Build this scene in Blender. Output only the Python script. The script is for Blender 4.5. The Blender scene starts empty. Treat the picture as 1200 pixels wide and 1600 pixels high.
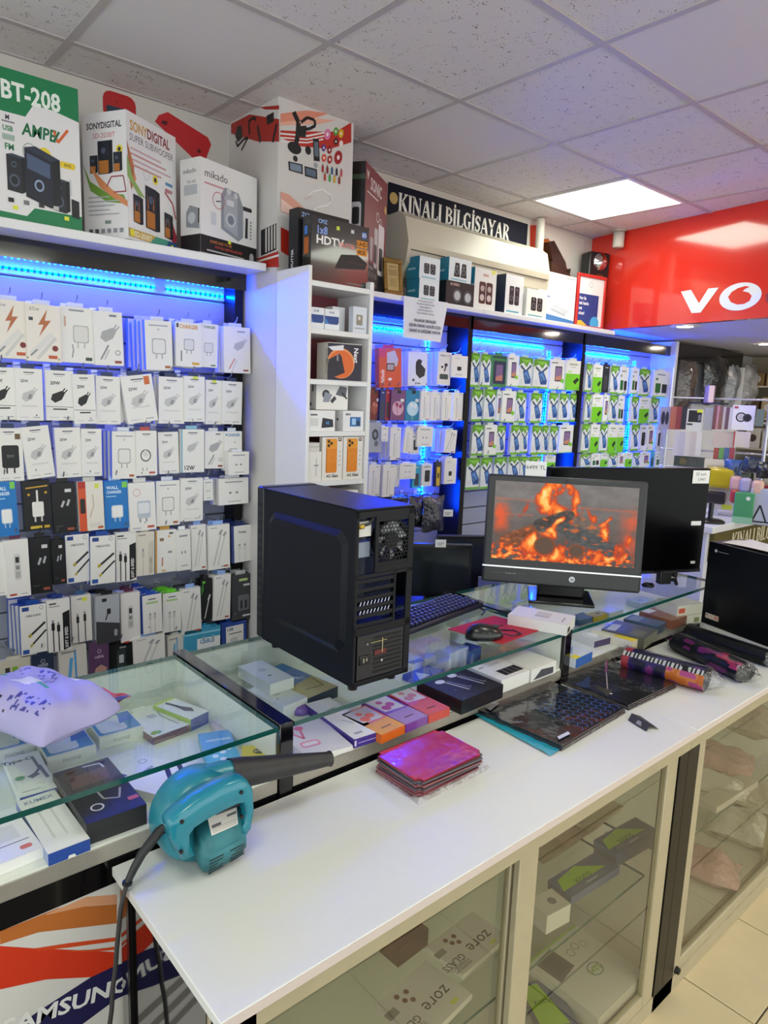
import bpy, bmesh, math, random
from mathutils import Vector, Matrix
random.seed(7)
SC = bpy.context.scene
COL = SC.collection
# ---------------------------------------------------------------- camera
CAMZ = 1.68
F_PX, YAW, PITCH, ROLL = 1087.05, 0.71992, -0.163669, 0.0370425
_cy, _sy = math.cos(YAW), math.sin(YAW)
_f = Vector((_sy*math.cos(PITCH), _cy*math.cos(PITCH), math.sin(PITCH)))
_r = Vector((_cy, -_sy, 0)); _u = _r.cross(_f)
RT = _r*math.cos(ROLL)+_u*math.sin(ROLL); UP = -_r*math.sin(ROLL)+_u*math.cos(ROLL)
cam_d = bpy.data.cameras.new('camera'); cam = bpy.data.objects.new('camera', cam_d); COL.objects.link(cam)
cam_d.sensor_fit = 'VERTICAL'; cam_d.sensor_height = 36.0; cam_d.lens = F_PX/1600*36.0; cam_d.clip_start = 0.02
Mc = Matrix((RT, UP, -_f)).transposed().to_4x4(); Mc.translation = (0, 0, CAMZ); cam.matrix_world = Mc
SC.camera = cam
# ---------------------------------------------------------------- world (daylight of the open shop front) and exposure
w = bpy.data.worlds.new('world'); SC.world = w; w.use_nodes = True
w.node_tree.nodes['Background'].inputs[0].default_value = (0.95, 1.0, 0.97, 1)
w.node_tree.nodes['Background'].inputs[1].default_value = 1.75
SC.view_settings.view_transform = 'Standard'; SC.view_settings.look = 'None'
SC.view_settings.gamma = 1.0; SC.view_settings.use_curve_mapping = False
SC.view_settings.exposure = 0.3
PANEL_W = 9.5     # ceiling panel emission
LED_W = 400.0       # blue strips

def at(u, v, x=None, y=None, z=None):
    """the point on the sight line of pixel (u,v) of the 1200x1600 frame at a known x, y or z"""
    d = RT*((u-600)/F_PX)+UP*((800-v)/F_PX)+_f
    if x is not None: t = x/d.x
    elif y is not None: t = y/d.y
    else: t = (z-CAMZ)/d.z
    return Vector((d.x*t, d.y*t, CAMZ+d.z*t))
# ---------------------------------------------------------------- materials
def lin(h):
    h = h.lstrip('#'); o = []
    if len(h) == 3: h = ''.join(c*2 for c in h)
    for i in (0, 2, 4):
        c = int(h[i:i+2], 16)/255
        o.append(c/12.92 if c <= .04045 else ((c+.055)/1.055)**2.4)
    return (*o, 1)
_mc = {}
def C(h, rough=.45, metal=0., coat=0., noise=0., nscale=40., bump=0., bscale=60., spec=.5, alpha=1.):
    k = (h, rough, metal, coat, noise, nscale, bump, bscale, spec, alpha)
    if k in _mc: return _mc[k]
    m = bpy.data.materials.new('paint_'+h.strip('#')); m.use_nodes = True
    nt = m.node_tree; b = nt.nodes['Principled BSDF']
    b.inputs['Base Color'].default_value = lin(h); b.inputs['Roughness'].default_value = rough
    b.inputs['Metallic'].default_value = metal; b.inputs['Coat Weight'].default_value = coat
    b.inputs['Coat Roughness'].default_value = .06; b.inputs['Specular IOR Level'].default_value = spec
    b.inputs['Alpha'].default_value = alpha
    if noise or bump:
        tc = nt.nodes.new('ShaderNodeTexCoord')
    if noise:
        n = nt.nodes.new('ShaderNodeTexNoise'); n.inputs['Scale'].default_value = nscale; n.inputs['Detail'].default_value = 5
        nt.links.new(tc.outputs['Object'], n.inputs['Vector'])
        mr = nt.nodes.new('ShaderNodeMapRange'); mr.inputs[1].default_value = .3; mr.inputs[2].default_value = .7
        mr.inputs[3].default_value = 1-noise; mr.inputs[4].default_value = 1+noise*.5
        nt.links.new(n.outputs['Fac'], mr.inputs[0])
        mx = nt.nodes.new('ShaderNodeMix'); mx.data_type = 'RGBA'; mx.blend_type = 'MULTIPLY'; mx.inputs[0].default_value = 1
        mx.inputs[6].default_value = lin(h); nt.links.new(mr.outputs[0], mx.inputs[7]); nt.links.new(mx.outputs[2], b.inputs['Base Color'])
    if bump:
        n2 = nt.nodes.new('ShaderNodeTexNoise'); n2.inputs['Scale'].default_value = bscale; n2.inputs['Detail'].default_value = 3
        nt.links.new(tc.outputs['Object'], n2.inputs['Vector'])
        bp = nt.nodes.new('ShaderNodeBump'); bp.inputs['Strength'].default_value = bump; bp.inputs['Distance'].default_value = .01
        nt.links.new(n2.outputs['Fac'], bp.inputs['Height']); nt.links.new(bp.outputs[0], b.inputs['Normal'])
        if coat: nt.links.new(bp.outputs[0], b.inputs['Coat Normal'])
    _mc[k] = m; return m
def EM(h, s):
    k = ('em', h, s)
    if k in _mc: return _mc[k]
    m = bpy.data.materials.new('glow_'+h.strip('#')); m.use_nodes = True; nt = m.node_tree
    nt.nodes.remove(nt.nodes['Principled BSDF']); e = nt.nodes.new('ShaderNodeEmission')
    e.inputs[0].default_value = (.0, .045, 1, 1) if h == 'led' else lin(h); e.inputs[1].default_value = s
    nt.links.new(e.outputs[0], nt.nodes['Material Output'].inputs[0]); _mc[k] = m; return m
def GLASS(tint='#f9fdfb', ior=1.5, rough=0.0, bump=0., bscale=30., film=0.):
    k = ('gl', tint, ior, rough, bump, film)
    if k in _mc: return _mc[k]
    m = bpy.data.materials.new('clear_glass'); m.use_nodes = True; nt = m.node_tree
    nt.nodes.remove(nt.nodes['Principled BSDF'])
    t = nt.nodes.new('ShaderNodeBsdfTransparent'); t.inputs[0].default_value = lin(tint)
    g = nt.nodes.new('ShaderNodeBsdfGlossy'); g.inputs['Roughness'].default_value = rough
    fr = nt.nodes.new('ShaderNodeFresnel'); fr.inputs[0].default_value = ior
    ge = nt.nodes.new('ShaderNodeNewGeometry'); inv = nt.nodes.new('ShaderNodeMath'); inv.operation = 'SUBTRACT'; inv.inputs[0].default_value = 1
    nt.links.new(ge.outputs['Backfacing'], inv.inputs[1])
    mu = nt.nodes.new('ShaderNodeMath'); mu.operation = 'MULTIPLY'
    ad = nt.nodes.new('ShaderNodeMath'); ad.operation = 'ADD'; ad.inputs[1].default_value = film
    nt.links.new(fr.outputs[0], ad.inputs[0]); nt.links.new(ad.outputs[0], mu.inputs[0]); nt.links.new(inv.outputs[0], mu.inputs[1])
    mx = nt.nodes.new('ShaderNodeMixShader'); nt.links.new(mu.outputs[0], mx.inputs[0])
    nt.links.new(t.outputs[0], mx.inputs[1]); nt.links.new(g.outputs[0], mx.inputs[2])
    nt.links.new(mx.outputs[0], nt.nodes['Material Output'].inputs[0])
    if bump:
        tc = nt.nodes.new('ShaderNodeTexCoord'); n2 = nt.nodes.new('ShaderNodeTexNoise'); n2.inputs['Scale'].default_value = bscale
        nt.links.new(tc.outputs['Object'], n2.inputs['Vector'])
        bp = nt.nodes.new('ShaderNodeBump'); bp.inputs['Strength'].default_value = bump; bp.inputs['Distance'].default_value = .02
        nt.links.new(n2.outputs['Fac'], bp.inputs['Height']); nt.links.new(bp.outputs[0], g.inputs['Normal']); nt.links.new(bp.outputs[0], fr.inputs['Normal'])
    _mc[k] = m; return m
def ceil_mat(holes):
    m = bpy.data.materials.new('ceiling_tile_fissured' if holes else 'ceiling_tile_plain'); m.use_nodes = True; nt = m.node_tree
    b = nt.nodes['Principled BSDF']; b.inputs['Roughness'].default_value = .9
    base = lin('#e2dede')
    b.inputs['Base Color'].default_value = base
    if holes:
        tc = nt.nodes.new('ShaderNodeTexCoord'); v = nt.nodes.new('ShaderNodeTexVoronoi'); v.inputs['Scale'].default_value = 115
        v.inputs['Randomness'].default_value = 1
        oi = nt.nodes.new('ShaderNodeObjectInfo'); va = nt.nodes.new('ShaderNodeVectorMath'); va.operation = 'ADD'
        nt.links.new(tc.outputs['Object'], va.inputs[0]); nt.links.new(oi.outputs['Random'], va.inputs[1])
        nt.links.new(va.outputs[0], v.inputs['Vector'])
        n = nt.nodes.new('ShaderNodeTexNoise'); n.inputs['Scale'].default_value = 30; nt.links.new(va.outputs[0], n.inputs['Vector'])
        mul = nt.nodes.new('ShaderNodeMapRange'); mul.inputs[1].default_value = .42; mul.inputs[2].default_value = .75
        mul.inputs[3].default_value = 0.0; mul.inputs[4].default_value = .44
        nt.links.new(n.outputs['Fac'], mul.inputs[0])
        lt = nt.nodes.new('ShaderNodeMath'); lt.operation = 'LESS_THAN'; nt.links.new(v.outputs['Distance'], lt.inputs[0]); nt.links.new(mul.outputs[0], lt.inputs[1])
        mx = nt.nodes.new('ShaderNodeMix'); mx.data_type = 'RGBA'; mx.inputs[6].default_value = base; mx.inputs[7].default_value = lin('#8c8583')
        nt.links.new(lt.outputs[0], mx.inputs[0]); nt.links.new(mx.outputs[2], b.inputs['Base Color'])
    return m
# ---------------------------------------------------------------- mesh collector
def rz(a): return Matrix.Rotation(a, 4, 'Z')
def T(*p): return Matrix.Translation(Vector(p))
class MB:
    def __init__(s): s.v = []; s.f = []; s.m = []; s.sm = []; s.mats = []
    def mi(s, m):
        if m not in s.mats: s.mats.append(m)
        return s.mats.index(m)
    def add(s, vs, fs, mat, M=None, smooth=False):
        o = len(s.v); s.v += [tuple(M @ Vector(p)) if M else tuple(p) for p in vs]
        i = s.mi(mat)
        for f in fs: s.f.append([o+k for k in f]); s.m.append(i); s.sm.append(smooth)
        return s
    def box(s, lo, hi, mat, M=None, mats=None):
        x0, y0, z0 = lo; x1, y1, z1 = hi
        vs = [(x0,y0,z0),(x1,y0,z0),(x1,y1,z0),(x0,y1,z0),(x0,y0,z1),(x1,y0,z1),(x1,y1,z1),(x0,y1,z1)]
        fs = [(3,2,1,0),(4,5,6,7),(0,1,5,4),(1,2,6,5),(2,3,7,6),(3,0,4,7)]  # bottom top front right back left
        if mats is None: s.add(vs, fs, mat, M)
        else:
            for f, mm in zip(fs, mats): s.add([vs[k] for k in f], [(0,1,2,3)], mm or mat, M)
        return s
    def rbox(s, lo, hi, r, mat, M=None, seg=2):
        bm = bmesh.new(); bmesh.ops.create_cube(bm, size=1)
        c = [(a+b)/2 for a, b in zip(lo, hi)]; d = [b-a for a, b in zip(lo, hi)]
        for v in bm.verts: v.co = Vector([c[i]+v.co[i]*d[i] for i in range(3)])
        bmesh.ops.bevel(bm, geom=bm.edges[:], offset=min(r, min(d)*.49), segments=seg, affect='EDGES', profile=.5)
        bm.normal_update()
        return s.bm(bm, mat, M, 'auto')
    def bm(s, bm, mat, M=None, smooth=True):
        bm.verts.index_update(); o = len(s.sm)
        s.add([v.co[:] for v in bm.verts], [[v.index for v in f.verts] for f in bm.faces], mat, M, bool(smooth))
        if smooth == 'auto':
            for k, f in enumerate(bm.faces): s.sm[o+k] = max(abs(c) for c in f.normal) < .999
        bm.free(); return s
    def cyl(s, p0, p1, r, mat, r1=None, n=12, caps=True, M=None, smooth=True):
        p0, p1 = Vector(p0), Vector(p1); r1 = r if r1 is None else r1
        a = (p1-p0).normalized(); b = a.orthogonal().normalized(); c = a.cross(b)
        vs = []
        for p, q in ((p0, r), (p1, r1)):
            for i in range(n):
                t = 2*math.pi*i/n; vs.append(p+(b*math.cos(t)+c*math.sin(t))*q)
        s.add(vs, [(i, (i+1) % n, n+(i+1) % n, n+i) for i in range(n)], mat, M, smooth)
        if caps:
            s.add(vs[:n], [tuple(range(n))[::-1]], mat, M); s.add(vs[n:], [tuple(range(n))], mat, M)
        return s
    def tube(s, pts, r, mat, n=6, M=None, caps=True):
        pts = [Vector(p) for p in pts]; rs = r if isinstance(r, (list, tuple)) else [r]*len(pts); vs = []; pb = None
        for i, p in enumerate(pts):
            a = (pts[min(i+1, len(pts)-1)]-pts[max(i-1, 0)]).normalized()
            b = (pb-a*pb.dot(a)) if pb is not None else a.orthogonal()
            if b.length < 1e-6: b = a.orthogonal()
            b.normalize(); pb = b; c = a.cross(b)
            for k in range(n):
                t = 2*math.pi*k/n; vs.append(p+(b*math.cos(t)+c*math.sin(t))*rs[i])
        fs = [(i*n+k, i*n+(k+1) % n, (i+1)*n+(k+1) % n, (i+1)*n+k) for i in range(len(pts)-1) for k in range(n)]
        s.add(vs, fs, mat, M, True)
        if caps: s.add(vs[:n], [tuple(range(n))[::-1]], mat, M); s.add(vs[-n:], [tuple(range(n))], mat, M)
        return s
    def prism(s, poly, y0, y1, mat, M=None):
        """poly in x,z; extruded along y"""
        n = len(poly); A = sum(poly[i][0]*poly[(i+1) % n][1]-poly[(i+1) % n][0]*poly[i][1] for i in range(n))
        if A < 0: poly = poly[::-1]
        vs = [(p[0], y0, p[1]) for p in poly]+[(p[0], y1, p[1]) for p in poly]
        fs = [tuple(range(n)), tuple(range(2*n-1, n-1, -1))]+[((i+1) % n, i, n+i, n+(i+1) % n) for i in range(n)]
        return s.add(vs, fs, mat, M)
    def lathe(s, prof, mat, M=None, n=20):
        vs = [(r*math.cos(2*math.pi*i/n), r*math.sin(2*math.pi*i/n), z) for r, z in prof for i in range(n)]
        fs = [(k*n+i, k*n+(i+1) % n, (k+1)*n+(i+1) % n, (k+1)*n+i) for k in range(len(prof)-1) for i in range(n)]
        return s.add(vs, fs, mat, M, True)
    def mesh(s, name):
        me = bpy.data.meshes.new(name); me.from_pydata(s.v, [], s.f); me.polygons.foreach_set('material_index', s.m)
        me.polygons.foreach_set('use_smooth', s.sm)
        for m in s.mats: me.materials.append(m)
        me.update(); return me
    def build(s, name, parent=None, M=None, **kw): return obj(name, s.mesh(name), parent, M, **kw)
def obj(name, me, parent=None, M=None, label=None, cat=None, group=None, kind=None):
    o = bpy.data.objects.new(name, me); COL.objects.link(o)
    if parent: o.parent = parent
    if M is not None: o.matrix_basis = M
    tag(o, label, cat, group, kind); return o
def tag(o, label=None, cat=None, group=None, kind=None):
    if label: o['label'] = label
    if cat: o['category'] = cat
    if group: o['group'] = group
    if kind: o['kind'] = kind
    return o
def thing(name, label, cat, M=None, group=None): return obj(name, None, None, M, label, cat, group)
def struct(name, mb, parent=None, M=None): return mb.build(name, parent, M, kind=None if parent else 'structure')
# ---------------------------------------------------------------- lettering: glyph outlines of the built-in font, made once
CHARS = "ABCDEFGHIJKLMNOPQRSTUVWXYZabcdefghijklmnopqrstuvwxyz0123456789.-&/:!İĞŞÜÖÇığşüöç"
GL = [{}, {}]
def make_glyphs():
    objs = []
    def mk(body, off):
        cu = bpy.data.curves.new('g', 'FONT'); cu.body = body; cu.size = 1; cu.resolution_u = 2; cu.offset = off
        o = bpy.data.objects.new('g', cu); COL.objects.link(o); return o
    for b in (0, 1):
        for ch in CHARS: objs.append((b, ch, mk(ch, .028*b), mk('H'+ch+'H', 0) if b == 0 else None))
    hh = mk('HH', 0); bpy.context.view_layer.update(); dg = bpy.context.evaluated_depsgraph_get()
    wd = lambda o: o.evaluated_get(dg).dimensions.x
    w0 = wd(hh)
    for b, ch, o, o2 in objs:
        me = o.evaluated_get(dg).to_mesh()
        adv = (wd(o2)-w0) if o2 else GL[0][ch][2]
        GL[b][ch] = ([(v.co.x, v.co.y) for v in me.vertices], [tuple(p.vertices) for p in me.polygons], adv)
        o.evaluated_get(dg).to_mesh_clear()
    for b, ch, o, o2 in objs:
        for q in (o, o2):
            if q: c = q.data; bpy.data.objects.remove(q); bpy.data.curves.remove(c)
    c = hh.data; bpy.data.objects.remove(hh); bpy.data.curves.remove(c)
make_glyphs()
# serif capitals drawn by strokes (x, y, width)
SERIF = {
 'K': ([((.17,0),(.17,1),.17),((.24,.42),(.70,.98),.07),((.36,.56),(.74,.02),.17)], [(.02,.32,0),(.02,.32,1),(.56,.92,0),(.54,.86,1)], .92),
 'I': ([((.19,0),(.19,1),.17)], [(.03,.35,0),(.03,.35,1)], .40),
 'N': ([((.14,0),(.14,1),.06),((.16,.97),(.74,.03),.17),((.76,0),(.76,1),.06)], [(.02,.28,0),(.0,.22,1),(.64,.9,1)], .93),
 'A': ([((.12,0),(.40,.98),.07),((.44,1),(.74,0),.18),((.22,.32),(.62,.32),.06)], [(.0,.26,0),(.58,.90,0)], .92),
 'L': ([((.18,0),(.18,1),.17),((.2,.035),(.66,.035),.07),((.66,.0),(.68,.26),.06)], [(.03,.34,0),(.03,.34,1)], .74),
 'B': ([((.18,0),(.18,1),.17)]+[((.2,.965),(.42,.965),.07),((.42,.96),(.58,.88),.1),((.59,.89),(.61,.7),.15),((.6,.7),(.44,.55),.1),((.2,.53),(.48,.53),.07),((.46,.53),(.64,.43),.1),((.65,.44),(.67,.2),.16),((.66,.18),(.46,.04),.1),((.2,.035),(.48,.035),.07)], [(.03,.2,0),(.03,.2,1)], .82),
 'İ': ([((.19,0),(.19,1),.17),((.1,1.2),(.28,1.2),.16)], [(.03,.35,0),(.03,.35,1)], .40),
 'G': ([((.70,.82),(.52,.97),.08),((.54,.965),(.36,.965),.08),((.38,.97),(.18,.78),.12),((.16,.8),(.14,.5),.17),((.14,.52),(.17,.2),.17),((.17,.22),(.38,.03),.12),((.36,.035),(.56,.035),.08),((.55,.03),(.70,.12),.08),((.68,.0),(.68,.42),.16),((.71,1),(.71,.74),.05)], [(.54,.84,.44)], .90),
 'S': ([((.54,.84),(.40,.96),.08),((.42,.965),(.26,.965),.08),((.28,.97),(.13,.82),.12),((.12,.84),(.15,.62),.15),((.13,.66),(.5,.4),.17),((.5,.44),(.53,.2),.15),((.53,.22),(.38,.03),.12),((.4,.035),(.22,.035),.08),((.24,.03),(.08,.16),.08),((.07,0),(.07,.3),.05),((.57,1),(.57,.72),.05)], [], .66),
 'Y': ([((.10,.98),(.42,.46),.17),((.42,.46),(.70,.98),.07),((.41,0),(.41,.5),.17)], [(.26,.57,0),(-.02,.28,1),(.56,.86,1)], .84),
 'R': ([((.18,0),(.18,1),.17),((.2,.965),(.44,.965),.07),((.42,.96),(.58,.87),.1),((.59,.89),(.60,.66),.16),((.6,.68),(.44,.5),.1),((.2,.49),(.46,.49),.07),((.38,.48),(.68,.03),.17)], [(.03,.34,0),(.03,.2,1),(.58,.84,0)], .86)}
def stroke(p, q, w_):
    p, q = Vector(p), Vector(q); d = (q-p)
    n = Vector((-d.y, d.x)).normalized()*w_/2
    return [tuple(p+n), tuple(p-n), tuple(q-n), tuple(q+n)]
class D:
    """flat print: a list of polygons in x (right) and y (up)"""
    def __init__(s): s.e = []
    def p(s, pts, c): s.e.append((pts, [tuple(range(len(pts)))], c)); return s
    def r(s, x0, y0, x1, y1, c): return s.p([(x0,y0),(x1,y0),(x1,y1),(x0,y1)], c)
    def rr(s, x0, y0, x1, y1, c, q=.03):
        pts = []
        for cx, cy_, a0 in ((x1-q,y1-q,0),(x0+q,y1-q,90),(x0+q,y0+q,180),(x1-q,y0+q,270)):
            for k in (0, 30, 60, 90): a = math.radians(a0+k); pts.append((cx+q*math.cos(a), cy_+q*math.sin(a)))
        return s.p(pts, c)
    def c(s, x, y, rx, c, ry=None, n=16, rot=0):
        ry = rx if ry is None else ry; cr, sr = math.cos(rot), math.sin(rot); o = []
        for i in range(n):
            a = 2*math.pi*i/n; px, py = rx*math.cos(a), ry*math.sin(a); o.append((x+px*cr-py*sr, y+px*sr+py*cr))
        return s.p(o, c)
    def ring(s, x, y, r, w_, c, ry=None, n=20):
        ry = r if ry is None else ry; vs = []
        for k in (0, 1):
            for i in range(n):
                a = 2*math.pi*i/n; vs.append((x+(r-w_*k)*math.cos(a), y+(ry-w_*k)*math.sin(a)))
        s.e.append((vs, [(i, (i+1) % n, n+(i+1) % n, n+i) for i in range(n)], c)); return s
    def l(s, pts, w_, c):
        vs = []; fs = []
        for a, b in zip(pts, pts[1:]):
            o = len(vs); vs += stroke(a, b, w_); fs.append((o, o+1, o+2, o+3))
        s.e.append((vs, fs, c)); return s
    def t(s, txt, x, y, h, c, al='c', b=0, sx=1., rot=0., shear=0.):
        h = h/.72; W = sum(GL[b].get(ch, (0, 0, .3))[2] if ch != ' ' else .3 for ch in txt)
        ox = {'c': -W/2, 'l': 0, 'r': -W}[al]; vs = []; fs = []; cr, sr = math.cos(rot), math.sin(rot)
        for ch in txt:
            if ch == ' ' or ch not in GL[b]: ox += .3; continue
            g = GL[b][ch]; o = len(vs)
            for gx, gy in g[0]:
                px, py = (gx+ox+gy*shear)*h*sx, gy*h; vs.append((x+px*cr-py*sr, y+px*sr+py*cr))
            fs += [tuple(o+k for k in f) for f in g[1]]; ox += g[2]
        if fs: s.e.append((vs, fs, c))
        return s
    def serif(s, txt, x, y, h, c, sx=1.):
        vs = []; fs = []; ox = 0
        for ch in txt:
            if ch == ' ': ox += .35; continue
            st, sf, adv = SERIF[ch]
            q = [stroke(a, b, w_*1.25+.012) for a, b, w_ in st]
            q += [[(a, yy-.04), (b, yy-.04), (b, yy+.04), (a, yy+.04)] for a, b, yy in sf]
            for poly in q:
                o = len(vs); vs += [(x+(a+ox)*h*sx, y+b*h) for a, b in poly]; fs.append(tuple(range(o, o+4)))
            ox += adv
        s.e.append((vs, fs, c)); return s
    def mb(s, mb=None, M=None, eps=.0004, step=.00006, mats=None, ysc=1.):
        """front faces local -Y: (x,y) -> (x, -eps, y)"""
        mb = mb or MB()
        for i, (vs, fs, c) in enumerate(s.e):
            off = -(eps+step*i)
            mt = c if not isinstance(c, str) else (mats(c) if mats else C(c))
            P = [(a, off, b*ysc) for a, b in vs]
            ff = []
            for f in fs:   # make them all face -Y
                ar = sum(vs[f[k]][0]*vs[f[(k+1) % len(f)]][1]-vs[f[(k+1) % len(f)]][0]*vs[f[k]][1] for k in range(len(f)))
                ff.append(f if ar > 0 else tuple(reversed(f)))
            mb.add(P, ff, mt, M)
        return mb
FACE_TOP = Matrix(((1,0,0,0),(0,0,1,0),(0,-1,0,0),(0,0,0,1)))     # (x,-e,y) -> (x, y, e): print lying face up
FACE_LEFT = rz(-math.pi/2)                                          # faces -X; x of the print runs along -Y
def ordw(i): return ['first','second','third','fourth','fifth','sixth','seventh','eighth','ninth','tenth','eleventh','twelfth','thirteenth','fourteenth','fifteenth'][i]
# ================================================================ THE ROOM
ZC = 2.78; GX, GY, GT = .8107, 2.5541, .6     # ceiling grid origin and module
WHITE = C('#dcdad6', .5, noise=.04, nscale=8); PANELW = C('#e4e4e6', .42)
BLACKG = C('#08080b', .12, coat=.6); BLACKM = C('#060608', .3, spec=.3)
ALU = C('#b7b1a6', .4, metal=.6, noise=.08, nscale=30)
CREAM = C('#b9ae90', .42, metal=.15, noise=.05, nscale=20)
GLS = GLASS(); GEDGE = C('#0b4a44', .15, spec=.8)
base = MB().box((-3, -5, ZC+.02), (8, 3.0, ZC+.06), C('#8d8785', .9)); ceil = struct('ceiling', base)
th, tp = ceil_mat(True), ceil_mat(False)
tm = MB().box((-.288, -.288, 0), (.288, .288, .012), th).mesh('ceiling_tile'); tm2 = MB().box((-.288, -.288, 0), (.288, .288, .012), tp).mesh('plain_ceiling_tile')
tb = C('#bdb7b8', .5)
LIGHTS = {(4, 0), (1, 3), (4, 4), (-2, 3), (1, 7), (4, 8), (-2, 7)}
for i in range(-4, 6):
    for j in range(-1, 10):
        x, y = GX+.6*(i+.5), GY-.6*(j+.5)
        if (i, j) in LIGHTS: continue
        plain = (i, j) in {(0, 0), (2, 0), (2, 2), (-1, 3)}
        if j == -1:   # cut row along the wall
            o = obj('ceiling_tile', MB().box((-.288, -.118, 0), (.288, .118, .012), th).mesh('cut_ceiling_tile') if i == -4 else cutm, ceil, T(x, GY+.124, ZC-.004)); cutm = o.data; continue
        obj('ceiling_tile', tm2 if plain else tm, ceil, T(x, y, ZC-.004))
for i in range(-4, 7): MB().box((GX+.6*i-.012, -3.6, ZC-.008), (GX+.6*i+.012, 2.8, ZC+.01), tb).build('ceiling_bar', ceil)
for j in range(-1, 10): MB().box((-1.6, GY-.6*j-.012 if j >= 0 else 2.785, ZC-.0085), (4.6, GY-.6*j+.012 if j >= 0 else 2.81, ZC+.0095), tb).build('ceiling_bar', ceil)
for k, (i, j) in enumerate(sorted(LIGHTS, key=lambda q: (q != (4, 0), q))):
    x, y = GX+.6*(i+.5), GY-.6*(j+.5)
    lab = 'square white LED ceiling panel above the red wall end' if (i, j) == (4, 0) else 'lit square ceiling panel over the shop floor behind the viewer'
    t = thing('ceiling_light_panel', lab, 'ceiling light', T(x, y, ZC), 'LED panels set in the ceiling grid')
    MB().box((-.288, -.288, -.006), (.288, .288, .012), C('#eeeeee', .4), mats=[None]*6).box((-.27, -.27, -.0075), (.27, .27, -.006), EM('#f8ffee', PANEL_W)).build('diffuser', t)
    f = MB()
    for a, b in (((-.288,-.288),(.288,-.274)), ((-.288,.274),(.288,.288)), ((-.288,-.274),(-.274,.274)), ((.274,-.274),(.288,.274))):
        f.box((a[0], a[1], -.011), (b[0], b[1], -.0055), C('#f2f2f2', .35))
    f.build('frame', t)
# floor with separate tiles
FT = .385
fl = struct('floor', MB().box((-3, -5, -.05), (8, 3.0, -.006), C('#4c4237', .8)))
ft = MB().rbox((-FT/2+.0022, -FT/2+.0022, -.012), (FT/2-.0022, FT/2-.0022, 0), .0015, C('#d6c49e', .38, noise=.07, nscale=6), seg=1).mesh('floor_tile')
for i in range(-3, 9):
    for j in range(-8, 3):
        obj('floor_tile', ft, fl, T(1.922+FT*(i+.5), .73+FT*(j-.5)-.18, 0))
# walls
struct('wall_back', MB().box((-2.2, 2.80, 0), (8, 3.0, ZC), C('#d2cec8', .6, noise=.05, nscale=5)))
struct('wall_far', MB().box((7.0, -2, 0), (7.15, 2.8, ZC), C('#b3a48c', .7, noise=.1, nscale=3)))
# red bulkhead: a fascia running from the back wall towards the viewer, slightly askew, with a lowered white ceiling behind
RA = Vector((4.215, 2.80, 0)); RD = Vector((-.154, -.988, 0)).normalized(); RN = Vector((RD.y, -RD.x, 0))   # RN faces the viewer side (-x)
RANG = math.atan2(RD.y, RD.x)   # local +X runs along RD, local -Y faces RN
MR = T(*RA) @ rz(RANG)
ZB = 2.172
red = C('#e03426', .12, coat=.5)
rm = MB().box((0, 0, ZB), (4.2, .05, ZC), red)
bulk = struct('wall_red_fascia', rm, M=MR)
low = MB().add([(4.2,2.8,ZB+.002),(7,2.8,ZB+.002),(7,-1.3,ZB+.002),(3.60,-1.3,ZB+.002),(4.2,2.8,ZC-.02),(7,2.8,ZC-.02),(7,-1.3,ZC-.02),(3.62,-1.3,ZC-.02)],
    [(0,1,2,3),(7,6,5,4),(1,0,4,5),(2,1,5,6),(3,2,6,7),(0,3,7,4)], C('#cfc9c4', .6))
struct('ceiling_lowered', low, M=T(.03, 0, 0))
def redpt(u, v):
    """pixel -> print coordinates on the red fascia"""
    d = at(u, v, z=5)-Vector((0, 0, CAMZ)); t = (RA.dot(RN))/(d.dot(RN)); p = Vector((0, 0, CAMZ))+d*t
    return ((p-RA).dot(RD), p.z)
g = D()
g.p([redpt(*q) for q in ((1064.3,455.7),(1081,489.3),(1095,488.3),(1123.3,449.3),(1107,450.8),(1092.5,474),(1080,453))], '#e9e9ea')
cx_, cz_ = redpt(1156.5, 463.5); ex = redpt(1190, 463)[0]-cx_; ez = redpt(1156, 442)[1]-cz_
g.c(cx_, cz_, ex, '#e9e9ea', ry=ez, n=36)
ins = [(1152,476),(1142,472),(1138,464),(1144,456),(1154,450),(1165,447),(1172,448),(1164,452),(1161,455),(1170,457),(1175,462),(1172,470),(1163,475)]
g.p([redpt(*q) for q in ins], red)
g.p([redpt(*q) for q in ((1197,460),(1206,455),(1214,468),(1206,476),(1198,472))], '#8e2320')
g.mb(eps=.002, step=.0004).build('brand_lettering', bulk)
# recessed spots in the lowered ceiling; last two added unseen to brighten the recess
sp = at(1070, 510, z=ZB); s2 = at(1197, 538, z=ZB)
for sx, sy, lb in ((sp.x, sp.y, 'round white recessed spotlight in the lowered ceiling by the red fascia'), (s2.x, s2.y, 'farther recessed spotlight in the lowered ceiling above the far rack'), (4.9, .9, 'added unseen spotlight in the lowered ceiling beyond the picture edge'), (6.0, .9, 'added unseen spotlight in the lowered ceiling near the far wall')):
    t = thing('recessed_spotlight', lb, 'spotlight', T(sx, sy, ZB), 'recessed spotlights')
    MB().lathe([(.045, -.002), (.075, -.006), (.085, 0)], C('#e8e4de', .3), n=28).build('trim_ring', t)
    MB().lathe([(0.0001, -.0025), (.046, -.0025)], EM('#ffeeda', 110), n=28).build('lamp_lens', t)
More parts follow.
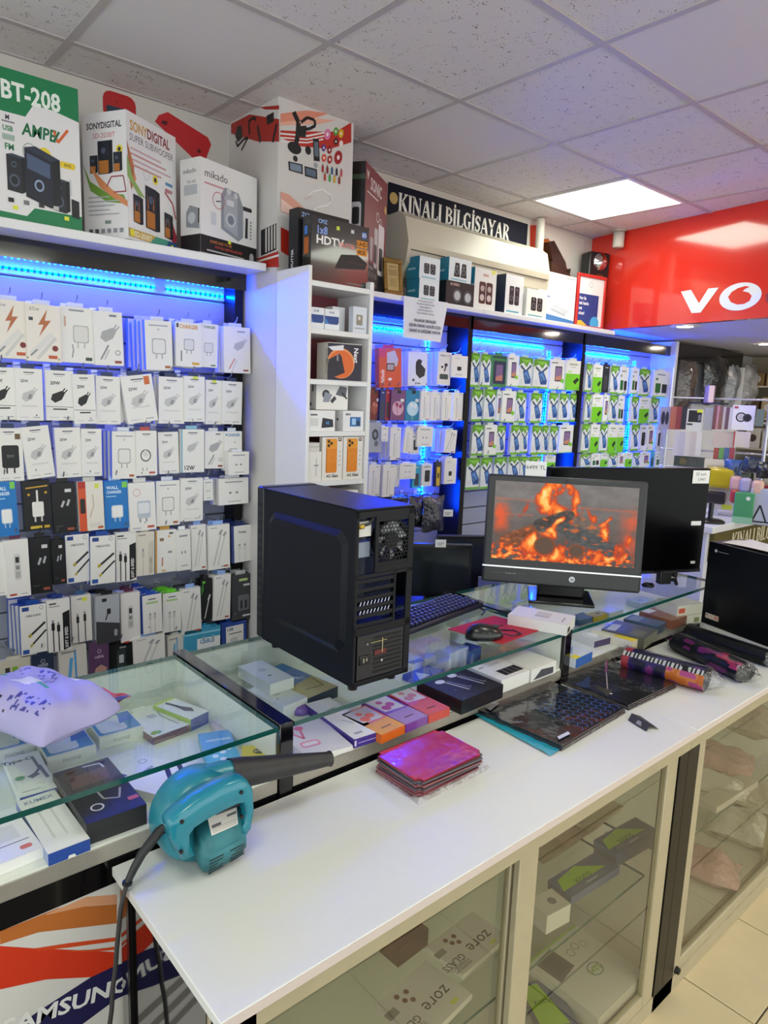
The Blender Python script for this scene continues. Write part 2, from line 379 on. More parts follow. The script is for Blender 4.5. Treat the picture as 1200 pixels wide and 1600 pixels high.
# structural pillar with printed artwork
pil = struct('wall_pillar', MB().box((1.52, 2.42, 0), (1.88, 2.80, ZC), C('#d0ccca', .45)))
def pf(u, v): p = at(u, v, y=2.42); return (p.x-1.52, p.z)
def pl(u, v): p = at(u, v, x=1.52); return (2.80-p.y, p.z)
d = D()
P_ = lambda fn, pts: [fn(340+a/4, 140+b/4) for a, b in pts]
d.p(P_(pf, [(392,150),(560,130),(700,150),(600,180),(480,205),(392,205)]), '#d98a72').p(P_(pf, [(392,205),(600,180),(740,190),(640,215),(392,225)]), '#e3aa97')
d.p(P_(pf, [(392,255),(560,262),(740,262),(835,205),(835,330),(700,372),(520,355),(392,300)]), '#b3271c')
d.l(P_(pf, [(392,275),(560,290),(700,262)]), .006, '#e5e0de').l(P_(pf, [(392,300),(560,312),(690,285)]), .005, '#e5e0de').l(P_(pf, [(392,322),(560,332),(660,310)]), .005, '#e5e0de')
d.l(P_(pf, [(475,140),(505,205),(500,290),(485,360)]), .02, '#17171a').l(P_(pf, [(520,205),(560,175),(605,190),(610,225),(575,245),(530,250)]), .011, '#17171a')
d.c(*pf(340+480/4, 140+365/4), .032, '#151518', ry=.022).p(P_(pf, [(490,230),(555,225),(550,300),(485,290)]), '#1b1b1e')
d.p(P_(pf, [(595,305),(632,310),(638,450),(600,445)]), '#17171a').p(P_(pf, [(602,325),(628,328),(631,420),(606,416)]), '#5c6a78').c(*pf(340+565/4, 140+380/4), .014, '#17171a', ry=.016)
d.p(P_(pf, [(440,448),(530,468),(532,530),(445,505)]), '#17171a').p(P_(pf, [(450,458),(522,474),(524,520),(454,500)]), '#76869a').c(*pf(340+485/4, 140+432/4), .011, '#202024')
d.p(P_(pf, [(542,478),(620,498),(622,562),(545,540)]), '#17171a').p(P_(pf, [(550,488),(612,505),(614,552),(553,532)]), '#56657a').c(*pf(340+612/4, 140+474/4), .010, '#9aa0a6')
for k, (a, b, q, c_) in enumerate([(685,280,22,'#d678a8'),(738,262,17,'#4f9c3d'),(770,275,18,'#d3a51f'),(738,325,14,'#3a1416'),(770,340,14,'#ecd7d2'),(662,365,14,'#5b3c96'),(698,378,16,'#8c1d22'),(663,428,16,'#cf4a3a'),(699,438,17,'#a32822'),(752,425,28,'#9c1520')]):
    x_, z_ = pf(340+a/4, 140+b/4); s_ = q/1500
    d.c(x_, z_, s_, c_, ry=s_*1.5, rot=-.35).c(x_, z_, s_*.35, '#efe3df', ry=s_*.5, rot=-.35)
for k, c_ in enumerate(['#a02525','#7c1820','#22507c','#26181c','#c24a52','#b03a1c','#3d9440','#c9a624','#8c2a1c']):
    a, b = (655+29*k, 495+7*k) if k < 5 else (668+30*(k-5), 548+7*(k-5))
    x_, z_ = pf(340+a/4, 140+b/4); d.rr(x_-.005, z_-.014, x_+.005, z_+.012, c_, .004).r(x_-.002, z_+.012, x_+.002, z_+.017, '#2a2a2c')
d.l(P_(pf, [(545,685),(590,640),(650,625),(705,660),(710,700),(680,725),(620,735),(600,755)]), .006, '#e9e7e4').p(P_(pf, [(535,680),(585,655),(588,675),(545,692)]), '#c9bfb6')
d.p(P_(pf, [(392,640),(440,655),(535,740),(480,760),(392,740)]), '#d79a86').p(P_(pf, [(392,860),(470,900),(455,1050),(392,1010)]), '#b3271c').p(P_(pf, [(392,680),(470,740),(460,790),(392,760)]), '#e7c3b6')
d.mb(M=T(1.52, 2.42, 0)).build('printed_artwork', pil)
d = D()
d.p(P_(pl, [(85,215),(200,155),(385,185),(385,325),(250,325),(85,275)]), '#a3241b').p(P_(pl, [(262,110),(385,98),(385,125),(300,125)]), '#a3241b')
d.p(P_(pl, [(305,165),(352,140),(352,200),(310,222)]), '#17171a').l(P_(pl, [(200,280),(195,200),(225,175),(240,190)]), .012, '#17171a').l(P_(pl, [(250,225),(268,330)]), .014, '#17171a').l(P_(pl, [(370,215),(345,330)]), .014, '#17171a')
d.p(P_(pl, [(125,230),(150,225),(158,300),(128,330),(110,290)]), '#1b1b1e').l(P_(pl, [(115,320),(125,355),(165,310),(190,300),(150,380)]), .010, '#17171a')
d.p(P_(pl, [(272,880),(368,835),(368,1000),(272,1040)]), '#232326')
for k in range(4): d.p(P_(pl, [(300+18*k,870-8*k),(308+18*k,866-8*k),(308+18*k,1015-8*k),(300+18*k,1020-8*k)]), '#d8d4d0')
d.p(P_(pl, [(240,1060),(380,1010),(385,1110),(300,1110)]), '#b3271c').l(P_(pl, [(250,1075),(385,1035)]), .008, '#e6e1dd')
d.mb(M=T(1.52, 2.80, 0) @ FACE_LEFT).build('printed_artwork', pil)
# prints on the upper back wall: red phones
wb = bpy.data.objects['wall_back']
def pw(u, v): p = at(u, v, y=2.80); return (p.x, p.z)
d = D()
a, b = pw(160, 138); a2, b2 = pw(213, 200)
d.rr(a, b2, a2, b, '#b51d22', .03).rr(a+.012, b2, a2-.03, b-.05, '#27364c', .01).r(a+.05, b-.035, a2-.07, b-.028, '#5c1014')
d.p([pw(*q) for q in ((242,190),(248,180),(262,175),(325,215),(330,226),(322,248),(313,251),(300,246))], '#c01f27').p([pw(*q) for q in ((253,188),(262,190),(260,196),(252,193))], '#501015').c(*pw(311, 236), .008, '#501015')
d.p([pw(*q) for q in ((560,0),(700,0),(700,0))], '#d2cec8')
d.e.pop()
d.p([pw(*q) for q in ((832,376),(862,372),(912,470),(912,500),(832,460))], '#b9632c').p([pw(*q) for q in ((836,345),(912,375),(912,450),(880,405))], '#dcd8d2').p([pw(*q) for q in ((828,352),(838,352),(838,395),(828,392))], '#c4391c')
d.mb(M=T(0, 2.80, 0)).build('printed_artwork', wb)
# ================================================================ WALL DISPLAY UNITS
LEDC = '#0a4dff'
def led(parent, p, q, name='led_strip'):
    p, q = Vector(p), Vector(q); L = (q-p).length; n = max(2, int(L/.02)); ax = (q-p).normalized()
    side = Vector((0, -1, 0))
    up = ax.cross(side).normalized()
    m = MB()
    c = [p-up*.004, q-up*.004, q+up*.004, p+up*.004]
    s_ = MB().add([tuple(v+side*.001) for v in c], [(0,1,2,3)], EM('led', LED_W*.012)).add([tuple(v+side*.0005) for v in c], [(3,2,1,0)], C('#dfe6f2', .5))
    o = s_.build(name, parent)
    for k in range(n):
        cpt = p+ax*L*(k+.5)/n+side*.003
        m.box(tuple(cpt-Vector((.0035, .001, .0035))), tuple(cpt+Vector((.0035, .001, .0035))), EM('led', LED_W*3.6))
    m.build('led_dots', o, kind='stuff')
hook_m = MB().tube([(0, 0, 0), (0, -.13, .004), (0, -.15, .012), (0, -.158, .028)], .0026, C('#c8ccd4', .25, metal=.9), n=5).box((-.012, -.004, -.012), (.012, 0, .012), C('#c8ccd4', .3, metal=.7)).mesh('hook')
def unit(name, label, x0, x1, ztop, shelf, zbot=.35, yb=2.76, yh=2.60, zh=2.055, left_post=True, right_post=True):
    t = thing(name, label, 'display unit', T((x0+x1)/2, yb, zbot)); inv = T(-(x0+x1)/2, -yb, -zbot)
    z = zbot; k = 0
    hs = .1
    sm = MB().rbox((x0, yb-.008, 0), (x1, yb+.01, hs-.006), .003, C('#a4a9b8', .45), seg=1).mesh('slat')
    while z < ztop-.03:
        obj('slat', sm, t, inv @ T(0, 0, z)); z += hs
    MB().box((x0, yb+.008, zbot), (x1, yb+.02, ztop), C('#6f7480', .6)).build('backing_panel', t, inv)
    MB().box((x0, yh, zh), (x1, yh+.02, ztop), BLACKG).build('header_board', t, inv)
    if left_post: MB().box((x0-.018, yh, zbot), (x0+.018, yb, ztop), BLACKM).build('side_post', t, inv)
    if right_post: MB().box((x1-.018, yh+(.06 if x1 < 2 else 0), zbot), (x1+.018, yb, ztop), BLACKM).build('side_post', t, inv)
    t['inv'] = 0; del t['inv']
    return t, inv
def zl(u, v, y): return at(u, v, y=y).z
# left unit
U1, I1 = unit('slatwall_display', 'wide slatwall display with blue LED strips on the left wall', .1, 1.49, 2.15, True, zh=.5*(zl(0,400,2.6)+zl(388,455,2.6)), left_post=False)
p0, p1 = at(0, 413, y=2.748), at(243, 451, y=2.748); q0, q1 = at(258, 453, y=2.748), at(350, 466, y=2.748); zz = (p0.z+p1.z+q1.z)/3
print('led z', p0.z, p1.z, q1.z)
led(U1, I1 @ Vector((.15, 2.748, zz)), I1 @ Vector((p1.x, 2.748, zz))); led(U1, I1 @ Vector((q0.x, 2.748, zz)), I1 @ Vector((q1.x, 2.748, zz)))
vx = at(358, 600, y=2.74).x
led(U1, I1 @ Vector((vx, 2.748, zz-.02)), I1 @ Vector((vx, 2.748, .75)))
ts = MB().rbox((.1, 2.47, 2.15), (1.505, 2.80, 2.18), .002, PANELW, seg=1).build('top_shelf', U1, I1)
# middle and green units
U2, I2 = unit('slatwall_display', 'slatwall display of earphones beside the white cubby shelf', 1.93, 2.83, 2.125, True, left_post=False, right_post=False)
U3, I3 = unit('slatwall_display', 'slatwall display of green and white packs next to the earphone display', 2.85, 3.92, 2.125, True)
U4, I4 = unit('slatwall_display', 'slatwall display of green and white packs under the red fascia', 3.94, 5.05, 2.125, True, left_post=False, right_post=False)
MB().box((5.035, 2.56, .35), (5.075, 2.76, 2.16), PANELW).build('side_post', U4, I4)
for U, I, a, b in ((U2, I2, 1.93, 2.83), (U3, I3, 2.832, 3.936), (U4, I4, 3.94, 4.10)):
    MB().rbox((a, 2.50, 2.125), (b, 2.80, 2.15), .002, PANELW, seg=1).build('top_shelf', U, I)
for U, I, a, b, v in ((U2, I2, 1.95, 2.60, 2.68), (U3, I3, 2.9, 3.70, 3.76), (U4, I4, 3.97, 4.72, 4.80)):
    led(U, I @ Vector((a, 2.748, 2.02)), I @ Vector((b, 2.748, 2.02))); led(U, I @ Vector((v, 2.748, 2.01)), I @ Vector((v, 2.748, 1.05)))
def hook(U, I, x, z, yb=2.752): return obj('hook', hook_m, U, I @ T(x, yb, z))
# far end: black header going on, white recess with hanging bags
far = thing('recessed_wall_display', 'white recessed wall display with black header holding plastic bags', 'display unit', T(5.7, 2.78, .35)); iF = T(-5.7, -2.78, -.35)
MB().box((5.09, 2.60, 2.04), (6.30, 2.62, 2.16), BLACKG).build('header_board', far, iF)
MB().box((5.09, 2.70, .35), (6.30, 2.78, 2.04), PANELW).build('backing_panel', far, iF)
MB().box((6.28, 2.58, .35), (6.32, 2.78, 2.04), PANELW).build('side_post', far, iF)
# ================================================================ PACKS ON THE HOOKS
# each kind: body colour, tab colour, depth, aspect H, print, description
KIND = {}
def kind(key, body, tab, depth, H, desc, fn, side=None):
    d = D(); d.r(0, 0, 1, H, body); fn(d, H)
    for i, (vs, fs, c) in enumerate(d.e): d.e[i] = ([(x-.5, y/H-.5) for x, y in vs], fs, c)
    bm_ = MB(); b = C(body, .4); sd = C(side or body, .4)
    bm_.box((-.5, 0, -.5), (.5, depth, .5), b, mats=[sd, sd, b, sd, sd, sd])
    t = C(tab, .4); bm_.box((-.24, depth*.5-.0006, .5), (.24, depth*.5+.0006, .585), t)
    KIND[key] = (bm_.mesh('pack_box'), d.mb().mesh('printed_front'), desc, depth)
W_, K_ = '#e9e7e3', '#1c1d20'
def title(d, H, c='#55585e'): d.r(.3, H-.16, .7, H-.12, c).r(.36, H-.22, .64, H-.2, '#a2a4a8')
def foot(d, c='#c9ccd0'): d.r(.12, .10, .45, .13, c).r(.6, .10, .86, .13, '#9c9fa4')
def charger(d, x, y, s, c, e, k=0.):
    d.rr(x-s, y-s*1.1, x+s, y+s*1.1, e, s*.3).rr(x-s*.86, y-s*.96, x+s*.86, y+s*.96, c, s*.3).r(x-s*.5, y-s*1.75, x-s*.32, y-s*1.1, e).r(x+s*.32, y-s*1.75, x+s*.5, y-s*1.1, e)
def plug(d, x, y, s, c):
    d.p([(x-s, y-s*.5), (x-s*.5, y-s*.9), (x+s*.3, y-s*.5), (x+s*.75, y+s*.4), (x+s*.3, y+s*.6), (x-s*.8, y+s*.15)], c).l([(x+s*.6, y+s*.3), (x+s*1.0, y+s*.75)], s*.14, c).l([(x+s*.35, y+s*.4), (x+s*.72, y+s*.92)], s*.14, c)
def k_bolt(d, H):
    d.p([(.62,H-.12),(.34,H-.62),(.5,H-.6),(.36,H-.98),(.72,H-.46),(.54,H-.48)], '#b5693f').l([(.12,.2),(.75,.85)], .16, '#dcdad6').l([(.1,.16),(.3,.36)], .05, '#8d8d8d').l([(.3,.08),(.85,.75)], .1, '#cfcdca')
    d.r(.08, H-.5, .2, H-.4, '#3a4048').c(.82, .42, .09, '#7c2a2a').r(.62, .1, .88, .2, '#c0562e').t('65w', .1, H-.2, .12, '#8b8d92', 'l')
def k_chg(d, H): charger(d, .6, H*.52, .24, '#dedcd8', '#b9b8b5'); d.l([(.32,.15),(.36,.4),(.33,.55)], .035, '#8e8e8e').r(.25, H-.13, .7, H-.08, '#8e9096').r(.72, .08, .92, .18, '#3c4a3c').r(.1, H-.6, .16, H-.3, '#caa79a')
def k_chg2(d, H): charger(d, .5, H*.48, .26, '#e4e3df', '#a9a9a8'); d.r(.15, H-.2, .85, H-.16, '#9a9ca1').c(.5, H-.32, .04, '#b9bbc0').r(.7, .07, .9, .16, '#a86238')
def k_chgd(d, H):
    plug(d, .55, H*.6, .34, '#a9a9a9'); d.l([(.2,.2),(.48,.7)], .06, '#8d8d8d').l([(.33,.2),(.5,.55)], .06, '#c4c4c4').ring(.8, .45, .09, .02, '#55585c').r(.68, .08, .92, .17, '#8e4638').r(.55, H-.17, .8, H-.1, '#777b80')
def k_title_o(d, H): d.t('CHARGER', .5, H-.24, .15, '#d08a2e', b=1, sx=.75); charger(d, .5, H*.5, .2, '#dddcda', '#9c9c9c'); d.l([(.2,.2),(.2,.6)], .04, '#555').r(.62, .08, .9, .18, '#d9a33a').r(.02, H-.22, .1, H-.06, '#2b2b2e')
def k_title_g(d, H): d.t('CHARGER', .52, H-.24, .14, '#3f6f58', b=1, sx=.75); charger(d, .5, H*.45, .24, '#dcdcda', '#a2a2a0'); d.r(.62, .08, .9, .15, '#3a7a4c').r(.02, H-.22, .1, H-.06, '#2b2b2e')
def k_title_b(d, H): d.t('CHARGER', .52, H-.26, .15, '#3d7fae', b=1, sx=.75); charger(d, .5, H*.45, .22, '#e2e2e0', '#a2a2a0'); d.c(.1, H-.18, .05, '#3d7fae')
def k_pink(d, H): plug(d, .62, H*.62, .26, '#b9b9bd'); d.l([(.18,.15),(.4,.55)], .05, '#d78f84').l([(.3,.1),(.48,.5)], .05, '#cfcfcf').r(.72, .08, .92, .14, '#8e3c34').r(.5, H-.2, .8, H-.15, '#9a9ca2')
def k_plugk(d, H): title(d, H); d.t('20W', .35, H-.52, .12, '#2a2c30', b=1); plug(d, .48, H*.5, .3, '#141417'); d.l([(.02,.52),(.98,.5)], .018, '#2a2a2c').l([(.25,.42),(.75,.42)], .05, '#2a2a2c'); foot(d)
def k_plugw(d, H): title(d, H); d.t('25W', .32, H-.5, .10, '#4a4d54', b=1); plug(d, .5, H*.5, .3, '#c2c1bf'); d.p([(.42,H*.42),(.55,H*.42),(.6,H*.5),(.5,H*.52)], '#8f8f90'); d.r(.2, .5, .8, .56, '#d6d5d2'); foot(d)
def k_plugy(d, H): k_plugw(d, H); d.r(.42, H-.12, .66, H, '#d8e04a')
def k_plugo(d, H): k_plugw(d, H); d.r(.72, H-.34, .9, H-.06, '#cf6a35')
def k_cubek(d, H): title(d, H); d.rr(.2, H*.25, .85, H*.68, '#17181b', .08).r(.34, H*.15, .4, H*.25, '#17181b').r(.62, H*.15, .68, H*.25, '#17181b').r(.72, H-.4, .92, H-.2, '#6b5135').t('20W', .52, H*.45, .1, '#6a6d73', b=1); foot(d)
def k_ring(d, H): title(d, H); d.ring(.45, H*.45, .26, .05, '#3d3d40').c(.45, H*.5, .14, '#d8d7d4'); d.l([(.3,.2),(.3,.34)], .03, '#666').l([(.5,.2),(.5,.34)], .03, '#666'); d.r(.6, .08, .9, .16, '#b5503e')
def k_12w(d, H): plug(d, .5, H*.6, .26, '#bdbdbb'); d.t('12W', .34, .12, .17, '#3a3d43', b=1); title(d, H); d.r(0, 0, .06, H, '#7fb4cc')
def k_blue(d, H): d.t('WALL', .1, H-.34, .13, '#dff0ff', 'l', b=1); d.t('CHARGER', .1, H-.52, .12, '#dff0ff', 'l', b=1, sx=.8); d.r(.74, H-.3, .95, H-.06, '#7fce52'); charger(d, .52, H*.36, .24, '#f0f0ee', '#c9d6df'); d.r(.08, H-.66, .5, H-.62, '#a6d3f2')
def k_blky(d, H): d.rr(.3, H*.28, .72, H*.58, '#e8e6e0', .05).r(.36, H*.18, .42, H*.28, '#d0cec8').r(.6, H*.18, .66, H*.28, '#d0cec8').l([(.5,H*.58),(.5,H-.35)], .07, '#e8e6e0').l([(.1,H-.26),(.9,H-.2)], .05, '#caa032').c(.2, H-.5, .05, '#caa032').c(.82, H-.45, .05, '#caa032').r(.2, .08, .62, .18, '#d5b53a').r(.7, .08, .9, .18, '#c9a32f')
def k_blk(d, H): d.r(.55, H-.42, .82, H-.28, '#d6d6d8').l([(.38,H*.52),(.5,H*.64)], .1, '#b8babd').l([(.62,H*.54),(.72,H*.66)], .1, '#b8babd').r(.58, .12, .88, .22, '#a5533f').r(.1, .3, .4, .33, '#55585c')
def k_org(d, H): d.r(0, 0, .3, H, '#d5552c').rr(.06, H*.36, .26, H*.66, '#2b2622', .05).r(.66, H-.28, .84, H-.1, '#d9e25a').r(.4, .12, .85, .3, '#d9d6cf').l([(.42,.5),(.6,1.0),(.56,1.4)], .05, '#cbb9a4').r(0, H-.25, .3, H, '#b8332a').r(.72, .06, .95, .14, '#c0562e')
def k_cubew(d, H): d.rr(.3, H*.26, .8, H*.62, '#b9c2cc', .06).rr(.34, H*.36, .76, H*.58, '#dfe2e6', .05).r(.36, H*.18, .42, H*.26, '#8a8f96').r(.6, H*.18, .66, H*.26, '#8a8f96').ring(.3, H-.34, .14, .03, '#d9b1a6').r(.66, .08, .92, .16, '#c0503c').r(.1, .08, .4, .12, '#b0b2b6')
def k_mini(d, H): d.r(.2, H-.2, .8, H-.15, '#8c8f95').c(.38, H*.45, .05, '#8a8a8c').c(.6, H*.45, .05, '#8a8a8c').r(.3, .12, .75, .16, '#b0b2b6')
def k_win(d, H): d.rr(.36, H*.3, .64, H*.75, '#d2d0cc', .08).r(.42, H*.6, .58, H*.7, '#333').r(.42, H*.48, .58, H*.55, '#8a8a8c').r(.4, H*.34, .6, H*.45, '#b5b3ae').r(.1, .08, .4, .16, '#b5442e').r(.6, .1, .88, .14, '#b0b2b6')
def k_usb(d, H): d.r(.08, H-.22, .34, H-.06, '#27458c').ring(.82, H-.14, .08, .02, '#8a8f96').t('CABLE & DATA', .5, H-.46, .08, '#3a3d43', b=1, sx=.75).l([(.3,H*.36),(.95,H*.62)], .09, '#2b2b2a').l([(.3,H*.36),(.42,H*.41)], .12, '#b8a23a').l([(.35,H*.16),(.98,H*.46)], .07, '#2b2b2a').l([(.35,H*.16),(.46,H*.21)], .09, '#bcae4c').r(.06, .05, .3, .22, '#2d56a5')
def k_soft(d, H): d.p([(.66,.02),(.98,.12),(.98,H-.5),(.66,H-.6)], '#18191b').t('SOFT & SPEED', .875, .12, .14, '#e6e4e0', 'l', b=1, rot=math.pi/2, sx=.72).r(.08, H-.2, .4, H-.14, '#2c2e33').r(.08, H-.3, .55, H-.27, '#777')
def _cab(d, x, H, c): d.l([(x,0.02),(x,H*.5)], .05, c).rr(x-.07, H*.42, x+.07, H*.56, c, .02).r(x-.045, H*.56, x+.045, H*.62, '#8f9298')
def k_soft2(d, H): k_soft(d, H); _cab(d, .22, H, '#1c1d20'); _cab(d, .46, H*.92, '#1c1d20')
def k_softb(d, H): d.p([(.66,.02),(.98,.12),(.98,H-.5),(.66,H-.6)], '#cfc8ba').t('SOFT & SPEED', .875, .12, .14, '#8f8a80', 'l', b=1, rot=math.pi/2, sx=.72); _cab(d, .35, H, '#c2bcae'); d.r(.08, H-.2, .5, H-.14, '#8f8a80')
def k_twok(d, H): d.r(.3, H-.2, .7, H-.15, '#777'); _cab(d, .3, H, '#242424'); _cab(d, .66, H*1.05, '#2b2926'); d.r(.55, H-.3, .8, H-.12, '#dbe04a')
def k_orgw(d, H): d.r(0, 0, .07, H, '#d89a3a').r(.2, H-.5, .4, H-.36, '#8a7350').r(.65, H-.2, .85, H-.12, '#3b3d42').r(.3, .3, .36, .7, '#c2705a').c(.65, H-.3, .05, '#d89a3a').r(.3, .06, .5, .12, '#d8a23a').r(.6, H*.45, .8, H*.5, '#8f9298')
def k_pen(d, H): d.l([(.22,.2),(.62,H-.3)], .07, '#c0c0be').l([(.42,.2),(.8,H-.42)], .07, '#cfcfcc').l([(.5,H-.48),(.64,H-.26)], .1, '#9c9d9e').l([(.7,H-.58),(.82,H-.38)], .1, '#9c9d9e').r(.68, .08, .92, .16, '#a8483a').r(.1, H-.16, .4, H-.12, '#9c9ea3')
def k_navy(d, H): d.r(0, 0, .12, H, '#2a3f86').t('Charging', .55, H-.36, .1, '#3a3d43', b=1, sx=.8); _cab(d, .4, H*.8, '#d9d8d4'); _cab(d, .68, H*.8, '#d9d8d4')
def k_grey(d, H): d.p([(0,0),(1,0),(1,H*.38),(0,H*.48)], '#3d3e42').l([(.4,H*.48),(.52,H*.66)], .05, '#2a2a2c').rr(.46, H*.6, .62, H*.72, '#2a2a2c', .04).r(.25, H-.22, .45, H-.1, '#1f2023').rr(.76, H*.12, .9, H*.26, '#9fa2a8', .04)
def k_grn(d, H): d.r(.2, H-.46, .8, H-.36, '#a5c98a').r(.3, H-.26, .7, H-.2, '#60646a'); _cab(d, .38, H*.85, '#cccac6'); _cab(d, .62, H*.85, '#cccac6')
def k_blkg(d, H): d.l([(.25,.15),(.7,H*.55)], .08, '#d8d8d8').l([(.6,H*.48),(.78,H*.62)], .13, '#e4e4e4').r(.1, H-.3, .35, H-.12, '#68c23a').p([(.0,H*.6),(.2,H*.75),(.2,H*.95),(0,H*.8)], '#3f8a2a')
def k_dark(d, H): d.rr(.3, H*.22, .82, H*.56, '#6a6d73', .05).l([(.45,H*.26),(.45,H*.44)], .1, '#232428').l([(.66,H*.26),(.66,H*.44)], .1, '#232428').r(.35, H-.3, .75, H-.18, '#b9d88a').r(.5, .18, .9, .26, '#d8d8d8').r(.55, H-.55, .85, H-.45, '#c8cacc')
def k_cable(d, H): d.t('cable', .5, H*.45, .17, '#c9cfd8').ring(.5, H*.68, .1, .02, '#c9cfd8').rr(.3, .2, .7, .5, '#5c6f86', .06)
def k_cablep(d, H): d.t('cable', .5, H*.55, .17, '#dcc9dc').ring(.5, H*.75, .1, .02, '#dcc9dc').p([(.2,0),(.8,0),(.9,.4),(.6,.6),(.3,.45)], '#b98f86').p([(.3,.0),(.7,0),(.72,.2),(.35,.25)], '#d8cfd2')
def k_bluew(d, H): d.r(.55, 0, .62, H*.9, '#4a9ad8').l([(.35,.1),(.45,.8)], .12, '#5aa7dd').r(.1, H-.2, .6, H-.15, '#888')
def k_blkw(d, H): d.rr(.3, H*.2, .7, H*.8, '#2e3a3a', .05).rr(.4, H*.35, .6, H*.62, '#b9bcbf', .03).r(.42, H-.2, .7, H-.14, '#9a9ca0')
def k_cyan(d, H): d.r(.35, .12, 1, H*.62, '#eef1f3').t('CABLE', .62, H*.42, .12, '#2f86b4', b=1, sx=.8).r(.5, .3, .58, .5, '#9fb4c2').r(.75, .3, .83, .5, '#9fb4c2').r(0, H-.15, 1, H-.1, '#8ed2ea')
def k_bluebox(d, H): d.r(.18, 0, .88, H*.82, '#eceae6').t('USB', .35, H*.66, .1, '#2f4a8c', b=1).c(.5, H*.3, .16, '#cfcfcd', ry=.1).r(.3, H*.52, .8, H*.56, '#777')
def k_beige(d, H): d.r(.2, H*.55, .35, H*.75, '#3a3d36').r(.42, H*.55, .6, H*.75, '#7fae3c').r(.2, .2, .7, .26, '#a59f92')
for a in [('bolt','#e9e2d8','#cfd6e6',.03,1.72,'cream cable box with orange lightning bolt',k_bolt),('chg',W_,'#d8dce6',.035,1.68,'white charger box with plug and lead',k_chg),
 ('chg2',W_,'#d8dce6',.02,1.8,'white box picturing a square charger',k_chg2,'#6f8fd0'),('chgd',W_,'#d8dce6',.03,1.85,'white box with grey angled plug',k_chgd),('to',W_,'#cfd6e6',.03,1.7,'white charger box with orange title',k_title_o),
 ('tg',W_,'#cfd6e6',.03,2.3,'white charger box with green title',k_title_g),('tb',W_,'#cfd6e6',.03,2.1,'white charger box with blue title',k_title_b),('pink',W_,'#cfd6e6',.03,1.75,'white box with grey plug and pink lead',k_pink),
 ('plugk',W_,'#20305c',.02,1.85,'white box picturing a black plug',k_plugk),('plugw',W_,'#20305c',.02,1.9,'white box picturing a white plug',k_plugw),('plugy',W_,'#20305c',.02,1.95,'white plug box with yellow sticker',k_plugy),('plugo',W_,'#20305c',.02,1.6,'tilted white plug box with orange tab',k_plugo),
 ('cubek',W_,'#20305c',.02,1.9,'white box picturing a black cube charger',k_cubek),('ring',W_,'#b04a40',.025,1.9,'white box with coiled cable ring',k_ring),('12w',W_,'#88b8cc',.025,1.8,'white box marked with its wattage',k_12w),
 ('blue','#1d78c4','#c8e4f4',.03,2.0,'bright blue charger box',k_blue),('blky','#141416','#1c1c20',.025,1.85,'black box with white charger and yellow print',k_blky),('blk','#141416','#1c1c20',.02,2.2,'black cable box with grey connectors',k_blk),
 ('org','#e6e0d6','#c8c8c8',.03,1.9,'cream box with orange spine',k_org),('cubew',W_,'#d8d8d8',.045,1.7,'white box with window on a charger cube',k_cubew),('mini',W_,'#e8ecf4',.03,1.2,'small square white box',k_mini),
 ('win',W_,'#5a2a4a',.03,2.4,'tall white box with cable window',k_win),('usb',W_,'#1f4a9c',.022,2.0,'white box with black cable and gold connectors',k_usb,'#2a4f9c'),('soft2',W_,'#203a7c',.022,2.2,'white box with black lettered band',k_soft2),('softb','#dcd6ca','#c8c2b4',.022,2.4,'beige box with pale lettered band',k_softb),
 ('twok','#e2e0da','#3a5a8c',.02,2.3,'white card with two black cables',k_twok),('orgw',W_,'#d0a040',.03,1.95,'white box with orange corner marks',k_orgw),('pen',W_,'#8fb0e8',.025,2.2,'white box with two slanted grey cables',k_pen),
 ('navy',W_,'#22346c',.03,1.8,'white box with navy edge',k_navy,'#2a3f86'),('grey','#aeb2b8','#1c1c20',.022,1.7,'grey and black cable box',k_grey),('grn',W_,'#2a52b4',.022,2.0,'white box with green stripe and blue tab',k_grn,'#2a52b4'),
 ('grn2',W_,'#6fd036',.022,2.2,'white box with bright green tab',k_grn,'#6fd036'),('blkg','#17181a','#222426',.02,3.2,'black cable box with green marks',k_blkg),('dark','#3c3e42','#d0d2d4',.03,2.2,'dark grey cable case',k_dark),
 ('cable','#26324a','#26324a',.01,1.1,'navy cable bag',k_cable),('cablep','#5c3f62','#5c3f62',.01,1.75,'purple cable bag',k_cablep),('bluew','#d8d4cc','#c0c0c0',.02,1.2,'white box with blue brush picture',k_bluew),
 ('blkw','#151718','#222',.02,1.2,'black box with small window',k_blkw),('cyan','#3f9ec6','#3f9ec6',.015,.75,'cyan cable bag',k_cyan),('bluebox','#22459c','#22459c',.03,1.0,'blue box with white panel',k_bluebox),('beige','#cdc8b6','#cdc8b6',.02,.95,'beige box with dark squares',k_beige)]: kind(*a)
def hang(name, key, u0, v0, u1, v1, yf, label, group, U, I, back=0, tilt=0., ybase=2.752, cat='package', glabel=None):
    me, pr_, desc, dep = KIND[key]; um, vm = (u0+u1)/2, (v0+v1)/2
    a, b = at(u0, vm, y=yf), at(u1, vm, y=yf); t_, bo = at(um, v0, y=yf), at(um, v1, y=yf); wd, ht = (b-a).x, t_.z-bo.z
    S = Matrix.Diagonal((wd, 1, ht, 1)); c = Vector(((a.x+b.x)/2, yf, (t_.z+bo.z)/2))
    for k in range(back+1):
        R = Matrix.Rotation(tilt if k == 0 else random.uniform(-.03, .03), 4, 'Y')
        o = obj(name, me, None, T(c.x-(.006*k), c.y+k*(dep+.006), c.z+random.uniform(-.004, .002)*k) @ R @ S, label if k == 0 else ordw(k-1)+' '+glabel, cat, group)
        if k == 0: obj('printed_front', pr_, o, Matrix())
    hook(U, I, c.x, c.z+ht/2+.012, ybase)
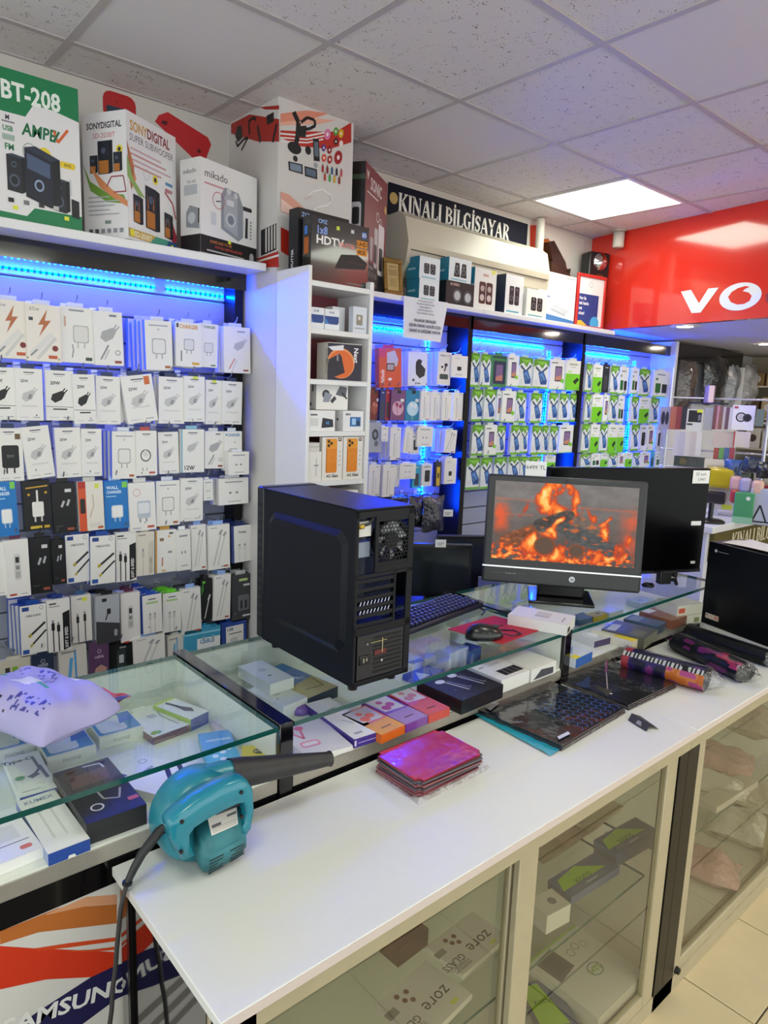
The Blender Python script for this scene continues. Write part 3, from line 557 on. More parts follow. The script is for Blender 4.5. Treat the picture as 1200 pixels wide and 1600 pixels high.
ROWS1 = [
 [('bolt',-10,469,44,560),('bolt',41,476,95,565),('chg',95,480,147,567),('chgd',147,487,192,571),('chg2',227,501,269,578,4),('to',275,504,315,573,1),('tg',312,506,340,574),('pink',350,511,391,583,1)],
 [('plugk',-17,574,25,656),('plugw',25,576,67,657),('plugk',71,579,115,657),('plugk',115,585,149,662),('plugw',150,588,188,663),('plugo',194,586,242,660,1),('plugw',248,589,288,662,1),('plugy',288,588,320,659),('plugy',321,594,346,663),('plugw',347,596,378,663)],
 [('cubek',-6,669,36,752),('plugw',38,666,81,747),('plugw',87,668,127,746),('plugw',128,670,159,744),('chg2',175,674,213,748,3),('ring',213,673,245,743),('plugw',248,675,279,740),('12w',283,671,319,738),('chgd',320,674,350,732),('tb',351,674,378,735)],
 [('blue',-9,751,27,838),('blky',37,751,80,829),('blk',82,754,119,833),('org',123,752,162,829),('blue',163,751,201,826),('cubew',202,754,243,829),('chg2',244,751,281,821),('plugw',283,747,317,814),('mini',318,749,333,782),('mini',342,747,388,788,1)],
 [('win',-22,848,8,932),('win',9,843,46,933),('blk',47,840,81,927),('blk',82,843,102,913),('usb',103,835,140,910),('usb',141,837,180,912,1),('soft2',181,831,213,908),('softb',214,831,241,899),('orgw',243,828,275,894,1),('mini',276,828,298,891),('pen',299,820,322,891),('pen',326,820,359,889,1),('navy',362,821,392,878,2)],
 [('usb',32,945,73,1022,3),('soft2',75,936,110,1018,1),('twok',112,930,143,1003),('grey',150,930,187,1004,3),('win',189,926,219,1006,1),('grn',223,929,253,989,4),('grn2',254,926,283,987,3),('pen',285,919,314,990),('blkg',315,905,332,969,1),('pen',334,898,360,968,1),('dark',362,898,395,969,2)],
 [('beige',-2,1030,48,1076),('cable',50,1022,84,1056),('bluew',92,1010,136,1062),('cablep',140,1004,170,1057),('blkw',171,1005,208,1052),('pen',209,994,258,1046),('bluew',262,992,287,1032),('cyan',288,982,344,1022,2),('bluebox',346,970,385,1012)]]
RN_ = ['top', 'second', 'third', 'fourth', 'fifth', 'sixth', 'bottom']
for r, row in enumerate(ROWS1):
    for k, it in enumerate(row):
        key, u0, v0, u1, v1 = it[:5]; bk = it[5] if len(it) > 5 else 0
        tl = {'plugo': -.14}.get(key, random.uniform(-.025, .025))
        if (r, k) == (2, 1): tl = -.1
        hang('accessory_pack', key, u0, v0, u1, v1, 2.605-(.01 if k % 2 else 0), f"{KIND[key][2]}, {ordw(k)} from left in {RN_[r]} row, left wall", f"packs hanging on the left wall, {RN_[r]} row", U1, I1, bk, tl,
             glabel=f"pack queued behind the {ordw(k)} pack, {RN_[r]} row, left wall")
# one small box in front of the third row's end
hang('accessory_pack', 'mini', 357, 706, 389, 742, 2.56, 'small white box overlapping the right end of third row, left wall', 'packs hanging on the left wall, third row', U1, I1)
# ---- green and white packs
def g_phone(d, H):
    d.p([(0,H-.5),(0,H),(1,H),(1,H-.45),(.75,H-.2),(.55,H-.55),(.3,H-.3)], '#5c9a22').p([(.1,H-.12),(.9,H-.12),(.5,H-.34)], '#86c93c').p([(.15,H-.42),(.5,H-.72),(.85,H-.36),(.9,H-.48),(.5,H-.86),(.1,H-.55)], '#31506a')
    d.p([(.3,H*.55),(.62,H*.62),(.9,H*.3),(.88,H*.16),(.5,H*.14)], '#1e4d96').p([(.38,H*.5),(.6,H*.55),(.8,H*.32),(.55,H*.25)], '#5b8ed2').l([(.5,H*.42),(.72,H*.24)], .05, '#16283f').r(0, 0, 1, .12, '#6fb82c').r(.1, .2, .34, .5, '#d9dde2')
def g_green(d, H): d.r(0, 0, 1, H*.56, '#79d11f').p([(.5,H*.3),(.78,H*.44),(.92,H*.36),(.66,H*.2)], '#1b2a1c').r(.2, H-.3, .75, H-.2, '#9fb39a').r(.3, H-.45, .65, H-.4, '#b9c4b6').r(.12, H*.6, .4, H*.66, '#bfe29a')
def g_white(d, H): d.rr(.34, H*.28, .78, H*.78, '#2b2f3a', .05).rr(.38, H*.32, .74, H*.74, '#8a6f9c', .03).p([(.38,H*.32),(.74,H*.32),(.74,H*.5),(.38,H*.42)], '#c98a72').r(.1, H-.25, .5, H-.18, '#6d7f5c').c(.84, H*.3, .13, '#7fd02c').r(0, 0, 1, .06, '#8dd43a')
def g_two(d, H): d.rr(.14, H*.16, .46, H*.52, '#1f6a2a', .05).rr(.54, H*.16, .86, H*.5, '#16171a', .05).r(.2, H-.3, .7, H-.22, '#8a94a0').c(.2, H-.55, .08, '#3f7f46').r(0, 0, 1, .08, '#7fd02c')
def g_black(d, H): d.rr(.3, H*.2, .8, H*.72, '#15161a', .1).ring(.55, H*.56, .16, .04, '#4a4c52').r(.2, H-.28, .8, H-.2, '#6b6e74')
def g_dark(d, H): d.rr(.2, H*.1, .7, H*.62, '#3d3f44', .1).r(.3, H-.3, .7, H-.22, '#c9cbd0')
def g_purple(d, H): d.rr(.12, H*.1, .88, H*.82, '#22314f', .05).rr(.3, H*.2, .72, H*.7, '#7b5f8e', .04).p([(.3,H*.2),(.72,H*.2),(.72,H*.4),(.3,H*.32)], '#c07f72').r(.05, H-.2, .95, H-.06, '#234a3a')
for a in [('gp','#e3e8ea','#bcd6c0',.018,1.75,'white pack with green top and blue phone',g_phone),('gg','#eceeec','#d8e4d4',.018,1.9,'half white half lime green pack',g_green),('gw','#eceeec','#d8e4d4',.018,1.9,'white pack with purple phone picture',g_white),
 ('gt','#eceeec','#d8e4d4',.018,1.7,'white pack with two little devices',g_two),('gb','#dfe0e2','#c0c0c0',.018,1.9,'white pack with black gadget',g_black),('gk','#1e2023','#222',.018,2.6,'slim black pack',g_dark),('gu','#3f8a4c','#3f8a4c',.02,2.0,'green pack with purple phone window',g_purple),('gc','#35aacb','#35aacb',.02,2.2,'slim cyan pack',g_dark)]: kind(*a)
def gx(x): return 700+x/2.4
def gy(y): return 500+y/2.4
GA = [[('gp',85,125,122,252),('gp',122,128,160,252),('gu',162,132,222,252),('gw',224,132,264,250),('gp',264,140,317,256),('gp',320,148,378,258,1),('gw',380,148,440,262),('gg',441,152,497,264)],
 [('gp',90,260,134,380),('gp',135,260,180,380),('gw',182,268,200,380),('gw',202,266,252,384),('gp',253,272,292,386,1),('gp',310,274,352,386,1),('gp',376,274,415,382),('gp',416,276,452,382),('gp',453,276,490,382)],
 [('gp',90,394,136,508),('gw',137,394,182,508),('gp',183,396,214,504),('gp',235,394,272,504),('gp',273,396,300,500),('gp',313,396,350,504),('gp',351,396,379,504),('gp',380,398,412,504),('gw',416,394,468,498)],
 [('gp',68,518,122,634),('gp',123,516,164,632),('gp',172,514,218,620),('gp',226,512,268,600),('gp',270,512,300,596),('gp',303,512,350,590),('gg',362,508,402,566)]]
GB = [[('gp',516,165,541,270),('gg',543,168,578,272),('gk',579,168,606,272),('gp',609,172,641,278),('gt',642,176,676,280),('gt',689,180,713,278),('gp',714,184,757,286),('gt',770,190,830,290)],
 [('gp',514,278,538,382),('gg',540,280,579,384),('gw',582,280,602,384),('gp',604,282,635,384),('gt',637,284,660,386),('gp',686,288,713,386),('gg',716,290,756,388),('gp',759,292,790,388)],
 [('gp',501,390,533,496),('gg',534,392,566,498),('gp',568,390,599,496),('gg',600,392,632,500),('gg',633,394,660,496),('gp',686,392,716,490),('gb',718,394,744,490),('gw',745,394,772,490),('gb',779,396,808,492)],
 [('gp',498,502,536,552),('gt',538,502,570,552),('gg',572,500,601,552),('gp',603,500,634,552),('gw',636,500,661,552),('gg',664,498,690,552),('gp',692,498,722,552),('gw',724,496,757,552),('gc',759,492,775,552),('gt',778,494,808,552)]]
for U, I, rows, wn in ((U3, I3, GA, 'display beside earphones'), (U4, I4, GB, 'display under red fascia')):
    for r, row in enumerate(rows):
        for k, it in enumerate(row):
            key, u0, v0, u1, v1 = it[:5]
            hang('phone_accessory_pack', key, gx(u0), gy(v0), gx(u1), gy(v1), 2.615-(.012 if k % 2 else 0), f"{KIND[key][2]}, {ordw(k)} in {RN_[r] if r < 3 else 'lowest'} row, {wn}", f"green and white packs, {wn}, row {r+1}", U, I,
                 1 if (k % 3 == 1) else 0, random.uniform(-.02, .02), glabel=f"pack queued behind {ordw(k)} pack, {RN_[r] if r < 3 else 'lowest'} row, {wn}")
# ---- earphone display
def e_org(d, H): d.p([(.35,H-.2),(.7,H-.1),(.85,H-.5),(.8,H*.55),(.5,H*.5),(.35,H*.62)], '#c9c4c0').rr(.32, H*.42, .68, H*.62, '#5b3a30', .04).rr(.36, H*.45, .64, H*.59, '#b6a79f', .04).t('Airbuds', .22, .2, .17, '#f4d9c9', 'l', b=1, rot=math.pi/2*1.0, sx=.8).r(.4, .32, .55, .42, '#f0eae6').r(.0, H*.78, .3, H, '#d8475a')
def e_buds(d, H): d.p([(.4,H-.5),(.55,H-.35),(.72,H-.45),(.66,H-.62),(.9,H*.5),(.85,H*.3),(.6,H*.22),(.4,H*.35),(.38,H*.58)], '#26272b').r(.45, .1, .65, .16, '#6c6f76').c(.28, .3, .07, '#4a4c52')
def e_pod(d, H): d.c(.62, H*.62, .13, '#2a2c2e').l([(.62,H*.6),(.52,H*.42)], .1, '#2a2c2e').c(.34, H*.55, .09, '#2f3133').rr(.18, H*.18, .82, H*.34, '#3c4a44', .09).r(.15, H-.3, .55, H-.22, '#8a8d92').l([(.6,H-.2),(.75,H-.28),(.86,H-.14)], .03, '#a5333a')
def e_sq(d, H): d.rr(.36, H*.32, .62, H*.5, '#1d1e21', .03).r(.28, .16, .7, .2, '#9a9ca0').r(.2, H-.2, .5, H-.16, '#b4b6ba')
def e_wire(c1, c2):
    def f(d, H): d.c(.5, H*.4, .4, c2, ry=.5).c(.42, H*.52, .1, c1, ry=.16, rot=.4).c(.68, H*.48, .1, c1, ry=.16, rot=-.3).l([(.42,H*.5),(.5,.12)], .025, c1).r(.4, H-.24, .68, H-.02, '#1a1b1e').r(.66, H*.62, .9, H*.72, '#e4e2e0')
    return f
def e_thin(d, H): d.l([(.4,.2),(.4,H*.75)], .05, '#9c9ea2').c(.4, H*.42, .11, '#d5d4d2').c(.4, H*.78, .05, '#6a6d72').l([(.6,.3),(.6,H*.6)], .03, '#b9b9ba').r(.6, .08, .9, .14, '#55585c').r(.6, H-.2, .86, H-.14, '#9a9ca0')
def e_grey(d, H): d.c(.5, H*.6, .26, '#3f444c', ry=.36).c(.6, H*.3, .16, '#6a707a', ry=.2).c(.5, H*.6, .12, '#8a909a', ry=.18)
def e_yel(d, H): d.rr(.2, .1, .8, H*.8, '#d8b322', .1).r(.35, H*.35, .65, H*.55, '#3b3a22').l([(.5,H*.8),(.5,H)], .1, '#2a2a2c')
for a in [('eo','#df5a2c','#d23a4c',.03,1.75,'orange earbud box',e_org),('eb','#dfe3ea','#b8c8f0',.03,1.75,'white box picturing black earbuds',e_buds),('ep','#e6e2da','#b8c8f0',.03,2.4,'cream earbud box with open case',e_pod),('es','#e9e7e3','#cfd6e6',.03,1.35,'square white adapter box',e_sq),
 ('ex','#7c2f22','#4a1a18',.03,2.3,'dark red earphone box',e_wire('#d98a72','#a8503c')),('en','#23336c','#1c2444',.02,3.0,'slim navy earphone box',e_dark if False else g_dark),('er','#b02c38','#801c28',.02,3.0,'slim red earphone box',g_dark),('ev','#7a4a72','#4a2a48',.02,2.1,'violet earphone box',e_wire('#9c2f5c','#d3a9b8')),('et','#2285aa','#184a6c',.02,2.1,'turquoise earphone box',e_wire('#e9eef0','#bfe0ea')),
 ('ew','#e9e7e3','#c8d4f0',.02,2.6,'slim white wired earphone box',e_thin),('eg','#a9aeb8','#9aa0aa',.03,1.9,'clear pack with grey headset',e_grey),('ey','#3a3420','#222',.02,3.0,'yellow gadget on card',e_yel)]: kind(*a)
def ex_(x): return 570+x/4.706
def ey_(y): return 520+y/4.706
EA = [[('eo',105,112,270,402,0,-.06),('eb',318,140,460,390,1,-.03),('ep',535,142,632,386,2),('es',636,168,755,330)],
 [('ex',40,420,108,640),('en',110,420,150,645),('er',152,420,186,645),('ev',192,420,296,645),('et',300,422,405,648),('ew',410,430,478,645,2),('ew',482,436,562,645,1),('ew',566,438,640,645),('ew',644,440,720,648)],
 [('eg',30,660,120,880),('mini',122,690,172,800),('ew',184,695,264,935,2),('ew',290,700,350,885,0,.1),('gb',340,745,398,892),('mini',384,690,500,838,1),('pen',586,712,672,882,2,.08)],
 [('ew',26,970,112,1200,1),('ew',132,970,218,1205,1),('pen',220,975,255,1130),('mini',258,960,374,1075),('gc',352,970,415,1140),('gb',418,965,492,1128),('ey',520,950,560,1130),('es',585,925,672,1110,1)]]
for r, row in enumerate(EA):
    for k, it in enumerate(row):
        key, u0, v0, u1, v1 = it[:5]; bk = it[5] if len(it) > 5 else 0; tl = it[6] if len(it) > 6 else random.uniform(-.02, .02)
        hang('earphone_pack', key, ex_(u0), ey_(v0), ex_(u1), ey_(v1), 2.61-(.012 if k % 2 else 0), f"{KIND[key][2]}, {ordw(k)} in {RN_[r] if r < 3 else 'lowest'} row of earphone display", f"packs on the earphone display, row {r+1}", U2, I2, bk, tl,
             glabel=f"pack queued behind {ordw(k)} pack, {RN_[r] if r < 3 else 'lowest'} row of earphone display")
# bags of adapters at the foot of the earphone display
def bag(name, label, c, sx, sz, dy, mat, M=None, seed=0, cat='bag', group=None):
    rnd = random.Random(seed); bm = bmesh.new(); bmesh.ops.create_grid(bm, x_segments=14, y_segments=14, size=.5)
    n = len(bm.verts); ph = [rnd.uniform(0, 6) for _ in range(6)]
    top = []; m = MB(); vs = []; N = 15
    for s_ in (1, -1):
        for j in range(N):
            for i in range(N):
                a, b = i/(N-1)-.5, j/(N-1)-.5
                h = max(0., 1-abs(2*a)**3)*max(0., 1-abs(2*b)**3)
                wv = .16*math.sin(9*a+ph[0]+3*b)+.14*math.sin(11*b+ph[1])+.08*math.sin(21*(a+b)+ph[2])
                vs.append((a*sx*(1+.05*math.sin(7*b+ph[3])), -s_*dy*.5*h*(1+wv), b*sz*(1+.04*math.sin(8*a+ph[4]))))
    fs = []
    for q in (0, 1):
        o = q*N*N
        for j in range(N-1):
            for i in range(N-1):
                f = (o+j*N+i, o+j*N+i+1, o+(j+1)*N+i+1, o+(j+1)*N+i); fs.append(f if q == 0 else f[::-1])
    bm.free(); m.add(vs, fs, mat, None, True)
    return m.build(name, None, T(*c) @ (M or Matrix()), label=label, cat=cat, group=group)
film = C('#8d9098', .16, coat=.8, bump=.6, bscale=45, alpha=.55)
p = at(677, 803, y=2.60); bag('plastic_bag', 'clear plastic bag of black adapters at foot of earphone display', p, .16, .19, .06, C('#3c3e42', .18, coat=.9, bump=.9, bscale=60, noise=.5, nscale=50), seed=3); hook(U2, I2, p.x, p.z+.1)
p = at(650, 800, y=2.63); bag('plastic_bag', 'black adapters bag partly behind the clear bag near computer tower', p, .10, .17, .05, C('#1b1c20', .2, coat=.7, bump=.7, bscale=60), seed=5); hook(U2, I2, p.x, p.z+.09)
p = at(613, 783, y=2.62); bag('plastic_bag', 'flat dark blue cable bag above the computer tower', p, .22, .06, .05, C('#15233f', .25, coat=.6, bump=.7, bscale=70), seed=6); hook(U2, I2, p.x, p.z+.03)
# ================================================================ BOXES ON THE SHELVES
def pbox(name, label, loc, size, rot=0., body='#e6e4e0', front=None, left=None, top=None, right=None, cat='box', group=None, mats=None, rough=.4, coat=0., r=0.):
    w_, dp, h = size; m = MB(); b = C(body, rough, coat=coat)
    if r: m.rbox((0, 0, 0), size, r, b)
    else: m.box((0, 0, 0), size, b, mats=[C(q, rough, coat=coat) if q else None for q in mats] if mats else None)
    o = m.build(name, None, T(*loc) @ rz(rot), label=label, cat=cat, group=group)
    mt = lambda i: (mats[i] if mats and mats[i] else body)
    def sheet(d, a, b, i): d.e.insert(0, ([(0,0),(a,0),(a,b),(0,b)], [(0,1,2,3)], C(mt(i), rough, coat=coat))); return d
    if front: sheet(front, w_, h, 2).mb().build('printed_front', o)
    if left: sheet(left, dp, h, 5)
    if left: left.mb(M=T(0, dp, 0) @ FACE_LEFT).build('printed_side', o)
    if top: sheet(top, w_, dp, 1)
    if top: top.mb(M=T(0, 0, h) @ FACE_TOP).build('printed_top', o)
    if right: right.mb(M=T(w_, 0, 0) @ rz(math.pi/2)).build('printed_side', o)
    return o
def spk(d, x, y, s, c1='#20232c', c2='#3a4152', cones=2, face=None):
    """a loudspeaker drawn with a lit side"""
    d.p([(x,y),(x+s,y-.08*s),(x+s,y+1.9*s),(x,y+2*s)], face or c1).p([(x+s,y-.08*s),(x+1.35*s,y+.1*s),(x+1.35*s,y+2*s),(x+s,y+1.9*s)], '#11131a').p([(x,y+2*s),(x+s,y+1.9*s),(x+1.35*s,y+2*s),(x+.4*s,y+2.1*s)], c2)
    d.c(x+.5*s, y+.6*s, .36*s, '#4d5568').c(x+.5*s, y+.6*s, .24*s, '#161922').c(x+.5*s, y+1.5*s, .18*s, '#4d5568').c(x+.5*s, y+1.5*s, .1*s, '#12141b')
ZS1 = 2.1802
# AMPEX box
d = D(); W, H = .50, .44
d.p([(0,H),(W,H),(W,H-.1),(W-.10,H-.085),(W-.17,H-.085),(W-.2,H-.125),(0,H-.125)], '#0f7a4a').t('BT-208', .215, H-.085, .052, '#e8efe9', 'l', b=1)
d.p([(0,0),(W,0),(W,.05),(W-.18,.05),(W-.21,.022),(0,.03)], '#0f7a4a')
d.t('AMPE', .285, .262, .036, '#0c6a40', 'l', b=1, shear=.12).l([(.402,.295),(.416,.263)], .009, '#d2622c').l([(.400,.262),(.422,.296)], .008, '#0c6a40').l([(.416,.263),(.456,.308)], .009, '#d2622c')
d.t('USB', .235, .262, .015, '#2f7f54', b=1).r(.215, .235, .258, .252, '#9db3a6').t('FM', .238, .208, .018, '#2f7f54', b=1, sx=1.1).t('M', .235, .294, .014, '#445', b=1).r(.215, .286, .26, .29, '#778')
d.ring(.31, .215, .026, .003, '#9aa59c').p([(.302,.205),(.318,.222),(.312,.226),(.3,.212)], '#3c6f4f').c(.365, .212, .026, '#e6cf33').c(.365, .212, .013, '#24282e').l([(.36,.205),(.37,.218),(.365,.224),(.365,.2),(.37,.206),(.36,.219)], .002, '#dfe4ea')
d.rr(.42, .19, .48, .21, '#e6c832', .009).t('BASS', .45, .196, .009, '#7a6a20', b=1)
spk(d, .225, .09, .052); spk(d, .39, .055, .048)
d.p([(.29,.085),(.39,.06),(.39,.2),(.29,.225)], '#1c2030').p([(.39,.06),(.42,.075),(.42,.21),(.39,.2)], '#10131b').p([(.29,.225),(.39,.2),(.42,.21),(.33,.235)], '#2c3346').p([(.298,.165),(.382,.147),(.382,.19),(.298,.21)], '#4a5878').c(.34, .12, .018, '#8fa0c0').c(.34, .12, .012, '#1c2030').l([(.29,.083),(.385,.06)], .005, '#0e1016')
d.p([(.455,.16),(.462,.158),(.462,.11),(.457,.11)], '#c8ccd2').p([(.46,.045),(.49,.04),(.49,.095),(.46,.1)], '#15171c')
for k in range(4): d.r(.225+.055*k, .055, .245+.055*k, .068, ['#222','#777','#333','#bbb'][k])
for x_, y_ in ((.24, .035), (.43, .03)): d.r(x_, y_, x_+.018, y_+.012, '#dfe23a')
for i_, (vs, fs, c) in enumerate(d.e): d.e[i_] = ([(.5-(.5-x)*.8, y) for x, y in vs], fs, c)
pbox('speaker_carton', 'tall white and green loudspeaker carton at left end of top shelf', (.32, 2.505, ZS1), (W, .22, H), 0, '#e2e0e2', d)
# SONYDIGITAL carton
d = D(); W, H = .295, .405
d.t('SONYDIGITAL', .02, H-.055, .032, '#7d1f2a', 'l', b=1, sx=.82).t('SONY', .02, H-.0549, .032, '#c79a45', 'l', b=1, sx=.82).t('SUPER SUBWOOFER', .016, H-.088, .023, '#4a4f5c', 'l', b=0, sx=.9)
for k in range(4): d.r(.02, H-.115-.017*k, .2+.03*((k*7) % 3), H-.109-.017*k, '#c58f8f' if k % 2 else '#c9a8b4')
d.ring(.11, .23, .018, .002, '#b4b8bc').c(.162, .225, .016, '#e3cf3a').c(.162, .225, .008, '#2b2b2f').r(.225, .225, .27, .235, '#4a88b8').t('8800W', .245, .2, .014, '#c05a6a', b=1, sx=.8)
d.p([(.0,.31),(.03,.24),(.05,.2),(.02,.16),(.01,.2),(.04,.24)], '#d58a62').p([(0,.27),(.03,.2),(.1,.15),(.06,.15),(0,.2)], '#8fae62').l([(.22,.2),(.27,.17),(.29,.12)], .008, '#b35a62').p([(.22,.1),(.29,.0),(.295,.06),(.27,.1)], '#9c2f3f')
for x_, y_, s_ in ((.03, .06, .04), (.10, .055, .062), (.215, .045, .038)):
    d.p([(x_,y_),(x_+s_,y_-.004),(x_+s_,y_+s_*2.2),(x_,y_+s_*2.25)], '#1c2230').p([(x_+s_,y_-.004),(x_+s_*1.4,y_),(x_+s_*1.4,y_+s_*2.1),(x_+s_,y_+s_*2.2)], '#10141c').p([(x_+.1*s_,y_+.05*s_),(x_+.9*s_,y_+.02*s_),(x_+.9*s_,y_+.9*s_),(x_+.1*s_,y_+.95*s_)], '#b3702c').c(x_+.5*s_, y_+1.55*s_, .22*s_, '#4a566c').p([(x_+.15*s_,y_+1.9*s_),(x_+.3*s_,y_+1.1*s_),(x_+.2*s_,y_+.95*s_)], '#c2702f').p([(x_+.85*s_,y_+1.9*s_),(x_+.7*s_,y_+1.1*s_),(x_+.8*s_,y_+.95*s_)], '#c2702f')
d.r(0, .008, W, .035, '#c7a44c').p([(.12,.008),(W,.008),(W,.035),(.16,.035)], '#4f9a86').p([(.22,.008),(W,.008),(W,.035),(.24,.035)], '#2d5a8c').t('SD-203BT', .03, .012, .018, '#f0e9cc', 'l', b=1).c(.02, .022, .012, '#e6dc3a').r(.255, .012, .27, .024, '#dfe23a')
l = D(); WL = .185
l.t('SONYDIGITAL', WL/2, H-.05, .02, '#2b2b30', b=1, sx=.82).t('SD-203BT', WL/2, H-.08, .016, '#c4626a', b=0).c(.155, .285, .014, '#e3cf3a').c(.155, .285, .007, '#2b2b2f')
for x_, y_, s_ in ((.03, .215, .026), (.065, .21, .048), (.13, .215, .028)):
    l.p([(x_,y_),(x_+s_,y_),(x_+s_,y_+s_*2.2),(x_,y_+s_*2.2)], '#1c2230').p([(x_+s_,y_),(x_+s_*1.3,y_+.004),(x_+s_*1.3,y_+s_*2.2),(x_+s_,y_+s_*2.2)], '#10141c').p([(x_+.08*s_,y_+.05*s_),(x_+.92*s_,y_+.05*s_),(x_+.92*s_,y_+.9*s_),(x_+.08*s_,y_+.9*s_)], '#b3702c').c(x_+.5*s_, y_+1.55*s_, .2*s_, '#4a566c')
l.p([(0,.25),(.03,.19),(.1,.15),(.17,.14),(.185,.11),(.1,.12),(.03,.16)], '#6f9a3c').p([(.03,.24),(.07,.17),(.13,.13),(.185,.1),(.185,.12),(.12,.16),(.05,.22)], '#d58a5c').l([(.1,.17),(.12,.2),(.17,.2),(.18,.15),(.13,.15)], .004, '#9c3f4c')
for k in range(5): l.r(.02, .135-.014*k, .11+.02*((k*5) % 3), .139-.014*k, '#a9adb2')
for k in range(6): l.r(.02+.026*k, .02, .036+.026*k, .034, '#55585e' if k < 2 else '#8d9096')
l.r(.09, .05, .115, .06, '#7c8f86')
Kx = Vector((.955, 2.455)); ang = math.atan2(.14, .255)
W = .262; d.e = [([(x*.888, y) for x, y in vs], fs, c) for vs, fs, c in d.e]
pbox('subwoofer_carton', 'white subwoofer carton with orange speakers standing corner first on top shelf', (Kx.x, Kx.y, ZS1), (W, WL, H), ang, '#e4e2e4', d, l, rough=.3)
# mikado carton
d = D(); W, H = .29, .325
d.r(0, 0, W, .062, '#15151a').t('mikado', .02, H-.06, .028, '#2f2f34', 'l', b=0).r(.02, H-.085, .17, H-.079, '#c98f92')
d.t('SHARE AND TO ME', .1, .04, .010, '#b56a3a', b=1, sx=.9).t('PORTABLE MEETING AMPLIFIER', .14, .024, .009, '#b0483a', b=1, sx=.8).r(.03, .009, .22, .014, '#b9b9b9').c(.262, .022, .012, '#a9a9ab', ry=.017).rr(.205, .19, .262, .205, '#1d1d20', .006)
d.p([(.10,.1),(.19,.07),(.215,.09),(.215,.2),(.19,.245),(.12,.25),(.10,.22)], '#8f939c').p([(.115,.11),(.185,.085),(.185,.22),(.13,.235),(.115,.21)], '#a8acb5').c(.15, .14, .026, '#c4c8cf').c(.15, .14, .017, '#7d828c').r(.13, .19, .165, .21, '#d5d8dc').c(.14, .24, .012, '#c4c8cf').c(.175, .232, .011, '#c4c8cf')
d.ring(.088, .195, .03, .0025, '#b5525a').l([(.075,.19),(.098,.195)], .004, '#33343a').rr(.05, .105, .075, .15, '#c9ccd2', .006).l([(.232,.09),(.234,.165)], .013, '#1b1c20')
for k in range(6): d.r(.252, .09+.012*k, .259, .097+.012*k, '#777')
d.r(.135, .052, .15, .064, '#dfe23a')
l = D(); WL = .105
l.r(0, 0, WL, .062, '#15151a').t('mikado', .05, H-.05, .017, '#2f2f34', b=0).t('MD-505', .06, H-.085, .01, '#55585e').p([(.03,.09),(.1,.08),(.1,.15),(.05,.165),(.03,.14)], '#8f939c').l([(.096,.1),(.098,.15)], .006, '#1b1c20').r(.02, .2, .09, .235, '#b9bcc2').c(.06, .12, .02, '#c4c8cf')
pbox('amplifier_carton', 'white portable amplifier carton with black base at right end of top shelf', (1.222, 2.462, ZS1), (W, WL, H), math.atan2(.08, .285), '#e4e2e2', d, l)
# ---------------- white cubby shelf
cub = thing('cubby_shelf', 'narrow white cubby shelf unit with red back in front of pillar', 'shelf', T(1.68, 2.31, .35)); iC = T(-1.68, -2.31, -.35)
MB().rbox((1.52, 2.20, .35), (1.536, 2.418, 2.148), .0015, PANELW, seg=1).build('side_panel', cub, iC)
MB().rbox((1.815, 2.20, .35), (1.834, 2.418, 2.125), .0015, PANELW, seg=1).build('side_panel', cub, iC)
CZ = [2.097, 1.925, 1.738, 1.54, 1.345, 1.13]
bd = MB().rbox((1.536, 2.202, -.02), (1.815, 2.415, 0), .0015, PANELW, seg=1).mesh('board')
for z in CZ: obj('board', bd, cub, iC @ T(0, 0, z))
MB().box((1.536, 2.413, .35), (1.815, 2.417, 2.08), C('#8c434c', .6, noise=.1, nscale=6)).build('back_panel', cub, iC)
for k in range(3):
    dd = D().r(0, .022, .062, .052, '#1f3f86').p([(.04,.0),(.062,.0),(.062,.03)], '#e4e4ea').t('HUB', .03, .062, .008, '#5a6a8c', b=1).p([(.0,.022),(.02,.022),(.0,.05)], '#3a7cc4')
    pbox('adapter_box', ['small blue and white box at left of top cubby','small blue and white box in middle of top cubby','small pale box tucked behind the middle box in top cubby'][k], (1.54+.072*k, 2.222 if k < 2 else 2.27, 1.9253), (.064, .045, .078+(.02 if k == 2 else 0)), -.12 if k < 2 else .05, '#e2e4ea', dd if k < 2 else None, group='small boxes in the top cubby')
dd = D().rr(.015, .03, .045, .07, '#8f8a7c', .004).r(.024, .05, .034, .064, '#d8d6d0').r(.008, .015, .055, .02, '#a0a2a6')
pbox('adapter_box', 'white card with grey adapter at right of top cubby', (1.74, 2.21, 1.9253), (.065, .03, .10), -.08, '#d3d8e4', dd, group='small boxes in the top cubby')
dd = D().p([(0,0),(.155,0),(.155,.14),(0,.14)], '#1c1630').c(.06, .065, .062, '#e09050', ry=.058, n=24).c(.06, .062, .056, '#d9641c', ry=.053, n=24).p([(0,.075),(.052,.102),(.062,.09),(.078,.03),(.04,.015),(0,.01)], '#191428').p([(.0,.125),(.07,.135),(.07,.115),(.02,.112)], '#dedbe4').t('Next', .118, .128, .02, '#e6e2ea', 'l', b=1, rot=-math.pi/2).t('DEEP', .04, .098, .008, '#d8d4e0', 'l', rot=-math.pi/2)
pbox('headphone_box', 'black headphone box with orange ring in second cubby', (1.625, 2.215, 1.7383), (.155, .085, .142), -.12, '#e4e0d8', dd, D().r(.07, .02, .083, .12, '#c8c4ba').c(.083, .07, .012, '#a29e94'), mats=[None]*6)
dd = D().c(.045, .06, .018, '#2f3138').p([(.03,.03),(.06,.03),(.075,.06),(.04,.07)], '#8b90a0').l([(.07,.03),(.09,.05)], .015, '#33353c').p([(.09,.06),(.14,.05),(.145,.09),(.11,.095)], '#5c5f68').l([(.12,.07),(.145,.045)], .008, '#2a2b30').t('V 380', .04, .108, .009, '#55585e', b=1)
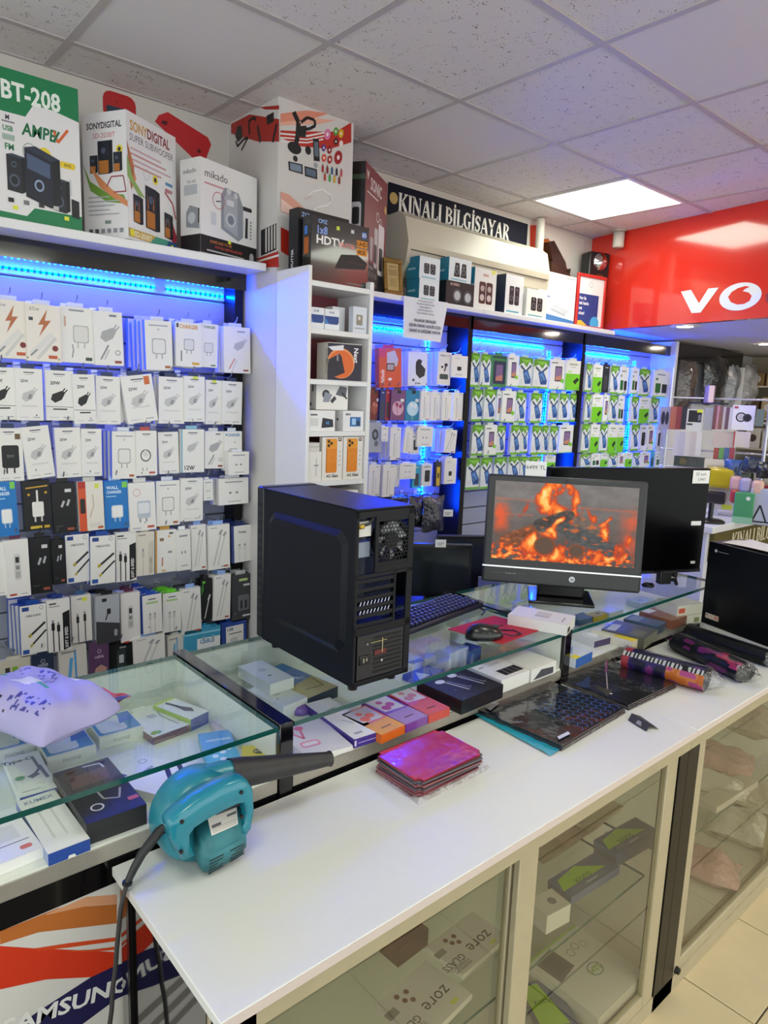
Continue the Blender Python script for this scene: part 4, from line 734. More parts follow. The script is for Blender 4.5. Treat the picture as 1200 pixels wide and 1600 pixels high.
pbox('camera_box', 'white camera box on two flat boxes in third cubby', (1.60, 2.25, 1.622), (.15, .1, .11), -.05, '#e6e4e2', dd, D().r(.03, .08, .05, .1, '#333').c(.04, .05, .01, '#333').c(.03, .02, .007, '#333').c(.06, .02, .007, '#333').r(.07, .07, .08, .1, '#444'))
dd = D().p([(.06,.012),(.118,.016),(.115,.045),(.065,.052),(.062,.03)], '#1d2430').t('4K', .09, .026, .012, '#4a90d0', b=1).r(.008, .06, .04, .066, '#55585e').r(.008, .02, .045, .05, '#d2d2d4')
pbox('adapter_box', 'flat white box with dark screen picture in third cubby', (1.54, 2.212, 1.5403), (.125, .11, .08), 0, '#e6e6e8', dd)
dd = D().r(.035, .018, .09, .056, '#2a68ac').r(.045, .025, .065, .05, '#9fc8ea').r(.07, .022, .085, .04, '#16304c').t('MINI', .025, .062, .009, '#33363c', b=1)
pbox('adapter_box', 'flat white box with blue picture in third cubby', (1.705, 2.212, 1.5403), (.105, .11, .08), 0, '#e6e6e8', dd, D().r(.03, .04, .05, .05, '#333').r(.07, .04, .08, .05, '#444').r(.04, .02, .055, .03, '#333'))
for k in range(2):
    dd = D().rr(.018, .03, .072, .165, '#e2861c', .008).rr(.018, .03, .022, .165, '#b55f10', .002).rr(.02, .125, .07, .163, '#e79a2a', .008).c(.031, .155, .0065, '#3a2a12').c(.031, .138, .0065, '#3a2a12').c(.044, .147, .0065, '#3a2a12').ring(.046, .09, .017, .0015, '#f0a840').t('AG Glass', .05, .012, .012, '#2f2f33', b=1, sx=.9).rr(.076, .155, .094, .168, '#5c2a26', .004).r(.079, .16, .091, .164, '#e8e0dc')
    for q in range(4): dd.c(.085, .06+.018*q, .003, '#9a9ca2')
    pbox('phone_case_box', ['white box with orange phone, left of the pair in cubby','white box with orange phone, right of the pair in cubby'][k], (1.607+.104*k, 2.212, 1.3453), (.1, .02, .172), 0, '#e6e2dc', dd, group='orange phone boxes in the cubby')
pbox('accessory_box', 'tall plain white box left of the orange phone boxes', (1.538, 2.212, 1.3453), (.066, .03, .115), 0, '#e4e2de', D().l([(.04,.02),(.042,.09)], .004, '#b5b5b8').r(.03, .06, .052, .064, '#777'))
pbox('accessory_box', 'small grey white box lying above the tall plain white box', (1.54, 2.215, 1.4606), (.055, .08, .035), 0, '#d2d0ca', D().r(.0, .018, .055, .02, '#8f8d88'))
pbox('phone_case_box', 'white box with dark red label at lowest visible cubby, right', (1.665, 2.214, 1.1303), (.12, .09, .17), -.1, '#e4deda', D().rr(.06, .125, .085, .155, '#5c2a26', .003).r(.063, .137, .082, .143, '#e8e0dc').r(.06, .105, .11, .11, '#8a8a8c'))
pbox('phone_case_box', 'pinkish white box at lowest visible cubby, left', (1.54, 2.22, 1.1303), (.115, .09, .165), 0, '#d8c6c2', D().r(.03, .14, .06, .155, '#3a2a2c').r(.085, .12, .095, .16, '#b05a5c'))
# boxes on the cubby
dd = D(); W, H = .275, .235
dd.t('1x8', .022, .175, .028, '#7f9ae0', 'l', b=1, sx=.9).t('HDTV', .022, .14, .03, '#eceae8', 'l', b=1, sx=1.15).t('SPLITTER', .13, .142, .017, '#d8857a', 'l', b=1, sx=.8).rr(.215, .155, .268, .18, '#e08c1e', .002).t('UHD', .241, .16, .016, '#241a08', b=1).rr(.215, .125, .268, .15, '#e08c1e', .002).t('4K2K', .241, .13, .016, '#241a08', b=1, sx=.8).r(.24, .19, .262, .215, '#3c62ae').t('3D', .251, .196, .014, '#cfd8f0', b=1)
dd.p([(.11,.06),(.26,.075),(.27,.10),(.22,.125),(.14,.115)], '#1f2022').r(.17, .09, .26, .094, '#4a2a2a').r(.17, .012, .26, .016, '#777').r(.185, .2, .2, .213, '#c9ccd0').t('CMZ', .03, .212, .014, '#8fb0e0', 'l', b=1).r(.115, .2, .13, .214, '#c5d84a')
pbox('splitter_box', 'glossy black video splitter box on top of the cubby shelf', (1.548, 2.23, 2.0973), (W, .055, H), 0, '#16171a', dd, D().r(.01, .1, .04, .16, '#b5601e').r(.012, .17, .03, .2, '#4a7ad0'), rough=.22, coat=.8)
pbox('splitter_box', 'matte black box standing behind the glossy splitter box', (1.5375, 2.30, 2.0973), (.245, .06, .27), .03, '#17181b', D().t('ZCMZ', .045, .24, .016, '#8fb0e0', b=1).t('JCMZ-108', .2, .24, .012, '#cfd2d6', b=1), D().t('SPLITTER', .03, .05, .013, '#d8d8da', 'l', b=1, rot=math.pi/2), rough=.4)
# tall red speaker carton
dd = D(); W, H = .33, .50
dd.r(0, 0, W, H, '#7c2230').r(0, 0, W, .11, '#1b1418').l([(.03,H-.11),(.19,H-.11)], .005, '#e0d8d8').t('SONIC', .075, H-.09, .05, '#d8ccd0', 'l', b=1, sx=.8).t('v', .02, H-.06, .05, '#e0d8d8', 'l', b=1).t('+', .06, H-.09, .03, '#d04a4a', b=1)
dd.rr(.15, .1, .20, .27, '#b8b0b4', .01).rr(.21, .08, .30, .30, '#d8d2d4', .012).rr(.225, .1, .28, .2, '#2c1a20', .01).rr(.15, .12, .19, .2, '#3a2430', .01).rr(.09, .12, .13, .22, '#a89aa0', .008).ring(.19, .32, .022, .006, '#c8b8bc').ring(.235, .31, .016, .005, '#c8b8bc').c(.305, .38, .017, '#c8a24a')
for k in range(4): dd.rr(.03+.045*k, .05, .06+.045*k, .075, '#5a5a60', .004)
dd.t('SPEAKERS', .1, .085, .014, '#9a8f94', b=1).r(.03, .02, .2, .03, '#6a5a60')
ll = D().r(0, .43, .075, .45, '#3a4a3a').rr(.012, .23, .06, .34, '#b8b8bc', .012).rr(.02, .25, .052, .32, '#15151a', .008)
pbox('speaker_carton', 'tall dark red speaker carton standing behind the splitter boxes', (1.95, 2.42, 2.1502), (W, .075, H), math.atan2(.22, .34), '#121014', dd, ll, rough=.25, coat=.5)
# gold photo frame leaning on it
g0 = at(616, 452, y=2.53)
fr = thing('picture_frame', 'small gilt picture frame leaning on the tall red carton', 'picture frame', T(g0.x-.005, 2.522, 2.1502) @ rz(-.15) @ Matrix.Rotation(-.14, 4, 'X'))
m = MB(); gold = C('#8a6a34', .35, metal=.6, bump=.4, bscale=80)
for a, b in (((-.052,0),(.052,.022)), ((-.052,.148),(.052,.17)), ((-.052,.022),(-.032,.148)), ((.032,.022),(.052,.148))): m.rbox((a[0], 0, a[1]), (b[0], .014, b[1]), .004, gold)
m.build('frame', fr); MB().box((-.034, .006, .02), (.034, .012, .15), C('#b99d66', .6)).build('picture', fr); D().r(-.02, .13, .02, .134, '#6a5532').r(-.024, .09, .024, .12, '#9c8350').r(-.02, .04, .02, .08, '#a58c58').mb(M=T(0, .006, 0)).build('print', fr)
# ---------------- speaker boxes on the second shelf, by sight lines at y = 2.53
def onshelf(name, label, u0, u1, vt, front=None, left=None, body='#e6e4e0', dep=.1, zb=2.1502, zt=None, y=2.53, mats=None, ztop_v=True, group='small speaker boxes on the second shelf', rot=0., cat='box'):
    a = at(u0, 450, y=y); b = at(u1, 450, y=y); h = (at((u0+u1)/2, vt, y=y).z-zb) if zt is None else zt
    w_ = b.x-a.x; return pbox(name, label, (a.x, y, zb), (w_, dep, h), rot, body, front(w_, h) if front else None, left(dep, h) if left else None, mats=mats, group=group, cat=cat), h
def pair(c='#23262c', tri=False, bg=None, wide=False):
    def f(w_, h):
        d = D()
        if bg: d.r(0, 0, w_, h, bg)
        for k in (0, 1):
            x_ = w_*(.22+.3*k); q = w_*.13
            if tri: d.p([(x_,h*.2),(x_+q*2.1,h*.2),(x_+q*1.8,h*.8),(x_+q*.4,h*.8)], c)
            else: d.rr(x_, h*.25, x_+q*2, h*.72, c, q*.4)
            d.c(x_+q, h*.42, q*.7, '#5c6068').c(x_+q, h*.42, q*.4, '#15161a').c(x_+q, h*.64, q*.35, '#6a6d74')
        d.r(w_*.1, h*.06, w_*.8, h*.10, '#5aa4b8')
        return d
    return f
tl = lambda dep, h: D().r(.01, h*.4, dep*.7, h*.5, '#9fd0dc')
TEAL = ['#2a87a2', '#2a87a2', None, '#2a87a2', '#2a87a2', '#2a87a2']
o, h1 = onshelf('speaker_box', 'teal speaker box, bottom of the stack by the gilt frame', 655, 686, 437, pair(), tl, '#dfe6ea', .09, mats=TEAL)
onshelf('speaker_box', 'teal speaker box, top of the stack by the gilt frame', 654, 686, 410, pair(), tl, '#dfe6ea', .09, zb=2.1502+h1+.0005, zt=h1*1.02, mats=TEAL)
o, h2 = onshelf('speaker_box', 'black box with two round speakers under a teal box', 697, 741, 441, lambda w_, h: D().c(w_*.4, h*.42, w_*.16, '#4a4d56').c(w_*.4, h*.42, w_*.11, '#b5b8be').c(w_*.78, h*.4, w_*.16, '#4a4d56').c(w_*.78, h*.4, w_*.11, '#b5b8be').t('MULTIMEDIA', w_*.3, h*.82, .012, '#c9a9a4', b=1, sx=.7), None, '#202226', .1)
onshelf('speaker_box', 'teal speaker box with flared speakers on the black box', 700, 735, 404, pair('#15161a', True), tl, '#dfe6ea', .1, zb=2.1502+h2+.0005, zt=None, mats=TEAL)
onshelf('speaker_box', 'white box picturing four dark red speakers', 741, 775, 420, lambda w_, h: D().rr(w_*.22, h*.15, w_*.52, h*.68, '#4a1f22', .01).rr(w_*.54, h*.15, w_*.84, h*.68, '#4a1f22', .01).c(w_*.37, h*.3, w_*.1, '#c8b8b4').c(w_*.69, h*.3, w_*.1, '#c8b8b4').c(w_*.37, h*.52, w_*.09, '#b0a09c').c(w_*.69, h*.52, w_*.09, '#b0a09c').t('KISONLI', w_*.5, h*.82, .012, '#b8605c', b=1, sx=.7).r(w_*.75, h*.9, w_*.95, h, '#dfe07a'), lambda dep, h: D().r(.0, h*.6, dep, h, '#2a87a2'), '#e2e0de', .1)
onshelf('speaker_box', 'white box with navy side picturing two tall speakers', 790, 818, 430, pair('#2a2430'), None, '#e4e4e6', .1, mats=[None, None, None, None, None, '#1d2a44'])
onshelf('speaker_box', 'small white box with black capsule speakers before router box', 824, 856, 453, pair('#1c1a1c'), None, '#eceae4', .06, y=2.515)
def router(w_, h):
    d = D().p([(0,0),(w_,0),(w_,h*.12),(0,h*.2)], '#3f78b4').p([(w_*.35,h*.3),(w_*.75,h*.22),(w_*.86,h*.3),(w_*.45,h*.4)], '#c4cad2').p([(w_*.35,h*.26),(w_*.75,h*.18),(w_*.75,h*.22),(w_*.35,h*.3)], '#aab2bc')
    for x_ in (.38, .5, .72, .82): d.r(w_*x_, h*.34, w_*x_+.004, h*.8, '#b9c0ca')
    return d.p([(w_*.08,h*.95),(w_*.26,h*.95),(w_*.17,h*.8)], '#4a6fb0').r(w_*.08, h*.5, w_*.3, h*.54, '#8a9ac0').r(w_*.7, h*.93, w_*.95, h*.97, '#b4b8c0')
onshelf('router_box', 'white router box with antennas on right of second shelf', 842, 900, 427, router, lambda dep, h: D().r(.01, h*.2, dep*.8, h*.24, '#b0b4ba'), '#e4e8ec', .06, y=2.60, group=None)
# red framed certificate leaning
fo = at(897, 512, y=2.64); f1 = at(950, 512, y=2.58)
fr = thing('picture_frame', 'red framed poster with blue panel beside the router box', 'picture frame', T(3.80, 2.60, 2.1502) @ rz(-.12))
m = MB(); rd = C('#c8302c', .3, coat=.4); FW, FH = .27, .33
for a, b in (((0,0),(FW,.02)), ((0,FH-.02),(FW,FH)), ((0,.02),(.02,FH-.02)), ((FW-.02,.02),(FW,FH-.02))): m.rbox((a[0], 0, a[1]), (b[0], .018, b[1]), .004, rd)
m.build('frame', fr); MB().box((.018, .008, .018), (FW-.018, .014, FH-.018), C('#e2e4e6', .4)).build('poster', fr)
d = D().r(.02, .02, FW-.06, .21, '#1f3f86').c(FW-.085, .04, .042, '#3fa4dc').p([(.02,.02),(.12,.02),(.06,.05),(.02,.045)], '#e0b43a').ring(.13, .27, .018, .003, '#a9acb2')
for k, tx in enumerate(('Her ile', 'tek hamle', 'net', 'olsun!')): d.t(tx, .03, .175-.03*k, .02, '#e8ecf4', 'l', b=1, sx=.8)
d.mb(M=T(0, .008, 0)).build('print', fr)
# tower speaker
p = at(945, 515, y=2.73)
ts_ = thing('tower_speaker', 'black tower loudspeaker with chrome tweeter against the red fascia', 'loudspeaker', T(4.095, 2.665, 2.1502) @ rz(-.35))
MB().rbox((-.075, -.01, 0), (.085, .085, .50), .012, C('#17181b', .35)).build('cabinet', ts_)
m = MB(); m.lathe([(.0001, .022), (.02, .02), (.034, .012), (.05, .006), (.054, 0)], C('#c9cdd2', .12, metal=1), M=T(.012, -.01, .44) @ Matrix.Rotation(math.pi/2, 4, 'X'), n=24); m.build('tweeter', ts_)
for z, r_ in ((.31, .048), (.18, .055), (.06, .05)):
    m = MB(); m.lathe([(.0001, .004), (.02, .008), (.035, -.004), (r_, .006), (r_+.006, 0)], C('#33302c' if z != .31 else '#5c3a1c', .3, coat=.3), M=T(.012, -.01, z) @ Matrix.Rotation(math.pi/2, 4, 'X'), n=24); m.build('woofer', ts_)
# ---------------- air conditioner
ac = thing('air_conditioner', 'cream split air conditioner on the wall under the banner', 'air conditioner', T(2.9, 2.80, 2.25)); ia = T(-2.9, -2.80, -2.25)
prof = [(2.80, 2.56), (2.66, 2.57), (2.615, 2.54), (2.585, 2.42), (2.60, 2.33), (2.655, 2.265), (2.80, 2.25)]
vs = []; cream = C('#c8c0ac', .35, noise=.03, nscale=5)
m = MB(); m.prism([(y_, z_) for y_, z_ in prof], 0, 1.13, cream, M=Matrix(((0,1,0,2.36),(1,0,0,0),(0,0,1,0),(0,0,0,1)))); m.build('housing', ac, ia)
MB().box((2.38, 2.582, 2.385), (3.47, 2.592, 2.388), C('#3a362e', .5)).build('panel_seam', ac, ia)
MB().add([(2.44, 2.612, 2.325), (3.41, 2.612, 2.325), (3.41, 2.652, 2.272), (2.44, 2.652, 2.272)], [(0,1,2,3)], C('#c2bba9', .4), M=T(0, -.006, -.004)).box((2.44, 2.607, 2.322), (3.41, 2.612, 2.326), C('#5c564a', .5)).build('air_flap', ac, ia)
D().t('MEGATEK', .12, .15, .012, '#6a655a', 'l', b=1).mb(M=T(2.44, 2.588, 2.26)).build('badge', ac, ia)
MB().box((3.43, 2.59, 2.30), (3.455, 2.60, 2.32), C('#2a2a2c', .3)).build('sensor', ac, ia)
MB().cyl((3.57, 2.74, 2.3), (3.57, 2.74, ZC-.01), .025, C('#d8d2c8', .5), n=14).build('drain_pipe', None, label='white pipe running up the wall right of the air conditioner', cat='pipe')
# banner
ban = MB().box((2.40, 2.788, 2.585), (3.51, 2.796, 2.735), C('#0b0f22', .6, spec=.2)).build('shop_banner', None, label='navy shop name banner with white serif letters above air conditioner', cat='banner')
D().serif('KINALI BİLGİSAYAR', 2.465, 2.615, .082, '#e4e2dc', sx=.885).c(2.432, 2.665, .028, '#b59a5a').mb(M=T(0, 2.788, 0)).build('lettering', ban)
# black hand vacuum / gadget print hanging right of the AC
gd = thing('wall_phone_holder', 'dark brown phone holder mounted on wall right of air conditioner', 'phone holder', T(3.74, 2.76, 2.4)); gm = C('#241a17', .3, coat=.3)
m = MB(); m.prism([(a.x-3.74, a.z-2.4) for a in (at(u, v, y=2.74) for u, v in ((857,378),(866,376),(884,410),(886,425),(876,432),(865,415)))], -.02, .02, gm); m.build('clamp', gd)
m = MB(); m.prism([(a.x-3.74, a.z-2.4) for a in (at(u, v, y=2.74) for u, v in ((860,408),(872,420),(888,428),(890,420),(886,440),(858,440)))], -.03, .01, C('#3a2a22', .35)); m.build('base', gd)
# junction cylinder camera on red wall
p = redpt(974, 377); cm = thing('ceiling_sensor', 'small white cylinder fixed at top of the red fascia', 'sensor', MR @ T(p[0], -.045, p[1]))
MB().lathe([(.0001, -.045), (.032, -.045), (.035, -.04), (.035, .05), (.0001, .05)], C('#dcd6cc', .4), n=20).build('housing', cm); MB().lathe([(.04, .05), (.045, .065), (.0001, .07)], C('#cfc8be', .4), n=20).build('mount', cm)
# notice sheet hanging from the second shelf
s0, s1, s2, s3 = at(631, 462, y=2.487), at(700, 473, y=2.487), at(688, 535, y=2.47), at(630, 527, y=2.47)
m = MB(); nn = 8; vs = []
for j in range(nn+1):
    for i in range(nn+1):
        a, b = i/nn, j/nn; p = (s0*(1-a)+s1*a)*(1-b)+(s3*(1-a)+s2*a)*b; vs.append((p.x, p.y-.004*math.sin(3*a)*b, p.z))
m.add(vs, [(j*(nn+1)+i, (j+1)*(nn+1)+i, (j+1)*(nn+1)+i+1, j*(nn+1)+i+1) for j in range(nn) for i in range(nn)], C('#dfe0ea', .6), None, True)
no = m.build('paper_notice', None, label='white paper notice with printed lines hanging from the second shelf', cat='notice')
W = (s1-s0).length; H = (s0-s3).length
ux = (s1-s0).normalized(); uz = (s0-s3).normalized(); ny = ux.cross(uz).normalized()
Mn = Matrix((ux, -ny if ny.y > 0 else ny, uz)).transposed().to_4x4()
Mn = Matrix(((ux.x, 0, uz.x, s3.x), (ux.y, 1, uz.y, s3.y-.006), (ux.z, 0, uz.z, s3.z), (0, 0, 0, 1)))
d = D()
for k, (tx, hh, yy) in enumerate((('SATIN ALINAN KULAKLIK', .0075, .915), ('ÜRÜNLERİN DEĞİŞİMİ İADESİ', .0075, .84), ('HİJYEN NEDENİYLE', .0075, .765), ('MÜŞTERİ MEMNUNİYETİ', .0075, .69), ('İADE VE DEĞİŞİM YAPILMAZ', .0075, .615), ('KULAKLIK ÜRÜNLERİ', .013, .42), ('HİJYEN ÜRÜNÜ OLDUĞU İÇİN', .013, .29), ('İADESİ VE DEĞİŞİMİ YOKTUR', .013, .16))):
    d.t(tx, W*.46, H*yy, hh, '#2a2a50', b=1 if hh > .01 else 0, sx=.82)
d.mb(M=Mn).build('printed_text', no)
# ================================================================ GLASS COUNTER
YF, YK, ZG, ZD = 1.148, 1.64, 1.0, .885
INW = C('#dfe2da', .5)
def counter(label, x0, x1, divl=True, divr=True):
    t = thing('glass_counter', label, 'counter', T((x0+x1)/2, YF, 0)); I = T(-(x0+x1)/2, -YF, 0)
    gm = MB().box((x0, YF-.004, ZG-.011), (x1, YK, ZG), GLS, mats=[GLS, GLS, GEDGE, GEDGE, GEDGE, GEDGE]); gm.build('glass_top', t, I)
    MB().box((x0, YF+.002, ZD-.02), (x1, YK, ZD), INW).build('display_floor', t, I)
    MB().box((x0, YF-.002, ZD-.034), (x1, YF+.006, ZD-.005), ALU).build('front_rail', t, I)
    MB().box((x0, YK-.01, ZD), (x1, YK, ZG-.011), C('#ccd2cc', .35)).build('back_panel', t, I)
    MB().box((x0, YF, .80), (x1, YF+.02, ZD-.034), BLACKG).build('black_band', t, I)
    MB().box((x0, YF+.002, .06), (x1, YF+.02, .80), C('#d8d4cc', .3, coat=.4)).build('front_panel', t, I)
    MB().box((x0, YF+.03, 0), (x1, YK-.02, .06), BLACKM).build('plinth', t, I)
    MB().box((x0, YK-.012, .06), (x1, YK, ZD-.02), C('#8a8680', .6)).build('rear_panel', t, I)
    return t, I
S1, J1 = counter('glass topped counter section at left holding the wipes bag', -.35, .735)
S2, J2 = counter('glass topped counter section under the computer tower and keyboard', .775, 1.745)
S3, J3 = counter('glass topped counter section under the lit computer and TV', 1.785, 2.80)
def divider(S, J, x0, x1):
    MB().rbox((x0, YF-.006, .80), (x1, YK+.02, ZG+.004), .002, BLACKG, seg=1).build('divider_post', S, J)
    for xa in (x0-.003, x1): MB().box((xa, YF+.008, ZD), (xa+.003, YK-.01, ZG-.012), INW).build('divider_lining', S, J)
divider(S1, J1, .738, .772); divider(S2, J2, 1.748, 1.782)
# poster on the front panel of the left section
def pp(u, v): p = at(u, v, y=YF+.002); return (p.x, p.z)
Q8 = lambda pts: [pp(a/3.333, 1380+b/3.333) for a, b in pts]
d = D()
d.p([(-.34,.06),(.46,.06),(.46,.8),(-.34,.8)], '#d6d2cc')
xl, zt = -.34, .8
def band(pts_top, pts_bot, c): d.p(Q8(pts_top)+Q8(pts_bot[::-1]), c)
band([(-1400,700),(-500,420),(0,255),(300,130),(608,60)], [(-1400,760),(-500,470),(0,290),(300,132),(608,62)], '#d0703a')
band([(0,250),(300,130),(608,108)], [(0,318),(200,255),(608,208)], '#b9692c'); band([(240,160),(450,70),(608,58)], [(240,165),(450,118),(608,106)], '#d69a72')
band([(-700,330),(0,326),(180,338),(350,345),(608,358)], [(-700,640),(0,552),(240,500),(480,488),(608,425)], '#cf3413')
band([(180,338),(350,312),(608,280)], [(200,350),(350,335),(608,300)], '#d2481c'); band([(350,350),(480,345),(608,328)], [(350,358),(480,356),(608,345)], '#d2481c')
d.e.append(([pp(a/3.333, 1380+b/3.333) for a, b in [(-300,1010),(-200,920),(0,790),(110,725),(300,600),(470,490),(608,425),(760,380),(800,420),(780,500),(700,560),(608,600),(430,732),(300,820),(0,1000),(-200,1080)]], [tuple(range(16))], '#1d1a4a'))
pa = pp(180/3.333, 1380+735/3.333); pb = pp(600/3.333, 1380+575/3.333)
an = math.atan2(pb[1]-pa[1], pb[0]-pa[0]); hh = .030
wtot = sum(GL[1][c][2] for c in 'MSUN'); sx_ = (math.hypot(pb[0]-pa[0], pb[1]-pa[1])*.93)/(wtot*hh/.72)
woff = sum(GL[1][c][2] for c in 'SA')*hh/.72*sx_
d.t('SAMSUNG', pa[0]-woff*math.cos(an), pa[1]-woff*math.sin(an), hh, '#e4e2de', 'l', b=1, rot=an, sx=sx_)
for k in range(3): d.p(Q8([(-900+k*40,1100+60*k),(700,760+110*k),(700,800+110*k),(-900,1180+60*k)]), '#8f8b86')
o = d.mb(M=J1 @ T(0, YF+.002, 0)).build('poster', S1)
# ================================================================ WHITE TABLE = LOW DISPLAY CABINETS
ZT = .843
TOPM = C('#dcdcd8', .38, noise=.015, nscale=6); EDGEM = C('#d8c9c2', .45)
DG = GLASS('#f8f8f2', 1.85)
def cabinet(label, x0, x1, end_panel):
    t = thing('display_cabinet', label, 'cabinet', T((x0+x1)/2, .94, 0)); I = T(-(x0+x1)/2, -.94, 0)
    MB().rbox((x0-.013 if end_panel else x0, .735, ZT-.018), (x1, 1.136, ZT), .0015, TOPM, seg=1).box((x0-.0135 if end_panel else x0, .734, ZT-.0175), (x1, .7352, ZT-.0015), EDGEM).build('table_top', t, I)
    MB().rbox((x0, .748, ZT-.062), (x1, .79, ZT-.0185), .002, CREAM, seg=1).build('top_rail', t, I)
    MB().box((x0, .752, .0), (x1, .80, .03), CREAM).box((x0, .752, .03), (x1, .757, .05), CREAM).box((x0, .774, .03), (x1, .779, .05), CREAM).box((x0, .795, .03), (x1, .80, .05), CREAM).build('bottom_track', t, I)
    MB().box((x0, .80, .04), (x1, 1.12, .06), C('#cfcabc', .5)).build('cabinet_floor', t, I)
    MB().box((x0, 1.118, .0), (x1, 1.13, ZT-.018), C('#b9b2a2', .6)).build('back_panel', t, I)
    return t, I
def door(t, I, x0, x1, y, zb=.035, zt=ZT-.06, sl=.05, sr=.05):
    dd = MB().rbox((x0, y, zb), (x0+sl, y+.016, zt), .002, CREAM, seg=1) if sl else MB()
    if sr: dd.rbox((x1-sr, y, zb), (x1, y+.016, zt), .002, CREAM, seg=1)
    dd.rbox((x0+sl, y, zb), (x1-sr, y+.016, zb+.05), .002, CREAM, seg=1).rbox((x0+sl, y, zt-.012), (x1-sr, y+.016, zt), .002, CREAM, seg=1)
    o = dd.build('sliding_door', t, I)
    MB().box((x0+sl, y+.006, zb+.05), (x1-sr, y+.010, zt-.012), DG).build('pane', o)
    return o
K1, L1 = cabinet('low white topped glass cabinet with the blue blower on it', .40, 1.775, True)
MB().box((.40, .748, .0), (.45, .80, ZT-.0185), CREAM).build('corner_post', K1, L1)
door(K1, L1, .45, 1.10, .776, sl=.012, sr=.04); door(K1, L1, 1.062, 1.725, .755, sl=.062, sr=.055)
MB().box((1.728, .752, 0), (1.775, .80, ZT-.062), BLACKM).build('black_post', K1, L1)
MB().box((.398, .80, .0), (.404, 1.13, ZT-.018), C('#050507', .02, spec=1.0, coat=1.0)).build('black_glass_end', K1, L1)
q = at(424, 1560, x=.396)
MB().box((.3915, 1.075, .0), (.398, 1.086, ZT-.0185), C('#0c0c0d', .3)).build('black_trim', K1, L1)
K2, L2 = cabinet('low white topped glass cabinet standing towards the black computer case', 1.777, 3.5, False)
MB().box((1.777, .752, 0), (1.84, .80, ZT-.062), BLACKM).build('black_post', K2, L2)
door(K2, L2, 1.84, 2.62, .755, sl=.045, sr=.05); door(K2, L2, 2.58, 3.45, .776, sl=.04, sr=.05)
MB().lathe([(.0001,.012),(.009,.012),(.011,.0)], BLACKM, M=L2 @ T(1.862, .755, .06) @ Matrix.Rotation(math.pi/2, 4, 'X'), n=14).build('door_lock', K2)
for t, I, a, b in ((K1, L1, .41, 1.72), (K2, L2, 1.85, 3.45)):
    MB().box((a, .81, .394), (b, 1.115, .402), GLS, mats=[GLS, GLS, GEDGE, GEDGE, GEDGE, GEDGE]).build('glass_shelf', t, I)
# ================================================================ flat boxes placed by three top corners
def qbox(name, label, fl, fr, bl, ztop, h, body='#e6e6e2', top=None, front=None, mats=None, cat='box', group=None, rough=.35, coat=0., z0=None, mat=None):
    """top = function(w, d) -> D ; front = function(w, h) -> D"""
    A_, B_, C_ = at(*fl, z=ztop), at(*fr, z=ztop), at(*bl, z=ztop); ux = (B_-A_); w_ = ux.length; ux.normalize(); uy = Vector((-ux.y, ux.x, 0)); dp = max(.01, (C_-A_).dot(uy))
    m = MB(); b = mat or C(body, rough, coat=coat)
    m.box((0, 0, 0), (w_, dp, h), b, mats=[C(q, rough, coat=coat) if q else None for q in mats] if mats else None)
    o = m.build(name, None, T(A_.x, A_.y, ztop-h) @ rz(math.atan2(ux.y, ux.x)), label=label, cat=cat, group=group)
    def sheet(d, a, b_, i):
        d.e.insert(0, ([(0,0),(a,0),(a,b_),(0,b_)], [(0,1,2,3)], C(mats[i], rough, coat=coat) if mats and mats[i] else b)); return d
    if top: sheet(top(w_, dp), w_, dp, 1).mb(M=T(0, 0, h) @ FACE_TOP).build('printed_top', o)
    if front: sheet(front(w_, h), w_, h, 2).mb().build('printed_front', o)
    return o
Z1 = ZD
def q6(x, y): return (x/4.8, 1080+y/4.8)
def q7(x, y): return (180+x/4.444, 1020+y/4.444)
def q5(x, y): return (440+x/4, 1010+y/4)
def q2(x, y): return (280+x/1.935, 960+y/1.935)
def q3(x, y): return (880+x/5.217, 880+y/5.217)
GI = 'boxes under the counter glass, left section'
BL = '#2b4c9c'
qbox('cable_box', 'white cable box with blue front edge under left counter glass', q6(360,1225), q6(675,1105), q6(155,820), Z1+.0225, .022, top=lambda w_, d_: D().t('KUMEX', w_*.5, d_*.88, .012, '#7d88a8', b=1, sx=.9).r(w_*.3, d_*.2, w_*.36, d_*.7, '#d2d1c9').r(w_*.6, d_*.2, w_*.66, d_*.7, '#d2d1c9').r(w_*.28, d_*.68, w_*.4, d_*.76, '#b5b6b4').r(w_*.56, d_*.68, w_*.68, d_*.76, '#b5b6b4'), mats=[None,None,BL,BL,BL,'#8d9cc4'], front=lambda w_, h: D().p([(w_*.45,0),(w_*.65,0),(w_*.62,h*.25),(w_*.48,h*.25)], '#e6e6e2'), group=GI)
qbox('cable_box', 'plain white box at the left edge under the counter glass', (-28, 1362), q6(325,1170), q6(-160,960), Z1+.0205, .020, top=lambda w_, d_: D().r(w_*.4, d_*.35, w_*.8, d_*.65, '#d6d6d0').r(w_*.35, d_*.27, w_*.9, d_*.285, '#555').rr(w_*.68, d_*.1, w_*.88, d_*.18, '#d8796a', .004).r(w_*.55, d_*.6, w_*.6, d_*.9, '#cfcfc8'), group=GI)
qbox('gadget_box', 'black gadget box with red tag under left counter glass', (135,1289), (229,1256), (92,1206), Z1+.0405, .040, '#2a2a2c', top=lambda w_, d_: D().r(w_*.06, d_*.52, w_*.9, d_*.95, '#241c1f').p([(w_*.12,d_*.6),(w_*.8,d_*.62),(w_*.86,d_*.85),(w_*.2,d_*.82)], '#5a3a3c').l([(w_*.5,d_*.95),(w_*.8,d_*.93),(w_*.82,d_*.84)], .004, '#c8c8c8').l([(w_*.45,d_*.45),(w_*.47,d_*.3),(w_*.7,d_*.24),(w_*.82,d_*.4)], .004, '#9a9a98').ring(w_*.3, d_*.2, .012, .003, '#d2d0cc').rr(w_*.8, d_*.14, w_*.98, d_*.2, '#c05a4c', .003), group=GI, rough=.5)
